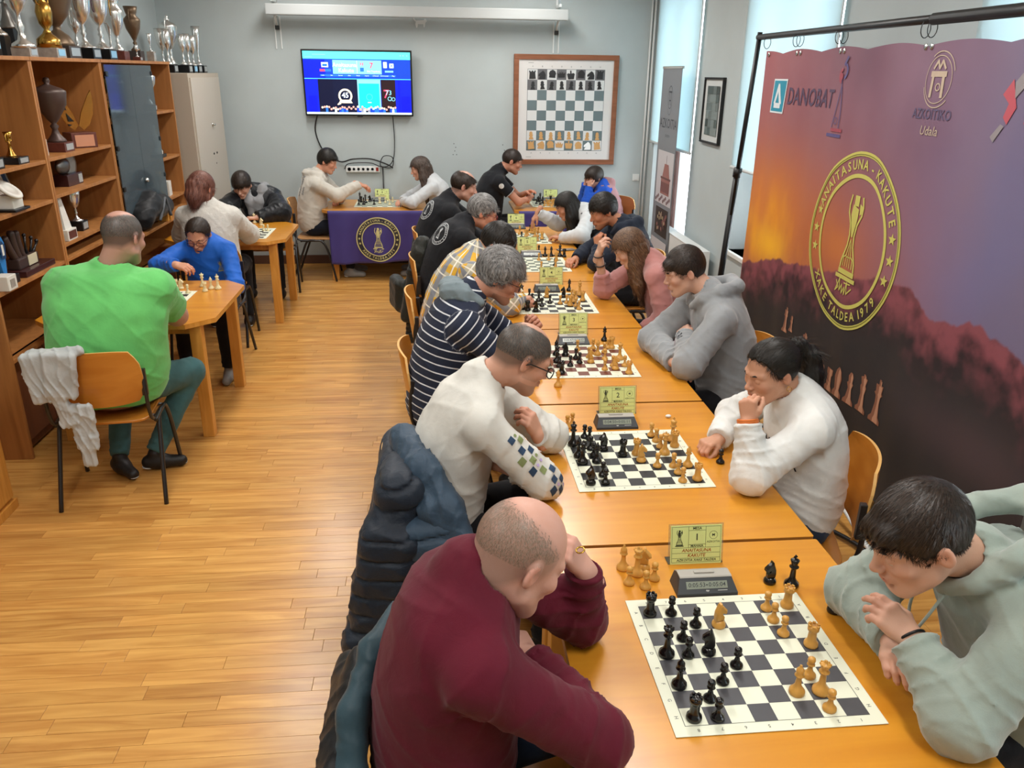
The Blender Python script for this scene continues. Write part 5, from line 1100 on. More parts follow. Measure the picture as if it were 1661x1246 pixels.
def person(label,sp,res=1.,group=None,name='person'):
    t0=time.time(); O=V3(sp['P'][0],sp['P'][1],0); t=empty(name,tuple(O),0,label,'person',group)
    A={k:np.array(sp[k],float)-O for k in ('P','N','SL','SR','EL','ER','WL','WR','HC')}
    s2=dict(sp); s2.update(A); hs=sp.get('hs',1.); F=nrm([sp['F'][0],sp['F'][1],0]); lat=np.cross(F,(0,0,1)); sk=sp['skin']; ar=sp.get('arm',1.)
    HR=frame(sp['look'],roll=sp.get('roll',0)); HC=A['HC']
    Nl=(HR@(A['N']-HC))/hs
    # ---- head (fine)
    o=dict(sp.get('face',{})); o['skin']=sk
    if sp.get('scalp'): st0=dict(STY[sp['hair']]); st0.update(sp.get('hairopt',{})); o['scalp']=dict(line=st0.get('line',[(-.12,-.075),(-.06,-.068),(-.03,-.035),(-.005,-.012),(.018,-.014),(.03,.008),(.052,.040),(.1,.062)]),c=sp['scalp'][0],k=sp['scalp'][1]); o['scalp'].update({'bald':st0['bald']} if 'bald' in st0 else {})
    hv,hf,hc=head_mesh(o,Nl,.0034*res*hs**0); hv=toworld(hv,HR,HC,hs)
    parts=[(hv,hf,hc)]
    # ---- hands
    for s in 'LR':
        hd=sp.get('H'+s)
        if hd is None: continue
        d,nn,cu=hd[:3]; kw=hd[3] if len(hd)>3 else {}
        x=nrm(d); z=nrm(np.array(nn,float)-x*(np.array(nn,float)@x)); y=np.cross(z,x)
        hv,hf,hc=hand_mesh(cu,1 if s=='R' else -1,.0030*max(res,1),sk,**kw); hv=toworld(hv,np.array([x,y,z]),A['W'+s],sp.get('hand',1.)); 
        # thumb side: for the right hand with the back up and fingers forward the thumb points left = +y
        parts.append((hv,hf,hc))
    # ---- trunk and limbs under the clothes
    B=torso_chain(s2,-.022)
    hipL,hipR=A['P']-lat*.095-V3(0,0,.02),A['P']+lat*.095-V3(0,0,.02)
    TL,CLn=sp.get('legs',(.41,.40)); kn={}
    for s,hp,sg in (('L',hipL,-1),('R',hipR,1)):
        K=sp.get('K'+s); K=np.array(K,float)-O if K is not None else hp+F*TL+lat*sg*.05+V3(0,0,.03)
        Aa=sp.get('A'+s); Aa=np.array(Aa,float)-O if Aa is not None else V3(K[0]-F[0]*.02,K[1]-F[1]*.02,.085)
        kn[s]=(hp,K,Aa); B+=[cap(hp,K,.070,.050,k=.03),cap(K,Aa,.046,.032,k=.02)]
    B+=[cap(HC+(V3(0,-.03,-.05)@HR)*hs,A['N'],.052*hs,.053*hs,k=.03)]
    short=sp.get('sleeve','long')!='long'
    for s in 'LR':
        B+=[cap(A['S'+s],A['E'+s],.046*ar,.040*ar,k=.02),cap(A['E'+s],A['W'+s],.040*ar if short else .034*ar,.0265,k=.02)]
    G,lo,h=field(B,.012*res); bv,bf=surf(G,lo,h); parts.append((bv,bf,np.tile(np.array(lin(sk)),(len(bv),1))))
    v,f,c=joinm(parts); mkobj('body',v,f,[M_skin],t,c)
    # ---- eyes
    for s in (-1,1):
        e=link('eye',eye_mesh(),t); m=Matrix([[*(HR[i]) ] for i in range(3)]).transposed().to_4x4(); m.translation=Vector(HC+(V3(s*.031,.0745,.001)@HR)*hs); e.matrix_local=m@Matrix.Scale(hs,4)
    if sp.get('brows',1):
        P=[]
        for s in (-1,1): P+=[cap((s*.012,.0915,.0195),(s*.030,.0865,.0245),.0034,.0032,k=.003),cap((s*.030,.0865,.0245),(s*.048,.0725,.019),.0032,.002,k=.003)]
        G,lo,h=field(P,.0022*max(1,res)); v,f=surf(G,lo,h); mkobj('eyebrows',toworld(v,HR,HC,hs),f,[sp['hairmat']],t,None,{'strand':v*200})
    # ---- hair
    if sp.get('hair'):
        st=dict(STY[sp['hair']]); st.update(sp.get('hairopt',{})); ch=[([(HR@(np.array(p,float)-O-HC))/hs if not isinstance(p,str) else None for p in pts],rad) for pts,rad in sp.get('locks',[])]
        ch+=[([np.array(p) for p in pts],rad) for pts,rad in sp.get('hlocks',[])]
        cc=HCOL[sp['hairmat'].name]
        if sp.get('noshell'):
            v,f=o['hm']; w=o['hw'][f].mean(1); rs=np.random.RandomState(3); f=f[w>rs.rand(len(w))*.9+.05]
            V,F_,C_=strands(v,f,sp.get('nst',12000),sp.get('hlen',.01),dict(st,top=.0,side=.0,back=.0,jit=3),cc,5,None,wd=.0008*sp.get('hwd',1),seg=3); so=mkobj('hair',toworld(V,HR,HC,hs),F_,[M_strand],t,C_); so['kind']='stuff'
    if sp.get('hair') and not sp.get('noshell'):
        v,f,s3=hair_mesh(o,.0036*res,st,ch,sp.get('hamp',.0025)); ho=mkobj('hair',toworld(v,HR,HC,hs),f,[sp['hairmat']],t,None,{'strand':s3})
        ch0=[np.array(p) for p in ch[0][0]] if ch else None; ns=int(sp.get('nst',7000 if res<1.12 else 3200)*(1.8 if ch else 1))
        V,F_,C_=strands(v,f,ns,sp.get('hlen',.03),st,cc,int(abs(HC[0]*1e4)+ns),ch0,wd=.0011*res**.8*sp.get('hwd',1)); so=mkobj('hair_strands',toworld(V,HR,HC,hs),F_,[M_strand],ho,C_); so['kind']='stuff'
    # ---- glasses
    if sp.get('glasses'):
        gm=sp['glasses']; g=MB()
        for s in (-1,1):
            g.tube([(s*.033+.024*abs(math.cos(a))**.7*(1 if math.cos(a)>0 else -1),.104-.10*(abs(s*.033+.024*math.cos(a)))**1.6*1.2,-.003+.017*abs(math.sin(a))**.7*(1 if math.sin(a)>0 else -1)) for a in [i*2*PI/20 for i in range(20)]],.0017*sp.get('gthick',1),6,True)
            g.tube([(s*.058,.094,.004),(s*.078,.05,.006),(s*.083,.0,.004),(s*.084,-.02,-.008)],.0017*sp.get('gthick',1),6)
        g.tube([(-.010,.103,.003),(0,.105,.005),(.010,.103,.003)],.0017,6)
        q=g.build('glasses',gm,t); m=Matrix([[*(HR[i]) ] for i in range(3)]).transposed().to_4x4(); m.translation=Vector(HC); q.matrix_local=m@Matrix.Scale(hs,4)
    # ---- trousers
    L=[ell(A['P']-V3(0,0,.0),(.178*sp.get('girth',(1,1,0))[0],.135*sp.get('girth',(1,1,0))[1],.10),M=[lat,F,(0,0,1)],k=.05)]; J=[]
    for s in 'LR':
        hp,K,Aa=kn[s]; tg=sp.get('thigh',1); L+=[cap(hp,K,.084*tg,.064*tg**.5,k=.04),cap(K,Aa+V3(0,0,.02),.062*tg**.5,.050,k=.03,cut=0)]; J+=[(K,.10,K-hp,80),(hp+(K-hp)*.15,.12,K-hp,60),(Aa+V3(0,0,.06),.08,(0,0,1),110)]
    G,lo,h=field(L,.011*res,post=folds(J,.006)); v,f=surf(G,lo,h); mkobj('trousers',v,f,[sp['trousers']],t)
    # ---- shoes
    for s in 'LR':
        hp,K,Aa=kn[s]; q=sp.get('T'+s,F); q=nrm([q[0],q[1],0]); b_=V3(Aa[0],Aa[1],max(.045,Aa[2]-.04)); lt_=np.cross(q,(0,0,1))
        up_=sp.get('toe',{}).get(s)
        Pp=[cap(b_-q*.04,b_+q*.02,.040,.040,k=.02),cap(b_,b_+q*.13-V3(0,0,.012),.040,.032,k=.03),cap(b_+V3(0,0,.02),b_+V3(0,0,.05),.036,.040,k=.02)]
        zb=b_[2]-.045
        G,lo,h=field(Pp,.007*res,post=lambda G,X,Y,Z: np.maximum(G,zb+.004-Z)); v,f=surf(G,lo,h); sh=mkobj('shoe',v,f,[sp['shoes']],t)
        Pp=[cap(b_-q*.045,b_+q*.135,.044,.037,k=.01)]
        G,lo,h=field(Pp,.007*res,post=lambda G,X,Y,Z: np.maximum(np.maximum(G,zb-Z),Z-zb-.022)); v,f=surf(G,lo,h); mkobj('sole',v,f,[sp.get('solemat',M_white)],sh)
    # ---- top
    g=sp.get('girth',(1,1,0)); lo_=sp.get('loose',1.); T=torso_chain(s2,.006*lo_+.004); F3=F
    nb=A['N']; trap=nrm(A['SR']-A['SL'])
    for s in 'LR':
        sh=A['S'+s]; T+=[cap(nb-V3(0,0,.012),sh,.058,.060*ar,k=.05)]
    J=[(A['P']+V3(0,0,.06),.16,(.2,.1,1),110)]
    for s in 'LR':
        S_,E_,W_=A['S'+s],A['E'+s],A['W'+s]
        if short:
            q=S_+(E_-S_)*sp.get('slen',.55); T+=[cap(S_,q,.064*ar,.060*ar,k=.03,cut=0)]; J+=[(S_,.10,E_-S_,70)]
        else:
            cu=sp.get('cuff',{}).get(s,.985); q=E_+(W_-E_)*cu; e1=.058*ar*lo_**.5; T+=[cap(S_,E_,.066*ar,e1,k=.03),cap(E_,q,e1,.040*lo_**.5,k=.025,cut=.002)]
            J+=[(E_,.12,E_-S_+(E_-W_)*.0,75),(S_,.11,E_-S_,60),((E_+q)/2,.10,W_-E_,80),(q,.07,W_-E_,110)]
    if sp.get('hood'):
        hb=sp['hood']; up_=nrm(A['N']-A['P']); up_=nrm(up_*.5+V3(0,0,.5)); bw=nrm(-nrm([sp['look'][0],sp['look'][1],0])*1.0); sd=np.cross(up_,bw); nk0=HC+(V3(0,-.03,-.05)@HR)*hs; c0=A['N']+(nk0-A['N'])*.18
        ring=[c0-bw*.095+sd*.035-up_*.06,c0-bw*.055+sd*.088-up_*.01,c0+bw*.03+sd*.105+up_*.025*hb,c0+bw*(.105+.022*hb)+sd*.068+up_*.045*hb,c0+bw*(.105+.022*hb)-sd*.068+up_*.045*hb,c0+bw*.03-sd*.105+up_*.025*hb,c0-bw*.055-sd*.088-up_*.01,c0-bw*.095-sd*.035-up_*.06]
        rr=[.018,.024,.030,.034,.034,.030,.024,.018]
        T.append(ell(c0+bw*.10-up_*.055,(.115,.065,.085),M=[sd,bw,up_],k=.03)); T.append(ell(c0+bw*.055+up_*.035*hb,(.075,.055,.05),M=[sd,bw,up_],k=-.015)); T+=[cap(c0-V3(0,0,.02),c0+up_*.01,.066*hs,.062*hs,k=.02)]
        for i in range(7): T.append(cap(ring[i],ring[i+1],rr[i],rr[i+1],k=.014))
        J.append((c0+bw*.1,.14,up_,60))
    nk=HC+(V3(0,-.035,-.055)@HR)*hs; T+=[cap(nb+(nk-nb)*.22*min(1,sp.get('colh',.55)/.5),A['S'+s]*.45+nb*.55,.052*hs,.045,k=.05) for s in 'LR']
    if not sp.get('hood'): (T.append(cap(nb,nb+(nk-nb)*sp.get('colh',.55),.068*hs,.0625*hs,k=.03,cut=-.0)) if sp.get('collar',1)==1 else T.append(cap(nb,nb+(nk-nb)*.78,.068*hs,.069*hs,k=.02,cut=0)))
    T.append((lambda c_: (c_[0],c_[1],c_[2],-.006))(cap(nb+(nk-nb)*.42,nk,.0575*hs,.0575*hs)))
    Cc=cap(nb+(nk-nb)*.1,nk,.058*hs); 
    fp=folds(J,sp.get('fold',.007)); hemz=A['P'][2]-sp.get('hem',.06); hd_=nrm(A['N']-A['P'])
    def post(G,X,Y,Z):
        G=fp(G,X,Y,Z); return np.maximum(G,(hemz-Z)+.006*np.sin(X*30)+.006*np.sin(Y*26)) if not sp.get('openhem') else np.maximum(G,hemz-Z)
    h=.0072*res; G,lo,h=field(T,h,post=post); v,f=surf(G,lo,h)
    # cloth coordinates: u along the limb / torso, v round it
    segs=[('t',A['P'],A['N'])]+[('u',A['S'+s],A['E'+s]) for s in 'LR']+[('f',A['E'+s],A['W'+s]) for s in 'LR']
    best=np.full(len(v),9.); uu=np.zeros(len(v)); ww=np.zeros(len(v))
    for kd,a,b in segs:
        ba=b-a; L_=np.linalg.norm(ba); x=v-a; tt=np.clip((x@ba)/L_**2,0,1); r=x-tt[:,None]*ba; d=np.linalg.norm(r,axis=1)-(.15 if kd=='t' else .05)
        e1=nrm(np.cross(ba,(0.3,.9,.2))); e2=np.cross(ba/L_,e1); an=np.arctan2(r@e1,r@e2); m=d<best; best[m]=d[m]
        base={'t':0,'u':0,'f':np.linalg.norm(A['EL']-A['SL'])}[kd]; un=(x@ba)/L_+base; uu[m]=un[m]; ww[m]=(an*(.14 if kd=='t' else .06))[m]
    topo=mkobj('top' if 'topname' not in sp else sp['topname'],v,f,[sp['top']],t,None,{'cloth':np.stack([uu,ww,v[:,2]],1)})
    # cuffs / ribbing
    if not short and sp.get('ribs',1):
        for s in 'LR':
            g=MB(); S_,E_,W_=A['S'+s],A['E'+s],A['W'+s]; cu=sp.get('cuff',{}).get(s,.985); q=E_+(W_-E_)*cu; d=nrm(W_-E_); R=np.array(frame(d)); n=24; r=.0375*lo_**.5
            pr=[(r*1.0,-.045),(r*1.06,-.03),(r*1.02,-.004),(r*.93,.002),(r*.85,-.01)]; M4=Matrix(((*R[0],),(*R[2],),(*-R[1]*-1,))).transposed()
            M4=Matrix([list(R[0]),list(np.cross(R[1],R[0])),list(R[1])]).transposed().to_4x4(); M4.translation=Vector(q); g.lathe(pr,n,M4); g.build('cuff',sp.get('cuffmat',sp['top']),topo)
    if sp.get('vest'):
        Lv=torso_chain(s2,.022); 
        for q in 'LR': Lv.append(cap(nb-V3(0,0,.01),nb*.3+A['S'+q]*.7,.066,.070*ar,k=.04))
        if sp.get('vesthood'): bw=nrm(-nrm([sp['look'][0],sp['look'][1],0])); sd=np.cross((0,0,1),bw); Lv+=[cap(nb+bw*.07+sd*.06+V3(0,0,.04),nb+bw*.07-sd*.06+V3(0,0,.04),.05,.05,k=.03),cap(nb+bw*.06+V3(0,0,0),nb+bw*.10-V3(0,0,.08),.07,.06,k=.03)]
        Lv.append((lambda c_: (c_[0],c_[1],c_[2],-.006))(cap(nb+(nk-nb)*.1,nk+(nk-nb)*.5,.066*hs,.07*hs)))
        G,lo,h=field(Lv,.0085*res,post=lambda G,X,Y,Z: np.maximum(G+.006*np.abs(np.sin(Z*38)).astype(f32),hemz-.01-Z)); vv,vf=surf(G,lo,h); mkobj('vest',vv,vf,[sp['vest']],t)
    bvh=lambda: BVHTree.FromPolygons([tuple(p) for p in v],[tuple(int(i) for i in q) for q in f])
    if sp.get('extra'): sp['extra'](t,topo,A,O,HR,HC,bvh)
    return t
def clothmat(name,base,kind=None,c2=None,c3=None,rough=.85,sheen=.08,knit=400,bump=.16):
    k='cloth_'+name
    if k in MATS: return MATS[k]
    m,n,b,L=nt(k); b.inputs['Roughness'].default_value=rough; b.inputs['Sheen Weight'].default_value=sheen; b.inputs['Specular IOR Level'].default_value=.25
    tc=n.nodes.new('ShaderNodeTexCoord'); t=n.nodes.new('ShaderNodeTexNoise'); t.inputs['Scale'].default_value=9; t.inputs['Detail'].default_value=5; L.new(tc.outputs['Object'],t.inputs[0])
    r=n.nodes.new('ShaderNodeValToRGB'); c=lin(base); r.color_ramp.elements[0].position=.3; r.color_ramp.elements[1].position=.7; r.color_ramp.elements[0].color=(*[q*.88 for q in c],1); r.color_ramp.elements[1].color=(*[min(1,q*1.1) for q in c],1); L.new(t.outputs[0],r.inputs[0]); out=r.outputs[0]
    def mix(fac,colr,out):
        x=n.nodes.new('ShaderNodeMix'); x.data_type='RGBA'; L.new(fac,x.inputs['Factor']); L.new(out,x.inputs['A']); x.inputs['B'].default_value=(*lin(colr),1); return x.outputs['Result']
    def band(src,per,w,off=0):
        a=n.nodes.new('ShaderNodeMath'); a.operation='ADD'; a.inputs[1].default_value=off+10*per; L.new(src,a.inputs[0]); q=n.nodes.new('ShaderNodeMath'); q.operation='MODULO'; q.inputs[1].default_value=per; L.new(a.outputs[0],q.inputs[0]); s=n.nodes.new('ShaderNodeMath'); s.operation='LESS_THAN'; s.inputs[1].default_value=w; L.new(q.outputs[0],s.inputs[0]); return s.outputs[0]
    if kind:
        a=n.nodes.new('ShaderNodeAttribute'); a.attribute_name='cloth'; sx=n.nodes.new('ShaderNodeSeparateXYZ'); L.new(a.outputs['Vector'],sx.inputs[0])
        if kind=='stripe': out=mix(band(sx.outputs[0],.040,.0062),c2,out)
        if kind=='plaid':
            out=mix(band(sx.outputs[0],.11,.05),c2,out); out=mix(band(sx.outputs[1],.10,.04,.02),c3,out); out=mix(band(sx.outputs[0],.11,.008,.03),'#e3dfd2',out); out=mix(band(sx.outputs[1],.10,.008,.06),'#efe9da',out)
    L.new(out,b.inputs['Base Color'])
    t2=n.nodes.new('ShaderNodeTexNoise'); t2.inputs['Scale'].default_value=knit; L.new(tc.outputs['Object'],t2.inputs[0]); t3=n.nodes.new('ShaderNodeTexNoise'); t3.inputs['Scale'].default_value=22; t3.inputs['Detail'].default_value=3; t3.inputs['Distortion'].default_value=1; L.new(tc.outputs['Object'],t3.inputs[0])
    ad=n.nodes.new('ShaderNodeMath'); ad.operation='MULTIPLY_ADD'; ad.inputs[1].default_value=.15; L.new(t2.outputs[0],ad.inputs[0]); L.new(t3.outputs[0],ad.inputs[2])
    bp=n.nodes.new('ShaderNodeBump'); bp.inputs['Strength'].default_value=bump; bp.inputs['Distance'].default_value=.012; L.new(ad.outputs[0],bp.inputs['Height']); L.new(bp.outputs[0],b.inputs['Normal']); MATS[k]=m; return m
# ================================================= the people
H_black=hairtex('black','#17130f'); H_dark=hairtex('dark_brown','#241b15'); H_brown=hairtex('brown','#4a3628','#8a6b52'); H_red=hairtex('auburn','#5a3026','#8d5a48'); H_gray=hairtex('grey','#4c4a49','#a8a6a4'); H_salt=hairtex('dark_grey','#37332f','#6e6862'); H_stub=hairtex('grey_stubble','#74604f','#a08c7c')
J_blue=clothmat('jeans_blue','#2b3a52'); J_teal=clothmat('jeans_teal','#3d6468'); J_black=clothmat('trousers_black','#15161a'); J_grey=clothmat('trousers_grey','#4a5058')
S_black=mat('shoe_black','#141415',.5); S_grey=mat('shoe_grey','#8b8a87',.6)
PX=(1,0,0); MX=(-1,0,0)
def ring_on(p,d,r,m,name,parent,w=.002):
    R=frame(nrm(d)); M4=Matrix([list(R[0]),list(np.cross(R[1],R[0])),list(R[1])]).transposed().to_4x4(); M4.translation=Vector(p)
    g=MB(); g.tube([M4@Vector((r*math.cos(a),r*math.sin(a),0)) for a in [i*2*PI/20 for i in range(20)]],w,6,True); return g.build(name,m,parent)
# 1 --- man in the maroon sweater
def x1(t,topo,A,O,HR,HC,bvh):
    p=A['WL']+nrm((-.25,-.2,1))*.085+V3(.0,-.02,0); ring_on(p,(-.25,-.2,1),.0098,mat('gold','#c9a24a',.2,1),'ring',t,.0022)
person('bald man in a maroon sweater leaning on his hand at the nearest table',dict(P=(-.01,1.46,.56),F=PX,N=(.055,1.445,1.145),SL=(.11,1.63,1.03),SR=(.075,1.25,1.035),EL=(.355,1.695,.820),ER=(.325,1.290,.818),WL=(0.345,1.630,1.008),WR=(.20,1.49,.875),
 HL=((-.38,-.10,.62),(.72,-.55,.42),[.75,.8,.85,.9],dict(thumb=.6)),HR=((-.35,.75,.05),(.3,.1,.9),[.5,.5,.6,.7]),HC=(0.164,1.440,1.184),look=(.80,.30,-.55),hs=1.06,skin='#cc9c8a',face=dict(jaw=1.05,eyes=.1,beard=.15,beardcol='#8a7468'),hair='bald_ring',hairmat=H_stub,hairopt=dict(top=-.001,side=.0,back=.0005,lift=.3,bald=(.125,.030,.078),line=[(-.12,-.075),(-.06,-.068),(-.03,-.035),(-.005,-.005),(.018,-.01),(.035,.015),(.045,.055),(.1,.1)]),hamp=.0,scalp=('#80695c',.55),noshell=1,hlen=.0075,nst=22000,hwd=.75,
 top=clothmat('maroon','#5a1024',knit=500),girth=(1.05,1.05,.08),slump=.045,loose=1.15,arm=1.08,collar=2,trousers=J_blue,shoes=S_black,fold=.008,extra=x1))
# 14 --- boy in the sage green hoodie
def x14(t,topo,A,O,HR,HC,bvh):
    g=MB(); b=A['N']
    for s in (-1,1):
        p0=b+V3(-.10,-.01+s*.035,-.04); g.tube(smoothpts([p0,p0+V3(-.045,-.01,-.07),p0+V3(-.05,-.02*s,-.15),p0+V3(-.06,-.02*s,-.2)]),.004,6); g.tube([p0+V3(-.06,-.02*s,-.195),p0+V3(-.06,-.02*s,-.22)],.006,6)
    g.build('drawstring',sage,topo); ring_on(A['WL']+nrm(A['WL']-A['EL'])*.01,A['WL']-A['EL'],.031,M_black,'wristband',t,.0035)
sage=clothmat('sage','#98a59c',sheen=.4)
person('boy in a sage green hoodie with clasped hands at the nearest table',dict(P=(1.52,1.56,.56),F=MX,N=(1.27,1.50,1.085),SL=(1.285,1.315,1.01),SR=(1.265,1.68,1.02),EL=(1.13,1.275,.822),ER=(1.135,1.745,.822),WL=(1.098,1.440,0.903),WR=(1.098,1.511,0.845),
 HL=((-.35,.40,.30),(-.25,-.55,.85),[.45,.5,.6,.7]),HR=((-.35,-.75,.12),(-.3,.1,.9),[.6,.7,.8,.8]),HC=(1.073,1.470,1.167),look=(-.93,.02,-.46),hs=1.08,skin='#cfa28a',face=dict(eyes=.5,jaw=.95),hair='fringe',hairmat=H_dark,nst=14000,hlen=.022,hairopt=dict(top=.016,side=.005,back=.006,line=[(-.12,-.05),(-.06,-.02),(-.03,-.01),(-.005,.005),(.02,-.005),(.04,.02),(.06,.034),(.12,.036)]),
 top=sage,hood=2.6,slump=.09,loose=1.5,arm=1.1,fold=.009,trousers=J_black,shoes=S_black,extra=x14))
# 2 --- man in white with glasses
M_dec=[mat('sleeve_navy','#27415f',.8),mat('sleeve_olive','#7f8c5a',.8),mat('sleeve_violet','#b8a6d6',.8)]
def x2(t,topo,A,O,HR,HC,bvh):
    F=Flat(); rg=random.Random(12); q=.025
    for i in range(12):
        for j in range(-1,2):
            if (i+j)%2==0 and rg.random()<.85: F.poly([(j*q*1.1-q*.5,-i*q-q*.5+.002*j),(j*q*1.1+q*.45,-i*q-q*.42),(j*q*1.1+q*.5,-i*q+q*.5),(j*q*1.1-q*.42,-i*q+q*.46)],0 if rg.random()<.7 else rg.choice([1,2]))
            elif rg.random()<.3: F.disc(j*q,-i*q,.006,rg.choice([1,2]),10)
    a=A['SR']+(A['ER']-A['SR'])*.30; d=nrm(A['ER']-A['SR']); n_=nrm(np.array((.35,-.75,.5))); n_=nrm(n_-d*(n_@d)); R=np.cross(-d,n_)
    F.project('sleeve_print',M_dec,bvh(),tuple(a+n_*.15+R*-.0),tuple(R),tuple(-d),t,.003,.3)
    ring_on(A['N']+V3(.02,0,-.0),A['N']-A['P'],.058,mat('neck_cord','#4a3a2a',.7),'neck_cord',t,.0018)
person('man in white long sleeves with checkered print and black glasses at table 2',dict(P=(.0,2.66,.56),F=PX,N=(.15,2.66,1.11),SL=(.17,2.85,1.015),SR=(.155,2.475,1.01),EL=(.43,2.80,.825),ER=(.355,2.44,.822),WL=(0.372,2.740,0.857),WR=(.20,2.63,.80),
 HL=((-.35,-.15,.75),(.75,-.55,.1),[.7,.75,.8,.9],dict(thumb=.7)),HR=((-.3,.7,-.2),(0,-.3,.9),.6),HC=(0.301,2.660,1.196),look=(.86,.16,-.50),hs=1.04,skin='#c8967e',face=dict(eyes=.3,jaw=1.05,beard=.35,beardcol='#6e5c50'),hair='crop',hairmat=H_salt,scalp=('#54473e',.75),noshell=1,hairopt=dict(lift=.55,jit=6,line=[(-.12,-.045),(-.06,-.045),(-.03,-.025),(-.005,-.012),(.018,-.014),(.03,.008),(.052,.040),(.1,.062)],bald=(.02,.02,.035),top=.004,side=.002,back=.003),hamp=.0,hlen=.014,nst=26000,hwd=1.1,glasses=M_black,gthick=1.3,
 colh=.42,top=clothmat('white_jersey','#d3d2cb'),slump=.06,loose=1.2,cuff={'R':.5,'L':.98},trousers=J_black,shoes=S_black,extra=x2))
# 13 --- woman in the white sweatshirt
def x13(t,topo,A,O,HR,HC,bvh):
    F=Flat(); F.text('LABORAL',0,0,.052,0,.012); F.text('KUTXA',-.0,-.055,.052,0,.012); F.line([(-.09,-.1),(.09,-.1)],.008,0)
    c=(A['SL']+A['SR'])/2+(A['P']-A['N'])*.22; up=nrm(A['N']-A['P']); n_=nrm(np.array((-.8,-.6,.15))); n_=nrm(n_-up*(n_@up)); R=np.cross(up,n_)
    F.project('chest_lettering',[mat('letter_black','#22242a',.8)],bvh(),tuple(c+n_*.3),tuple(R),tuple(up),t,.003,.5)
    for i in range(3): ring_on(A['WL']+nrm(A['WL']-A['EL'])*(-.002+.006*i),A['WL']-A['EL'],.034,mat('band_orange','#d8742c',.5),'bracelet',t,.0045)
    ring_on(HC+(V3(-.085,-.012,-.045)@HR),(0,1,0),.009,mat('gold','#c9a24a',.2,1),'earring',t,.0012)
person('woman with a dark ponytail and white sweatshirt, fist on cheek, at table 2',dict(P=(1.40,2.66,.55),F=MX,N=(1.345,2.66,1.02),SL=(1.335,2.50,.955),SR=(1.33,2.83,.97),EL=(1.09,2.425,.822),ER=(1.22,2.95,.83),WL=(1.082,2.490,0.997),WR=(1.098,2.787,0.795),
 HL=((-.0,.22,.75),(-.75,-.6,.12),[1.15,1.2,1.25,1.3],dict(thumb=.8)),HR=((-.75,-.45,-.05),(-.1,-.1,.9),[.9,.9,1.0,1.1]),HC=(1.217,2.660,1.123),look=(-.90,-.22,-.26),hs=.98,hand=.92,skin='#c69478',face=dict(eyes=.25,jaw=.88),hair='pulled',hairmat=H_black,hamp=.0012,
 hlocks=[([(0,-.10,.062),(0,-.135,.055),(-.01,-.165,.01),(-.015,-.165,-.06),(-.03,-.15,-.13),(-.05,-.14,-.185),(-.06,-.13,-.22)],[.024,.026,.036,.040,.036,.024,.008]),([(0,-.11,.065),(0,-.13,.065)],[.022,.022])],
 top=clothmat('white_sweat','#dddedb'),slump=.05,arm=.98,loose=1.35,trousers=J_blue,shoes=S_grey,extra=x13,girth=(.95,.95,0)))
# 3 --- striped hoodie
def x3(t,topo,A,O,HR,HC,bvh):
    b=A['N']+V3(.0,0,.02); L=[cap(b+V3(.06,-.085,-.03),b+V3(-.01,-.095,.01),.026,.034,k=.03),cap(b+V3(-.01,-.095,.01),b+V3(-.085,-.05,.015),.034,.04,k=.03),cap(b+V3(-.085,-.05,.015),b+V3(-.085,.05,.015),.04,.04,k=.03),cap(b+V3(-.085,.05,.015),b+V3(.0,.09,.01),.04,.03,k=.03),cap(b+V3(-.03,-.06,.03),b+V3(-.06,.05,.03),.035,.035,k=.03)]
    G,lo,h=field(L,.008,post=folds([(b,.2,(0,1,1),90)],.006)); v,f=surf(G,lo,h); mkobj('hood',v,f,[clothmat('hood_slate','#76848a')],topo)
person('grey haired man in a navy and white striped hoodie at table 3',dict(P=(.01,3.76,.55),F=PX,N=(.145,3.77,1.125),SL=(.17,3.95,1.02),SR=(.14,3.575,1.02),EL=(.40,3.95,.825),ER=(.35,3.56,.825),WL=(.46,3.80,.93),WR=(.48,3.72,.80),
 HL=((.3,-.3,.6),(.5,.3,.3),.9),HR=((.5,.5,0),(0,0,1),.5),HC=(0.312,3.780,1.219),look=(.86,-.10,-.42),hs=1.04,skin='#c28d76',face=dict(eyes=.3,jaw=1.05,beard=.35,beardcol='#5e4e44'),hair='fluffy',hairmat=H_gray,hamp=.004,glasses=M_black,
 top=clothmat('striped','#232a3d','stripe','#d5d8dc'),slump=.06,loose=1.3,extra=x3,girth=(1.06,1.12,.12),trousers=J_grey,shoes=S_black,arm=1.08))
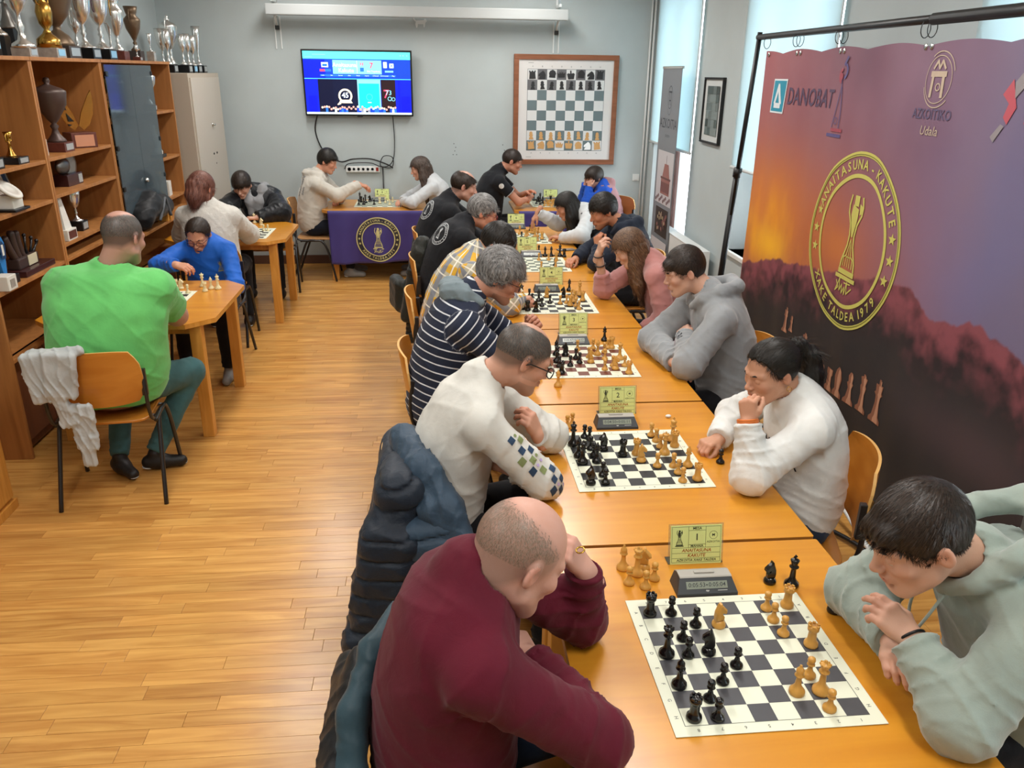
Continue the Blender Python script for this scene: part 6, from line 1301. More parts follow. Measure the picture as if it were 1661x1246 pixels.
# 12 --- grey hoodie boy
def x12(t,topo,A,O,HR,HC,bvh):
    F=Flat(); F.ring(0,0,.05,.056,0,24); F.line([(-.03,.02),(0,-.04),(.035,.03)],.007,0); F.text('SURF',0,.075,.03,1)
    c=(A['N']+A['P'])/2+V3(0,0,.06); up=nrm(A['N']-A['P']); n_=nrm(np.array((-1,-.3,.1))); n_=nrm(n_-up*(n_@up)); R=np.cross(up,n_); F.project('chest_print',[mat('print_mauve','#8d7078',.8),mat('letter_black','#22242a',.8)],bvh(),tuple(c+n_*.3),tuple(R),tuple(up),t,.003,.5)
gry=clothmat('heather_grey','#8f9396',sheen=.4)
person('dark haired boy in a light grey hoodie, arms crossed on table 3',dict(P=(1.52,3.82,.56),F=MX,N=(1.40,3.85,1.09),SL=(1.385,3.655,1.015),SR=(1.37,4.02,1.02),EL=(1.215,3.575,.822),ER=(1.15,3.985,.822),WL=(1.27,3.82,.89),WR=(1.174,3.667,0.800),
 HL=((.1,.9,.1),(-.6,0,.8),.6),HR=((.3,-.9,0),(0,0,1),.5),HC=(1.256,3.900,1.206),look=(-.95,.05,-.33),hs=1.0,skin='#cda28c',face=dict(eyes=.4,jaw=.92),hair='fringe',hairmat=H_dark,hairopt=dict(top=.02,side=.007,back=.006),
 top=gry,hood=1.1,slump=.05,loose=1.5,arm=1.05,trousers=J_black,shoes=S_black,extra=x12),1.15)
# 4 --- plaid
person('dark haired person in a yellow and grey plaid shirt bent over table 4',dict(P=(.03,4.92,.55),F=PX,N=(.225,4.92,1.085),SL=(.25,5.10,1.0),SR=(.22,4.74,1.0),EL=(.48,5.1,.82),ER=(.445,4.69,.822),WL=(.52,4.95,.80),WR=(.52,4.86,.80),
 HL=((.5,-.4,0),(0,0,1),.6),HR=((.5,.5,0),(0,0,1),.6),HC=(0.381,4.920,1.145),look=(.72,-.15,-.68),hs=1.0,skin='#c08c72',hair='short',hairmat=H_black,hairopt=dict(top=.026,side=.014,back=.016,fringe=1,line=[(-.14,-.075),(-.06,-.07),(-.03,-.04),(-.005,-.01),(.02,-.01),(.035,.02),(.06,.04),(.12,.05)]),hamp=.004,face=dict(eyes=.1),
 top=clothmat('plaid','#b8b29c','plaid','#d8a838','#848890'),slump=.07,loose=1.3,trousers=J_black,shoes=S_black,collar=2),1.2)
# 11 --- pink sweatshirt girl
def x11(t,topo,A,O,HR,HC,bvh):
    for k in (.02,-.05): ring_on(A['WR']+nrm(A['ER']-A['WR'])*(.03-k),A['WR']-A['ER'],.032,M_black,'wristband',t,.004)
person('girl with long light brown hair in a pink sweatshirt, hand on forehead, table 4',dict(P=(1.55,4.93,.54),F=MX,N=(1.37,4.93,1.03),SL=(1.36,4.77,.97),SR=(1.34,5.08,.97),EL=(1.42,4.70,.72),ER=(1.10,5.06,.822),WL=(1.28,4.78,.60),WR=(1.035,4.980,1.067),
 HL=((-.8,.2,0),(0,0,1),.5),HR=((.1,-.25,.6),(-.8,-.4,.5),[.6,.7,.8,.9],dict(thumb=.5)),cuff={'R':.45},HC=(1.216,4.930,1.115),look=(-.80,.05,-.58),hs=.97,hand=.92,skin='#d0a790',face=dict(eyes=.2,jaw=.88),hair='long',hairmat=H_brown,
 locks=longhair((1.216,4.930,1.115),MX,.36),
 top=clothmat('pink','#b9807c',sheen=.4),slump=.05,loose=1.4,arm=.95,trousers=J_black,shoes=S_grey,extra=x11,girth=(.92,.92,0)),1.25)
# 5 --- black polo, red glasses
blk=clothmat('black_polo','#17191e')
def mk_back(side):
    def x5(t,topo,A,O,HR,HC,bvh):
        F=Flat(); F.merge(emblem(False),0,0,.085); c=A['N']+(A['P']-A['N'])*.20; up=nrm(A['N']-A['P']); n_=nrm(np.array(side)); n_=nrm(n_-up*(n_@up)); R=np.cross(up,n_)
        F.project('emblem_print',[mat('emblem_white','#c9ced0',.7)],bvh(),tuple(c+n_*.4),tuple(R),tuple(up),t,.004,.6)
    return x5
person('grey haired man with red glasses in a black top with round back emblem',dict(P=(.03,5.98,.56),F=PX,N=(.21,5.99,1.09),SL=(.23,6.18,1.0),SR=(.21,5.80,1.0),EL=(.45,6.20,.825),ER=(.43,5.80,.825),WL=(.55,6.05,.80),WR=(.58,5.95,.80),
 HL=((.5,-.5,0),(0,0,1),.6),HR=((.5,.5,0),(0,0,1),.6),HC=(0.358,6.000,1.163),look=(.92,.02,-.32),hs=1.05,skin='#cc9279',face=dict(eyes=.3,jaw=1.05),hair='short',hairmat=H_gray,hairopt=dict(top=.02,side=.012,back=.012),glasses=mat('glasses_red','#8c2318',.3),
 top=blk,slump=.06,loose=1.3,girth=(1.08,1.15,.1),trousers=J_black,shoes=S_black,arm=1.08,collar=2,extra=mk_back((-.75,-.6,.25))),1.35)
# 10 --- curly young man
def x10(t,topo,A,O,HR,HC,bvh):
    F=Flat(); F.text('PLENTZIA',0,0,.06,0,.012); c=(A['SL']+A['SR'])/2+(A['P']-A['N'])*.22; up=nrm(A['N']-A['P']); n_=nrm(np.array((-1,-.3,.1))); n_=nrm(n_-up*(n_@up)); R=np.cross(up,n_); F.project('chest_lettering',[M_white],bvh(),tuple(c+n_*.3),tuple(R),tuple(up),t,.003,.5)
person('young man with curly black hair and dark hooded top, hand on mouth, table 5',dict(P=(1.60,6.03,.56),F=MX,N=(1.44,6.03,1.055),SL=(1.42,5.85,.985),SR=(1.41,6.21,.99),EL=(1.20,5.80,.825),ER=(1.20,6.2,.825),WL=(1.223,5.920,0.912),WR=(1.08,6.05,.80),
 HL=((-.02,.18,.75),(-.75,-.55,.25),[.9,.9,1,1.1]),HR=((-.5,-.6,0),(0,0,1),.6),HC=(1.273,6.050,1.163),look=(-.92,-.14,-.38),hs=1.03,skin='#bd8465',face=dict(eyes=.3,beard=.4,beardcol='#3a2a20'),hair='curly',hairmat=H_black,
 top=clothmat('navy_hood','#1d2534'),hood=.7,slump=.04,loose=1.3,trousers=J_black,shoes=S_black,extra=x10),1.35)
# 6 --- balding man in black
person('balding dark haired man in black at the far end of the long row',dict(P=(-.03,7.05,.56),F=PX,N=(.12,7.05,1.10),SL=(.15,7.24,1.02),SR=(.14,6.86,1.02),EL=(.36,7.27,.825),ER=(.34,6.85,.825),WL=(.5,7.1,.80),WR=(.52,7.0,.80),
 HL=((.5,-.5,0),(0,0,1),.6),HR=((.5,.5,0),(0,0,1),.6),HC=(0.261,7.050,1.220),look=(.95,.05,-.25),hs=1.07,skin='#be917f',face=dict(jaw=1.1),hair='thin',hairmat=H_dark,scalp=('#3a302a',.6),hlen=.018,
 top=blk,slump=.06,loose=1.3,girth=(1.1,1.2,.15),trousers=J_black,shoes=S_black,arm=1.1,collar=2,extra=mk_back((-.8,-.5,.3))),1.5)
# 9 --- girl with long black hair, arm reaching over the board
def x9(t,topo,A,O,HR,HC,bvh):
    for k in (.0,.018): ring_on(A['WR']+nrm(A['ER']-A['WR'])*k,A['WR']-A['ER'],.033,M_black,'sleeve_stripe',t,.005)
person('girl with long black hair, white sleeves and black vest, reaching over table 6',dict(P=(1.50,7.05,.54),F=MX,N=(1.34,7.08,1.0),SL=(1.33,6.93,.95),SR=(1.28,7.22,.96),EL=(1.25,6.74,.845),ER=(1.12,7.25,.86),WL=(1.10,6.90,.80),WR=(0.922,7.200,0.968),
 HL=((-.6,.5,0),(0,0,1),.4),HR=((-.45,.0,-.75),(-.85,-.1,.45),[.3,.25,.3,.4],dict(thumb=.3)),HC=(1.157,7.080,1.047),look=(-.90,-.10,-.50),hs=.95,hand=.95,skin='#c18b6e',face=dict(eyes=.2,jaw=.88),hair='long',hairmat=H_black,
 locks=longhair((1.157,7.080,1.047),MX,.38),
 top=clothmat('white_fleece','#c5c9cb'),vest=clothmat('vest_black','#121316'),slump=.05,loose=1.4,arm=.95,trousers=J_black,shoes=S_black,extra=x9,girth=(.9,.9,0)),1.5)
# 7 --- man in black polo under the wall board
def x7(t,topo,A,O,HR,HC,bvh):
    for s in 'LR':
        q=A['S'+s]+(A['E'+s]-A['S'+s])*.54; ring_on(q,A['E'+s]-A['S'+s],.062,mat('trim_grey','#c3c7c8',.7),'sleeve_trim',topo,.004)
    F=Flat(); F.disc(0,0,.028,0); c=A['SR']+V3(0,0,0); F.project('sleeve_badge',[M_white],bvh(),tuple(c+V3(.02,-.4,-.03)),(1,0,0),(0,0,1),t,.003,.6)
person('man in a short sleeved black polo leaning on the table below the wall board',dict(P=(.56,8.97,.58),F=PX,N=(.685,8.96,1.115),SL=(.73,9.15,1.04),SR=(.70,8.78,1.035),EL=(.95,9.16,.83),ER=(.915,8.78,.826),WL=(1.02,8.98,.90),WR=(1.05,8.96,.84),
 HL=((.45,-.5,.25),(0,.3,.9),.4),HR=((.3,.7,.3),(.4,-.2,.8),.5),HC=(0.856,8.950,1.236),look=(.95,-.06,-.30),hs=1.05,skin='#c68d74',face=dict(jaw=1.05,beard=.2),hair='crop',hairmat=H_dark,hairopt=dict(top=.010,side=.005,back=.006),hamp=.001,
 top=blk,sleeve='short',slen=.55,slump=.05,loose=1.1,girth=(1.05,1.1,.05),trousers=J_black,shoes=S_black,arm=1.05,collar=2,extra=x7),1.5)
# 8 --- child in blue and pink
person('child with a dark bob in a blue top and pink vest under the wall board',dict(P=(1.98,8.93,.53),F=MX,N=(1.87,8.95,.98),SL=(1.86,8.81,.93),SR=(1.85,9.09,.93),EL=(1.66,8.78,.82),ER=(1.68,9.1,.82),WL=(1.70,8.87,.97),WR=(1.68,9.0,.99),
 HL=((.02,.1,.7),(-.8,-.5,0),1.1),HR=((.05,-.1,.7),(-.8,.5,0),.8),HC=(1.760,8.950,1.068),look=(-.85,-.35,-.25),hs=.95,hand=.85,skin='#cf9d85',face=dict(eyes=.6,jaw=.85),hair='bob',hairmat=H_dark,
 top=clothmat('royal_blue','#1c4fb4'),vest=clothmat('vest_pink','#a87f82'),vesthood=1,slump=.04,loose=1.2,arm=.85,trousers=J_black,shoes=S_grey,girth=(.8,.85,0),legs=(.36,.36)),1.5)
# 15 --- boy in the cream sweatshirt
def x15(t,topo,A,O,HR,HC,bvh):
    F=Flat(); F.text('BASKONIA',0,.04,.045,0,.01,rot=-PI/2); F.text('XAKE',.06,.0,.035,0,.01,rot=-PI/2)
    c=A['N']+(A['P']-A['N'])*.3; up=nrm(A['N']-A['P']); n_=nrm(np.array((-.8,-.6,.1))); n_=nrm(n_-up*(n_@up)); R=np.cross(up,n_); F.project('back_lettering',[mat('letter_grey','#6d7176',.8)],bvh(),tuple(c+n_*.4),tuple(R),tuple(up),t,.003,.6)
cream=clothmat('cream','#c6c1b6',sheen=.4)
person('dark haired boy in a cream sweatshirt moving a piece at the left far table',dict(P=(-1.32,8.98,.56),F=PX,N=(-1.245,8.98,1.08),SL=(-1.20,9.16,1.01),SR=(-1.215,8.80,1.0),EL=(-1.05,9.2,.83),ER=(-1.03,8.86,.885),WL=(-1.026,9.097,0.800),WR=(-0.799,8.980,0.988),
 HL=((-.3,-.7,.05),(0,0,1),.6),HR=((.8,.12,-.25),(.2,-.1,.9),[.5,.5,.6,.7]),HC=(-1.126,9.000,1.223),look=(.92,-.12,-.36),hs=1.0,skin='#cd9478',face=dict(eyes=.3),hair='short',hairmat=H_black,hairopt=dict(top=.028,side=.012,back=.010,fringe=1),
 top=cream,slump=.05,loose=1.45,hood=.35,trousers=clothmat('trousers_navy','#141a26'),shoes=S_grey,extra=x15),1.5)
# 16 --- girl with long brown hair
person('girl with long brown hair in a white top at the left far table',dict(P=(.16,9.0,.54),F=MX,N=(-.0,9.02,1.02),SL=(-.02,8.86,.96),SR=(-.03,9.17,.97),EL=(-.235,8.76,.828),ER=(-.24,9.25,.83),WL=(-.33,8.98,.80),WR=(-.35,9.05,.80),
 HL=((-.3,.6,0),(0,0,1),.4),HR=((-.3,-.6,0),(0,0,1),.4),HC=(-0.145,9.030,1.153),look=(-.93,-.05,-.30),hs=.98,hand=.9,skin='#c99880',face=dict(eyes=.2,jaw=.88),hair='long',hairmat=hairtex('ash_brown','#2e241f','#6a5a50'),
 locks=longhair((-0.145,9.030,1.153),MX,.46),
 top=clothmat('white_top','#c5c8ca'),slump=.03,loose=1.4,arm=.95,trousers=J_black,shoes=S_grey,girth=(.9,.9,0)),1.5)
# 17 --- big man in green
person('large man in a green t-shirt seen from behind at the left table',dict(P=(-1.71,4.13,.58),F=(.12,1,0),N=(-1.66,4.20,1.165),SL=(-1.885,4.20,1.085),SR=(-1.435,4.17,1.075),EL=(-2.0,4.48,.85),ER=(-1.455,4.50,.838),WL=(-1.85,4.72,.80),WR=(-1.62,4.70,.80),
 HL=((.4,.5,0),(0,0,1),.5),HR=((-.6,.4,0),(0,0,1),.5),HC=(-1.581,4.250,1.325),look=(.35,.88,-.30),hs=1.12,skin='#b98c7b',colh=.2,face=dict(jaw=1.2,beard=.4,beardcol='#8a8078'),hair='thin',hairmat=H_salt,scalp=('#3f3733',.8),noshell=1,hlen=.012,nst=16000,hwd=1.4,hairopt=dict(lift=.5,jit=6,line=[(-.12,-.05),(-.06,-.05),(-.03,-.025),(-.005,-.012),(.018,-.014),(.03,.008),(.052,.040),(.1,.062)],bald=(.06,.0,.045),top=.002,side=.003,back=.003),hamp=.0,
 top=clothmat('green','#66bf69',sheen=.2),sleeve='short',slen=.66,slump=.10,loose=1.2,girth=(1.42,1.55,.22),arm=1.5,trousers=J_teal,thigh=1.35,shoes=S_black,collar=1,hem=.07,KL=(-1.83,4.55,.50),KR=(-1.42,4.50,.50),AL=(-1.78,4.22,.09),AR=(-1.60,4.26,.09),fold=.0075,neck=.064,TR=(.9,.2),TL=(.2,-.2)),1.1)
# 18 --- girl in the blue jacket
def x18(t,topo,A,O,HR,HC,bvh):
    F=Flat(); F.merge(trophy_icon(),0,0,.045); up=V3(0,0,1); F.project('chest_badge',[mat('badge_gold','#9a9a6a',.7)],bvh(),tuple(A['N']+V3(.10,-.5,-.17)),(1,0,0),(0,0,1),t,.003,.8)
    
person('girl with pulled back dark hair and glasses in a bright blue jacket',dict(P=(-1.66,6.08,.53),F=(0,-1,0),N=(-1.655,5.99,.965),SL=(-1.50,5.96,.90),SR=(-1.82,5.95,.90),EL=(-1.43,5.78,.68),ER=(-1.93,5.74,.84),WL=(-1.52,5.70,.60),WR=(-1.768,5.600,0.877),
 HL=((0,-1,0),(0,0,1),.5),HR=((.8,-.25,-.12),(.1,-.4,.8),[.5,.6,.7,.8]),HC=(-1.686,5.930,1.016),look=(-.06,-.85,-.45),hs=.98,hand=.95,skin='#cb9478',face=dict(eyes=.3,jaw=.88),hair='pulled',hairmat=H_dark,hairopt=dict(side=.010,back=.012,top=.010,line=[(-.12,-.07),(-.06,-.06),(-.03,-.03),(-.005,0),(.015,.002),(.03,.024),(.045,.058),(.06,.082),(.12,.10)]),hlocks=[([(.03,-.09,-.02),(.02,-.10,-.07)],[.03,.02])],glasses=mat('glasses_dark','#3a1a22',.3),gthick=1.1,
 top=clothmat('jacket_blue','#1a5fc0',rough=.6),slump=.03,loose=1.3,arm=.92,trousers=J_black,shoes=S_grey,collar=2,girth=(.92,.92,0),extra=x18),1.2)
# 19 --- white knit back
person('person with auburn hair and white knit top seen from behind',dict(P=(-1.80,6.66,.56),F=(0,1,0),N=(-1.80,6.68,1.11),SL=(-1.985,6.69,1.03),SR=(-1.62,6.68,1.03),EL=(-2.09,6.90,.84),ER=(-1.565,6.98,.83),WL=(-1.95,7.13,.80),WR=(-1.64,7.18,.80),
 HL=((.4,.5,0),(0,0,1),.5),HR=((-.5,.4,0),(0,0,1),.5),HC=(-1.825,6.680,1.246),look=(.35,.88,-.35),hs=1.02,skin='#c58a70',face=dict(jaw=1.),hair='bob',hairmat=H_red,hairopt=dict(top=.018,side=.012,back=.018),hlocks=[([(0,-.06,.0),(0,-.075,-.07),(0,-.07,-.12)],[.085,.07,.045]),([(.05,.01,-.01),(.055,.0,-.08)],[.04,.03])],hlen=.04,
 top=clothmat('white_knit','#cbc8c0',knit=120,bump=.6),slump=.05,loose=1.5,girth=(1.12,1.15,.1),arm=1.12,trousers=J_black,shoes=S_black,hem=.12,slen=.9),1.2)
# 20 --- puffer boy
M_puff=clothmat('puffer_black','#14171c',rough=.35,sheen=.1,bump=.3)
def x20(t,topo,A,O,HR,HC,bvh):
    L=[]; b=A['N']; 
    for s in (-1,1): L+=[cap(b+V3(s*.075,.05,.03),b+V3(s*.072,-.05,.01),.045,.042,k=.05),cap(b+V3(s*.072,-.05,.01),b+V3(s*.045,-.115,-.10),.042,.040,k=.05),cap(b+V3(s*.045,-.115,-.10),b+V3(s*.035,-.135,-.20),.040,.035,k=.05)]
    L+=[ell(b+V3(0,.085,.0),(.11,.05,.07),k=.05)]
    G,lo,h=field(L,.008,post=folds([(b,.2,(0,0,1),80)],.005)); v,f=surf(G,lo,h); mkobj('inner_hood',v,f,[clothmat('inner_grey','#8b8c8e')],topo)
person('boy in a black puffer jacket over a grey hood, back left corner',dict(P=(-1.64,8.36,.55),F=(-.1,-1,0),N=(-1.76,8.34,1.01),SL=(-1.595,8.34,.95),SR=(-1.935,8.31,.95),EL=(-1.50,8.13,.828),ER=(-2.05,8.05,.835),WL=(-1.70,7.98,.80),WR=(-1.88,7.90,.80),
 HL=((-.7,-.3,0),(0,0,1),.5),HR=((.6,-.3,0),(0,0,1),.5),HC=(-1.872,8.240,1.075),look=(-.12,-.82,-.52),hs=1.0,skin='#d3a48c',face=dict(eyes=.3,jaw=.9),hair='fringe',hairmat=H_dark,hairopt=dict(top=.02,side=.016,back=.016),
 top=M_puff,slump=.04,loose=2.4,arm=1.15,girth=(1.1,1.1,0),trousers=J_black,shoes=S_black,fold=.010,extra=x20),1.4)
# ================================================= trophies, awards, bags
M_sil=mat('trophy_silver','#e2e2de',.26,.92); M_gold=mat('trophy_gold','#b98f45',.25,1); M_brz=mat('trophy_bronze','#6d5a46',.4,.6); M_blk=mat('trophy_black','#121316',.3); M_marb=mat('trophy_marble','#9d958c',.4,noise=.2,nscale=30); M_redm=mat('trophy_red_marble','#5e3027',.4,noise=.2,nscale=30); M_plq=mat('plaque_silver','#b9bdbd',.3,.4); M_plb=mat('plaque_blue','#8fc3e2',.4); M_wht=mat('trophy_white','#d9d6cd',.5)
CUPS={
'goblet':[(.30,0),(.30,.02),(.16,.05),(.07,.12),(.05,.2),(.09,.24),(.05,.28),(.08,.32),(.04,.38),(.16,.46),(.27,.6),(.32,.8),(.36,1.0),(.33,1.0),(.28,.8),(.2,.6),(.01,.5)],
'tulip':[(.26,0),(.24,.05),(.10,.10),(.06,.2),(.10,.26),(.06,.32),(.05,.42),(.14,.5),(.24,.62),(.24,.8),(.22,1.0),(.19,1.0),(.2,.8),(.18,.62),(.01,.54)],
'flute':[(.22,0),(.2,.04),(.08,.09),(.04,.16),(.07,.2),(.03,.26),(.06,.4),(.14,.6),(.2,.8),(.24,1.0),(.2,1.0),(.01,.5)],
'urn':[(.2,0),(.2,.03),(.10,.08),(.06,.14),(.1,.18),(.05,.22),(.12,.30),(.30,.50),(.36,.68),(.34,.72),(.20,.80),(.24,.86),(.30,1.0),(.26,1.0),(.01,.8)],
'lidded':[(.22,0),(.2,.04),(.10,.12),(.06,.2),(.10,.25),(.05,.29),(.14,.36),(.34,.58),(.38,.76),(.38,.79),(.30,.83),(.10,.88),(.05,.9),(.08,.94),(.06,.99),(.01,1.)],
'basket':[(.5,0),(.48,.06),(.34,.20),(.12,.30),(.10,.36),(.2,.42),(.42,.58),(.44,.64),(.62,.9),(.64,.96),(.58,.96),(.4,.66),(.01,.6)],
'bell':[(.34,0),(.32,.05),(.18,.22),(.12,.36),(.10,.5),(.14,.52),(.06,.56),(.2,.8),(.3,1.0),(.26,1.0),(.01,.7)],
'spiral':[(.30,0),(.28,.12),(.12,.2),(.06,.26),(.16,.34),(.2,.5),(.16,.62),(.05,.68),(.18,.8),(.3,.95),(.34,1.0),(.3,1.0),(.01,.8)]}
def trophy(x,y,z,h,cup,label,mc=None,mb=None,bw=.07,bh=.05,plq=None,handles=True,mh=None,fat=1.,rz=0,group='trophies',mt=None):
    t=empty('trophy',(x,y,z),rz,label,'trophy',group); mc=mc or M_sil; mb=mb or M_blk
    MB().bbox((-bw/2,-bw/2,0),(bw/2,bw/2,bh),.003).build('base',mb,t)
    if plq: MB().box((bw/2-.0005,-bw*.36,bh*.2),(bw/2+.0025,bw*.36,bh*.86)).build('plaque',plq,t); 
    H=(h-bh)*1.06; pr=[(r*H*.42*fat,zz*H) for r,zz in CUPS[cup]]; g=MB(); split=None
    g.lathe([(r*1.42,z_) for r,z_ in pr],20,c=(0,0,bh)); g.build('cup',mc,t)
    if handles:
        for s in (-1,1):
            r=.30*H*.42*fat; g=MB(); g.tube(smoothpts([(0,s*r*.7,bh+H*.60),(0,s*r*1.55,bh+H*.62),(0,s*r*1.75,bh+H*.78),(0,s*r*1.25,bh+H*.93),(0,s*r*.95,bh+H*.88)]),.0045,6); g.build('handle',mh or mc,t)
    return t
TZ=2.186; X=-2.58
trophy(X,5.36,TZ,.50,'bell','bell shaped trophy on a tall black base at the left end of the cabinet top',M_brz,M_blk,.10,.20,M_plb)
trophy(X+.1,5.58,TZ,.47,'tulip','silver and gold cup with grey marble base on the cabinet top',M_sil,M_marb,.11,.05,M_plq,mh=M_gold)
trophy(X-.08,5.70,TZ,.46,'flute','slim silver cup behind the blue banded cup',M_sil,M_blk,.08,.12)
trophy(X-.12,5.92,TZ,.44,'bell','grey bell shaped cup on a black block, second row of the cabinet top',mat('trophy_pewter','#7c7a76',.35,.8),M_blk,.08,.17)
trophy(X+.09,5.97,TZ,.46,'spiral','gold topped spiral cup on a beige base with two blue plaques',M_gold,M_marb,.14,.06,M_plb)
trophy(X+.02,6.30,TZ,.40,'basket','large bronze basket shaped cup on a stepped dark base',M_brz,mat('trophy_dark_wood','#3c3431',.5),.20,.08,M_plq,fat=1.0)
trophy(X+.06,6.65,TZ,.46,'goblet','large silver goblet on a black base, right of the bronze basket cup',M_sil,M_blk,.15,.075,M_plq,mh=M_brz)
trophy(X-.1,6.60,TZ,.33,'tulip','smaller silver cup behind the large silver goblet',M_sil,M_blk,.10,.05)
trophy(X+.06,6.98,TZ,.48,'goblet','silver goblet with a dark ribbon and blue plaque on a black base',M_sil,M_blk,.15,.075,M_plb,mh=mat('ribbon_plum','#4a2c3c',.6))
trophy(X-.1,6.92,TZ,.34,'tulip','small silver cup behind the ribboned goblet',M_sil,M_blk,.09,.05)
trophy(X+.04,7.38,TZ,.47,'urn','large silver cup on a reddish marble base',M_sil,M_redm,.12,.07,None,mh=M_gold,fat=.8)
trophy(X-.1,7.62,TZ,.42,'flute','tall pale cup behind the large silver cup',M_sil,M_blk,.08,.05)
trophy(X+.05,7.76,TZ,.41,'urn','dark bronze urn with a gold inside at the right of the cabinet top',M_brz,mat('trophy_dark_wood','#3c3431'),.10,.08,None,fat=.9)
trophy(X+.12,7.56,TZ,.12,'tulip','very small silver cup in front of the bronze urn',M_sil,M_redm,.06,.03,M_plq)
trophy(X+.12,7.93,TZ,.22,'flute','small grey cup at the right end of the cabinet top',M_sil,M_marb,.06,.08,M_plq)
LX=-2.44; LZ=2.091
for i,(dy,dx,h,c,l,pl) in enumerate([(8.35,0,.36,'tulip','first silver cup from the left on the beige locker',M_plq),(8.53,-.1,.37,'goblet','second silver cup from the left on the beige locker, set back',None),(8.62,.06,.33,'tulip','third silver cup on the beige locker, silver plaque',M_plq),(8.80,.06,.34,'tulip','fourth silver cup on the beige locker, blue plaque',M_plb),(8.86,-.12,.50,'lidded','tallest lidded silver cup at the back of the locker top',None),(8.97,.06,.33,'goblet','fifth silver cup on the beige locker, silver plaque',M_plq),(9.17,.06,.42,'flute','slender silver and black cup at the right end of the beige locker',M_plq)]):
    trophy(LX+dx,dy,LZ,h,c,l,M_sil,M_blk,.12,.07,pl,fat=.85)
SX=-2.48
trophy(SX,5.80,1.605,.44,'lidded','big brown lidded cup with gold stem on the upper shelf',mat('trophy_brown','#4f3f39',.4,.3),M_redm,.15,.06,M_plq,handles=False,fat=1.15)
def butterfly(p,label,s=1):
    t=empty('butterfly_award',p,-.75,label,'trophy','trophies'); MB().bbox((-.045*s,-.06*s,0),(.045*s,.06*s,.07*s),.003).build('base',M_redm,t); MB().box((.045*s,-.045*s,.01),(.048*s,.045*s,.06*s)).build('plaque',mat('plaque_copper','#c98f70',.4,.2),t)
    F=Flat(); pts=[(0,.0),(.02,.06),(.06,.13),(.08,.16),(.085,.11),(.075,.05),(.05,.0),(.02,-.02)]
    for sg in (1,-1): F.poly([(x*sg*s,z*s) for x,z in pts],0)
    o=F.build('wing',[M_gold],(.01,0,.10*s),(0,1,0),(0,0,1),t); md=o.modifiers.new('s','SOLIDIFY'); md.thickness=.008
    for sg in (1,-1):
        for q in ([(.02,.02),(.05,.06),(.045,.02)],[(.045,.07),(.07,.13),(.07,.08)],[(.03,.005),(.05,.01),(.045,-.002)]): F=Flat(); F.poly([(x*sg*s,z*s) for x,z in q],0); F.build('wing_spot',[M_blk],(.0165,0,.10*s),(0,1,0),(0,0,1),o)
butterfly((SX+.02,6.12,1.605),'gold butterfly award beside the big brown cup',1.45)
trophy(SX+.03,5.50,1.605,.26,'flute','thin cup on a white base squeezed beside the upright of the shelf',M_brz,M_wht,.05,.10,None,handles=False)
t=empty('disc_award',(SX,5.86,1.38),.0,'round glass disc award on a dark red base, middle shelf','trophy','trophies'); MB().bbox((-.05,-.12,0),(.05,.12,.075),.003).build('base',mat('award_wine','#3a1c1c',.3),t); MB().box((.05,.05,.01),(.053,.11,.065)).build('plaque',M_plq,t); g=MB(); g.lathe([(.085,-.008),(.088,0),(.085,.008),(.06,.009)],28,Matrix.Translation((0,.07,.13))@Matrix.Rotation(PI/2,4,'Y')); g.build('disc',mat('award_glass','#9c9a94',.2,.3),t); g=MB(); g.sphere((-.0,-.05,.13),.08,8,(.4,1.2,.7)); g.build('silver_bowl',mat('trophy_pewter','#7c7a76'),t)
t=empty('obelisk_award',(SX+.05,5.50,1.075),0,'white stepped obelisk award with brown framed plate','trophy','trophies'); g=MB(); R=None; v=[(-.05,-.05,.07),(.05,-.05,.07),(.05,.05,.07),(-.05,.05,.07),(-.02,-.02,.30),(.02,-.02,.30),(.02,.02,.30),(-.02,.02,.30)]; g.add(v,[(0,3,2,1),(4,5,6,7),(0,1,5,4),(1,2,6,5),(2,3,7,6),(3,0,4,7)]); g.build('spire',M_wht,t); MB().bbox((-.07,-.07,0),(.07,.07,.07),.003).build('base',M_wht,t); MB().box((.07,-.055,.012),(.073,.055,.06)).build('plaque',M_redm,t)
trophy(SX+.02,5.84,1.075,.27,'goblet','silver cup on a black base beside the white obelisk award',M_sil,M_blk,.10,.065,M_plq)
trophy(SX+.06,5.40,1.075,.30,'flute','slim silver cup half hidden behind the shelf upright',M_sil,M_blk,.06,.05,None)
trophy(SX+.05,4.78,1.60,.34,'tulip','silver cup at the left edge of the upper shelf',M_sil,M_blk,.12,.06,M_plq,fat=1.2)
trophy(SX-.06,4.93,1.60,.26,'lidded','dark figured cup behind the silver cup on the left upper shelf',mat('trophy_darkgreen','#2f3a3c',.4,.4),M_marb,.12,.07,None,fat=1.3)
trophy(SX+.04,5.08,1.60,.17,'bell','small gold and silver cup near the upright of the left upper shelf',M_gold,M_blk,.13,.04,M_plq)
t=empty('certificate_frame',(SX-.05,5.02,1.365),0,'blue bordered white certificate leaning at the back of the shelf','frame'); R=Matrix.Rotation(math.radians(-14),4,'Y')
MB().box((-.006,-.20,0),(0,.20,.20),R).build('blue_mount',mat('cert_blue','#23507c',.4),t); MB().box((0,-.15,.03),(.002,.15,.17),R).build('paper',M_wht,t); g=MB()
for lo,hi in (((-.008,-.21,-.0),(.004,.21,.012)),((-.008,-.21,.19),(.004,.21,.202)),((-.008,-.21,.012),(.004,-.198,.19)),((-.008,.198,.012),(.004,.21,.19))): g.box(lo,hi,R)
g.build('frame',M_plq,t)
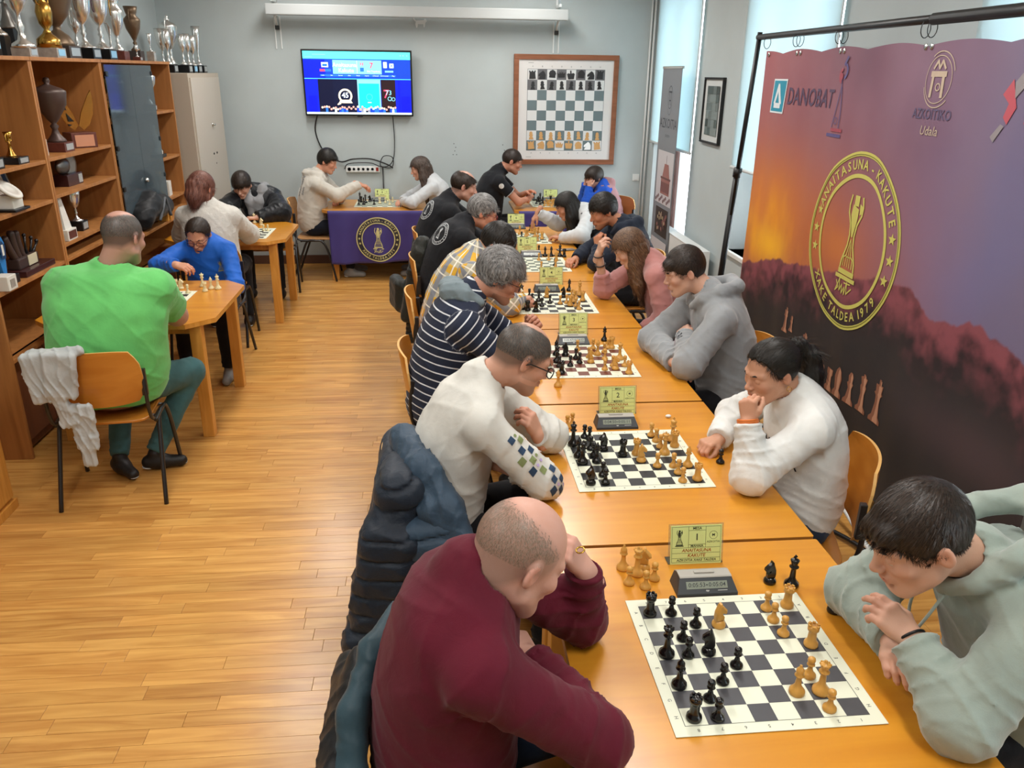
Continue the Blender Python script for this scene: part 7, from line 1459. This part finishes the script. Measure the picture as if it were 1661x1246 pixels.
t=empty('sundial_award',(SX+.09,4.86,1.365),0,'white tilted disc award in front of the certificate','trophy','trophies'); MB().bbox((-.06,-.09,0),(.06,.09,.015)).build('base',M_blk,t); MB().bbox((-.04,-.06,.015),(.04,.06,.09),.004).build('block',M_wht,t); g=MB(); g.lathe([(.07,-.008),(.075,0),(.07,.008),(.045,.009),(.045,.004)],24,Matrix.Translation((.02,-.03,.12))@Matrix.Rotation(math.radians(40),4,'Y')); g.build('disc',M_wht,t)
t=empty('blue_award',(SX+.06,4.70,.98),0,'bright blue upright award on a dark foot, lower left shelf','trophy','trophies'); MB().bbox((-.05,-.05,0),(.05,.05,.05)).build('foot',M_blk,t)
F=Flat(); F.poly([(-.018,0),(.018,0),(.035,.10),(.05,.17),(.03,.21),(0,.225),(-.03,.21),(-.05,.17),(-.035,.10)],0); o=F.build('blade',[mat('award_blue','#2d7fc4',.3)],(.0,0,.05),(0,1,0),(0,0,1),t); md=o.modifiers.new('s','SOLIDIFY'); md.thickness=.02
F=Flat(); F.poly([(-.02,.09),(.02,.09),(.033,.16),(0,.195),(-.033,.16)],0); F.rect(-.01,.11,.012,.17,1); F.build('inlay',[mat('award_navy','#1c3f66',.3),M_wht],(.011,0,.05),(0,1,0),(0,0,1),o)
t=empty('hand_sculpture',(SX+.03,5.02,.98),0,'dark brown sculpture of fingers and chessmen on a wine red plinth','sculpture'); M_scu=mat('sculpture_brown','#3b2a25',.45); MB().bbox((-.06,-.19,0),(.08,.19,.035),.004).build('plinth',mat('award_wine','#3a1c1c'),t); MB().bbox((-.04,-.15,.035),(.03,.1,.10),.01).build('block',M_scu,t); MB().box((.031,-.04,.04),(.034,.07,.10)).build('plaque',mat('plaque_cream','#c9c0a4',.5),t)
for i,(y0,y1,z1,r) in enumerate([(-.12,-.20,.24,.022),(-.08,-.12,.26,.022),(-.03,-.06,.25,.02)]): g=MB(); g.tube(smoothpts([(0,y0,.09),(0,(y0+y1)/2-.005,.16),(0,y1,z1)]),[r]*6+[r]*6+[r*.7],8); g.build('finger',M_scu,t)
for i,(y0,y1,z1) in enumerate([(.02,.03,.20),(.07,.11,.17),(.10,.17,.14)]): g=MB(); g.tube([(0,y0,.09),(0,(y0*.4+y1*.6),.09+(z1-.09)*.6),(0,y1,z1)],[.012,.006,.009],8); g.sphere((0,y1,z1+.008),.012,5); g.build('chessman',M_blk,t)
t=empty('white_block_award',(SX+.12,4.56,.98),0,'small white block award at the left end of the lower shelf','trophy','trophies'); MB().bbox((-.04,-.05,0),(.04,.05,.08),.004).build('block',M_wht,t); MB().box((.04,-.025,.015),(.042,.025,.06)).build('plaque',M_marb,t)
# glass cabinet contents, right bay
trophy(SX+.02,7.70,1.78,.33,'lidded','silver lidded cup on the top shelf right of the glass doors',M_sil,M_redm,.09,.05,M_plq,handles=False,fat=1.1)
t=empty('white_award',(SX+.05,7.62,1.39),0,'white curved award on the shelf right of the glass doors','trophy','trophies'); g=MB(); g.tube(smoothpts([(0,.02,.02),(0,.04,.1),(0,-.02,.2),(0,-.03,.28)]),[.04]*4+[.03]*8+[.022]*7,10); g.build('figure',M_wht,t); MB().bbox((-.05,-.04,0),(.05,.1,.03)).build('base',M_blk,t)
trophy(SX,7.80,1.39,.22,'flute','small gold cup next to the white curved award',M_gold,M_blk,.08,.05,None)
trophy(SX+.05,7.58,1.045,.22,'tulip','small gold cup under the middle shelf right of the glass doors',M_gold,M_blk,.06,.04,None,handles=False)
t=empty('white_box',(SX+.04,7.72,1.045),.1,'white carton on the bottom shelf right of the glass doors','box'); MB().bbox((-.05,-.06,0),(.05,.06,.13),.002).build('carton',M_wht,t)
for i,(y_,z_,h,c,m_) in enumerate([(6.62,1.78,.3,'goblet',M_sil),(6.9,1.78,.28,'tulip',M_gold),(7.2,1.78,.3,'urn',M_sil),(6.6,1.39,.3,'tulip',M_sil),(6.95,1.39,.3,'goblet',M_sil),(7.3,1.39,.25,'flute',M_gold)]): trophy(SX-.05,y_,z_,h,c,'%s cup behind the smoked glass doors, %s'%(('gold' if m_ is M_gold else 'silver'),['top left','top middle','top right','lower left','lower middle','lower right'][i]),m_,M_blk,.09,.05,None)
def bag(name,caps,label,m,amp=.006,h=.012,cat='bag',parts=None):
    P=[cap(np.array(a)-np.array(caps[0][0])*0,b,ra,rb,k=.05) for a,b,ra,rb in caps]
    G,lo,h_=field(P,h,post=folds([(caps[0][0],.4,(0,0,1),70)],amp)); v,f=surf(G,lo,h_); o=v.mean(0); o[2]=v[:,2].min(); t=empty(name,tuple(o),0,label,cat); q=mkobj('shell',v-o,f,[m],t); return t,o
M_bagk=clothmat('bag_black','#15171a',rough=.5)
t,o=bag('black_bag',[((-2.30,6.62,1.02),(-2.30,6.85,1.12),.09,.09),((-2.30,6.85,1.06),(-2.30,7.15,1.05),.10,.09)],'black bag heaped on the pull out shelf below the glass doors',M_bagk)
g=MB(); g.tube(smoothpts([(.09,-.1,.05),(.10,0,.15),(.09,.1,.2),(.10,.16,.05)]),.012,6); g.build('strap',mat('strap_grey','#55585c',.6),t)
for i in range(2):
    t=empty('wooden_frame',(-2.28,7.05+i*.08,.9265),0,['left','right'][i]+' of two thin wooden arched blanks standing before the black bag','wooden piece'); g=MB(); g.prism([(-.05,0),(.05,0),(.05,.10),(.03,.14),(-.02,.145),(-.05,.11)],-.012,.012,Matrix.Rotation(PI/2,4,'X')); g.build('blank',M_tleg,t)
# ================================================= coats, cloths, backpack
def quilt(caps,label,m,name='jacket',per=42,qa=.010,h=.009,group=None,extra=None,cat='jacket'):
    P=[cap(a,b,ra,rb,k=.05) for a,b,ra,rb in caps]; fp=folds([(caps[0][0],.5,(0.3,0,1),60)],.006)
    def post(G,X,Y,Z): 
        ph=Z*per+1.2*np.sin(Y*7+X*9); return fp(G,X,Y,Z)+(qa*(.5-np.abs(np.sin(ph))**.6)).astype(f32)
    G,lo,h_=field(P,h,post=post); v,f=surf(G,lo,h_); o=v.mean(0); o[2]=v[:,2].min(); t=empty(name,tuple(o),0,label,cat,group); q=mkobj('shell',v-o,f,[m],t)
    if extra: extra(t,o)
    return t
M_puf=clothmat('puffer_navy','#1e2733',rough=.5,bump=.35); M_puf_lit=clothmat('puffer_navy_lit','#35485a',rough=.5,bump=.35)
def ax3(xa,za):
    x=nrm(xa); z=nrm(np.array(za,float)-x*(np.array(za,float)@x)); return [x,np.cross(z,x),z]
def qfield(P,per,qa,h=.008,fl=None,ty=7):
    fp=folds(fl or [],.006)
    def post(G,X,Y,Z): s_=np.abs(np.sin(Z*per+.9*np.sin(Y*ty+X*9)+.4*np.sin(Y*31))); return fp(G,X,Y,Z)+(qa*(np.exp(-(s_/.22)**2)*1.6-.5*s_)).astype(f32)
    G,lo,h_=field(P,h,post=post); return surf(G,lo,h_)
def coat(name,P,label,m,per,qa,extra,fl=None,h=.009,sh=(0,0,0)):
    v,f=qfield(P,per,qa,h,fl); o=v.mean(0); o[2]=v[:,2].min(); t=empty(name,tuple(o),0,label,'jacket'); mkobj('shell',v-o,f,[m],t)
    for nm,PP,mm,pr,q_,fl_ in extra: v,f=qfield(PP,pr,q_,.008,fl_); mkobj(nm,v-o,f,[mm],t)
    t.location=(o[0]+sh[0],o[1]+sh[1],o[2]+sh[2])
M_puf=clothmat('puffer_navy','#1f2733',rough=.55,bump=.35); M_puf_lit=clothmat('puffer_navy_lit','#33465a',rough=.55,bump=.35)  # second one: same navy painted lighter, as lit, for front panel and hood
SL=[rbox((-.20,2.56,.69),(.075,.235,.345),ax3((1,0,-.22),(.22,0,1)),.06,.05),cap((-.12,2.40,.985),(-.11,2.76,.985),.055,.055,k=.08),rbox((-.20,2.33,.62),(.10,.07,.26),ax3((1,-.2,-.15),(.15,0,1)),.05,.06),cap((-.30,2.30,.42),(-.29,2.42,.33),.05,.05,k=.05)]
FP=[rbox((-.06,2.315,.64),(.115,.055,.235),ax3((1,-.12,-.1),(.22,.06,1)),.045,.03),rbox((-.02,2.33,.80),(.085,.05,.10),ax3((1,-.2,0),(.2,.1,1)),.045,.05)]
HD=[cap((-.13,2.62,1.07),(-.06,2.44,1.03),.05,.05,k=.04),cap((-.06,2.44,1.03),(.03,2.34,.93),.048,.045,k=.04),cap((.03,2.34,.93),(.085,2.27,.82),.042,.036,k=.04),cap((-.10,2.50,1.02),(-.03,2.35,.92),.05,.045,k=.02),cap((-.03,2.35,.92),(.045,2.28,.80),.042,.034,k=.02)]
coat('jacket',SL,'navy puffer jacket hung over the chair behind the man in white',M_puf,43,.0065,[('front_panel',FP,M_puf_lit,40,.008,None),('hood',HD,M_puf_lit,1,.0,[((.0,2.4,.97),.3,(1,-1,.6),95),((-.05,2.5,1.0),.2,(1,1,-1),110)])],[((-.25,2.3,.5),.3,(0,1,.3),70)],sh=(-.0,.02,-.16))
M_jk=clothmat('jacket_black','#0f1012',rough=.5); M_jt=clothmat('lining_teal','#2f4650',rough=.5)
SL=[rbox((-.275,1.50,.43),(.045,.24,.31),ax3((1,0,-.15),(.15,0,1)),.04,.05),cap((-.22,1.40,.73),(-.20,1.62,.77),.04,.04,k=.06)]
TE=[cap((-.11,1.66,.89),(-.165,1.54,.875),.026,.030,k=.03),cap((-.165,1.54,.875),(-.20,1.42,.81),.030,.032,k=.03),cap((-.20,1.42,.81),(-.205,1.32,.70),.032,.032,k=.03),cap((-.205,1.32,.70),(-.195,1.22,.52),.034,.032,k=.03),cap((-.195,1.22,.52),(-.15,1.15,.34),.032,.028,k=.03)]
coat('jacket',SL,'black jacket with a teal edge over the chair behind the man in maroon',M_jk,1,.0,[('lining_edge',TE,M_jt,1,0,[((-.33,1.4,.7),.3,(1,0,1),60)])],[((-.3,1.4,.6),.4,(0,1,.2),60)],sh=(.0,.0,.0))
SL=[rbox((-.17,6.10,.62),(.055,.16,.30),ax3((1,0,-.2),(.2,0,1)),.045,.05),cap((-.10,6.02,.94),(-.08,6.2,.90),.05,.05,k=.05),rbox((-.30,6.30,.48),(.05,.12,.13),ax3((1,.3,0),(.2,0,1)),.04,.05)]
SV=[cap((-.15,6.0,.72),(-.19,6.02,.20),.065,.05,k=.03)]
coat('jacket',SL,'dark olive jacket with ribbed sleeve hanging from a chair of the long row',clothmat('jacket_olive','#2c2e2a',rough=.5,bump=.3),1,0,[('sleeve',SV,clothmat('sleeve_olive','#262825',rough=.45),85,.006,None)],[((-.15,6.0,.8),.3,(1,1,0),80)])
# light cloth over the back of the green man's chair
M_cl2=clothmat('cloth_pale','#b4b7b5','stripe','#cfd1cd',knit=300); M_cl2=clothmat('cloth_pale2','#b2b6b6',bump=.3)
P=[cap((-1.925,3.80,.855),(-1.70,3.79,.872),.022,.024,k=.03),rbox((-1.885,3.765,.745),(.065,.020,.125),ax3((1,.1,.12),(-.15,0,1)),.014,.02),rbox((-1.785,3.748,.765),(.075,.024,.115),ax3((1,0,-.1),(.1,0,1)),.018,.02),rbox((-1.80,3.745,.60),(.035,.018,.10),ax3((1,0,.2),(-.25,0,1)),.014,.02),rbox((-1.725,3.76,.49),(.055,.016,.12),ax3((1,0,0),(-.1,.0,1)),.012,.02),rbox((-1.725,3.755,.36),(.032,.016,.08),ax3((1,0,0),(-.15,0,1)),.012,.02)]
G,lo,h=field(P,.0055,post=folds([((-1.80,3.76,.7),.3,(1,0,.25),120),((-1.72,3.76,.4),.2,(1,0,.1),130)],.006)); v,f=surf(G,lo,h); o=v.mean(0); o[2]=v[:,2].min(); t=empty('draped_shirt',tuple(o),0,'pale grey striped shirt hung over the left of the green man\'s chair back','shirt'); mkobj('fabric',v-o,f,[M_cl2],t,None,{'cloth':np.stack([v[:,2],v[:,0],v[:,2]],1)})
# backpack with brown stripes between the puffer jacket and the man in white
t,o=bag('backpack',[((-.02,2.98,.50),(-.02,3.05,.72),.10,.08)],'small brown striped backpack hanging between the navy puffer and the striped man',clothmat('backpack_brown','#7a4636'),amp=.003,h=.01)
g=MB(); 
for k in range(3): g.tube(smoothpts([(.06-.02*k,-.13,.10+.1*k),(-.0,-.15,.16+.1*k),(-.1,-.05,.18+.1*k)]),.008,6)
g.build('zip_band',mat('backpack_dark','#2b2422',.5),t)
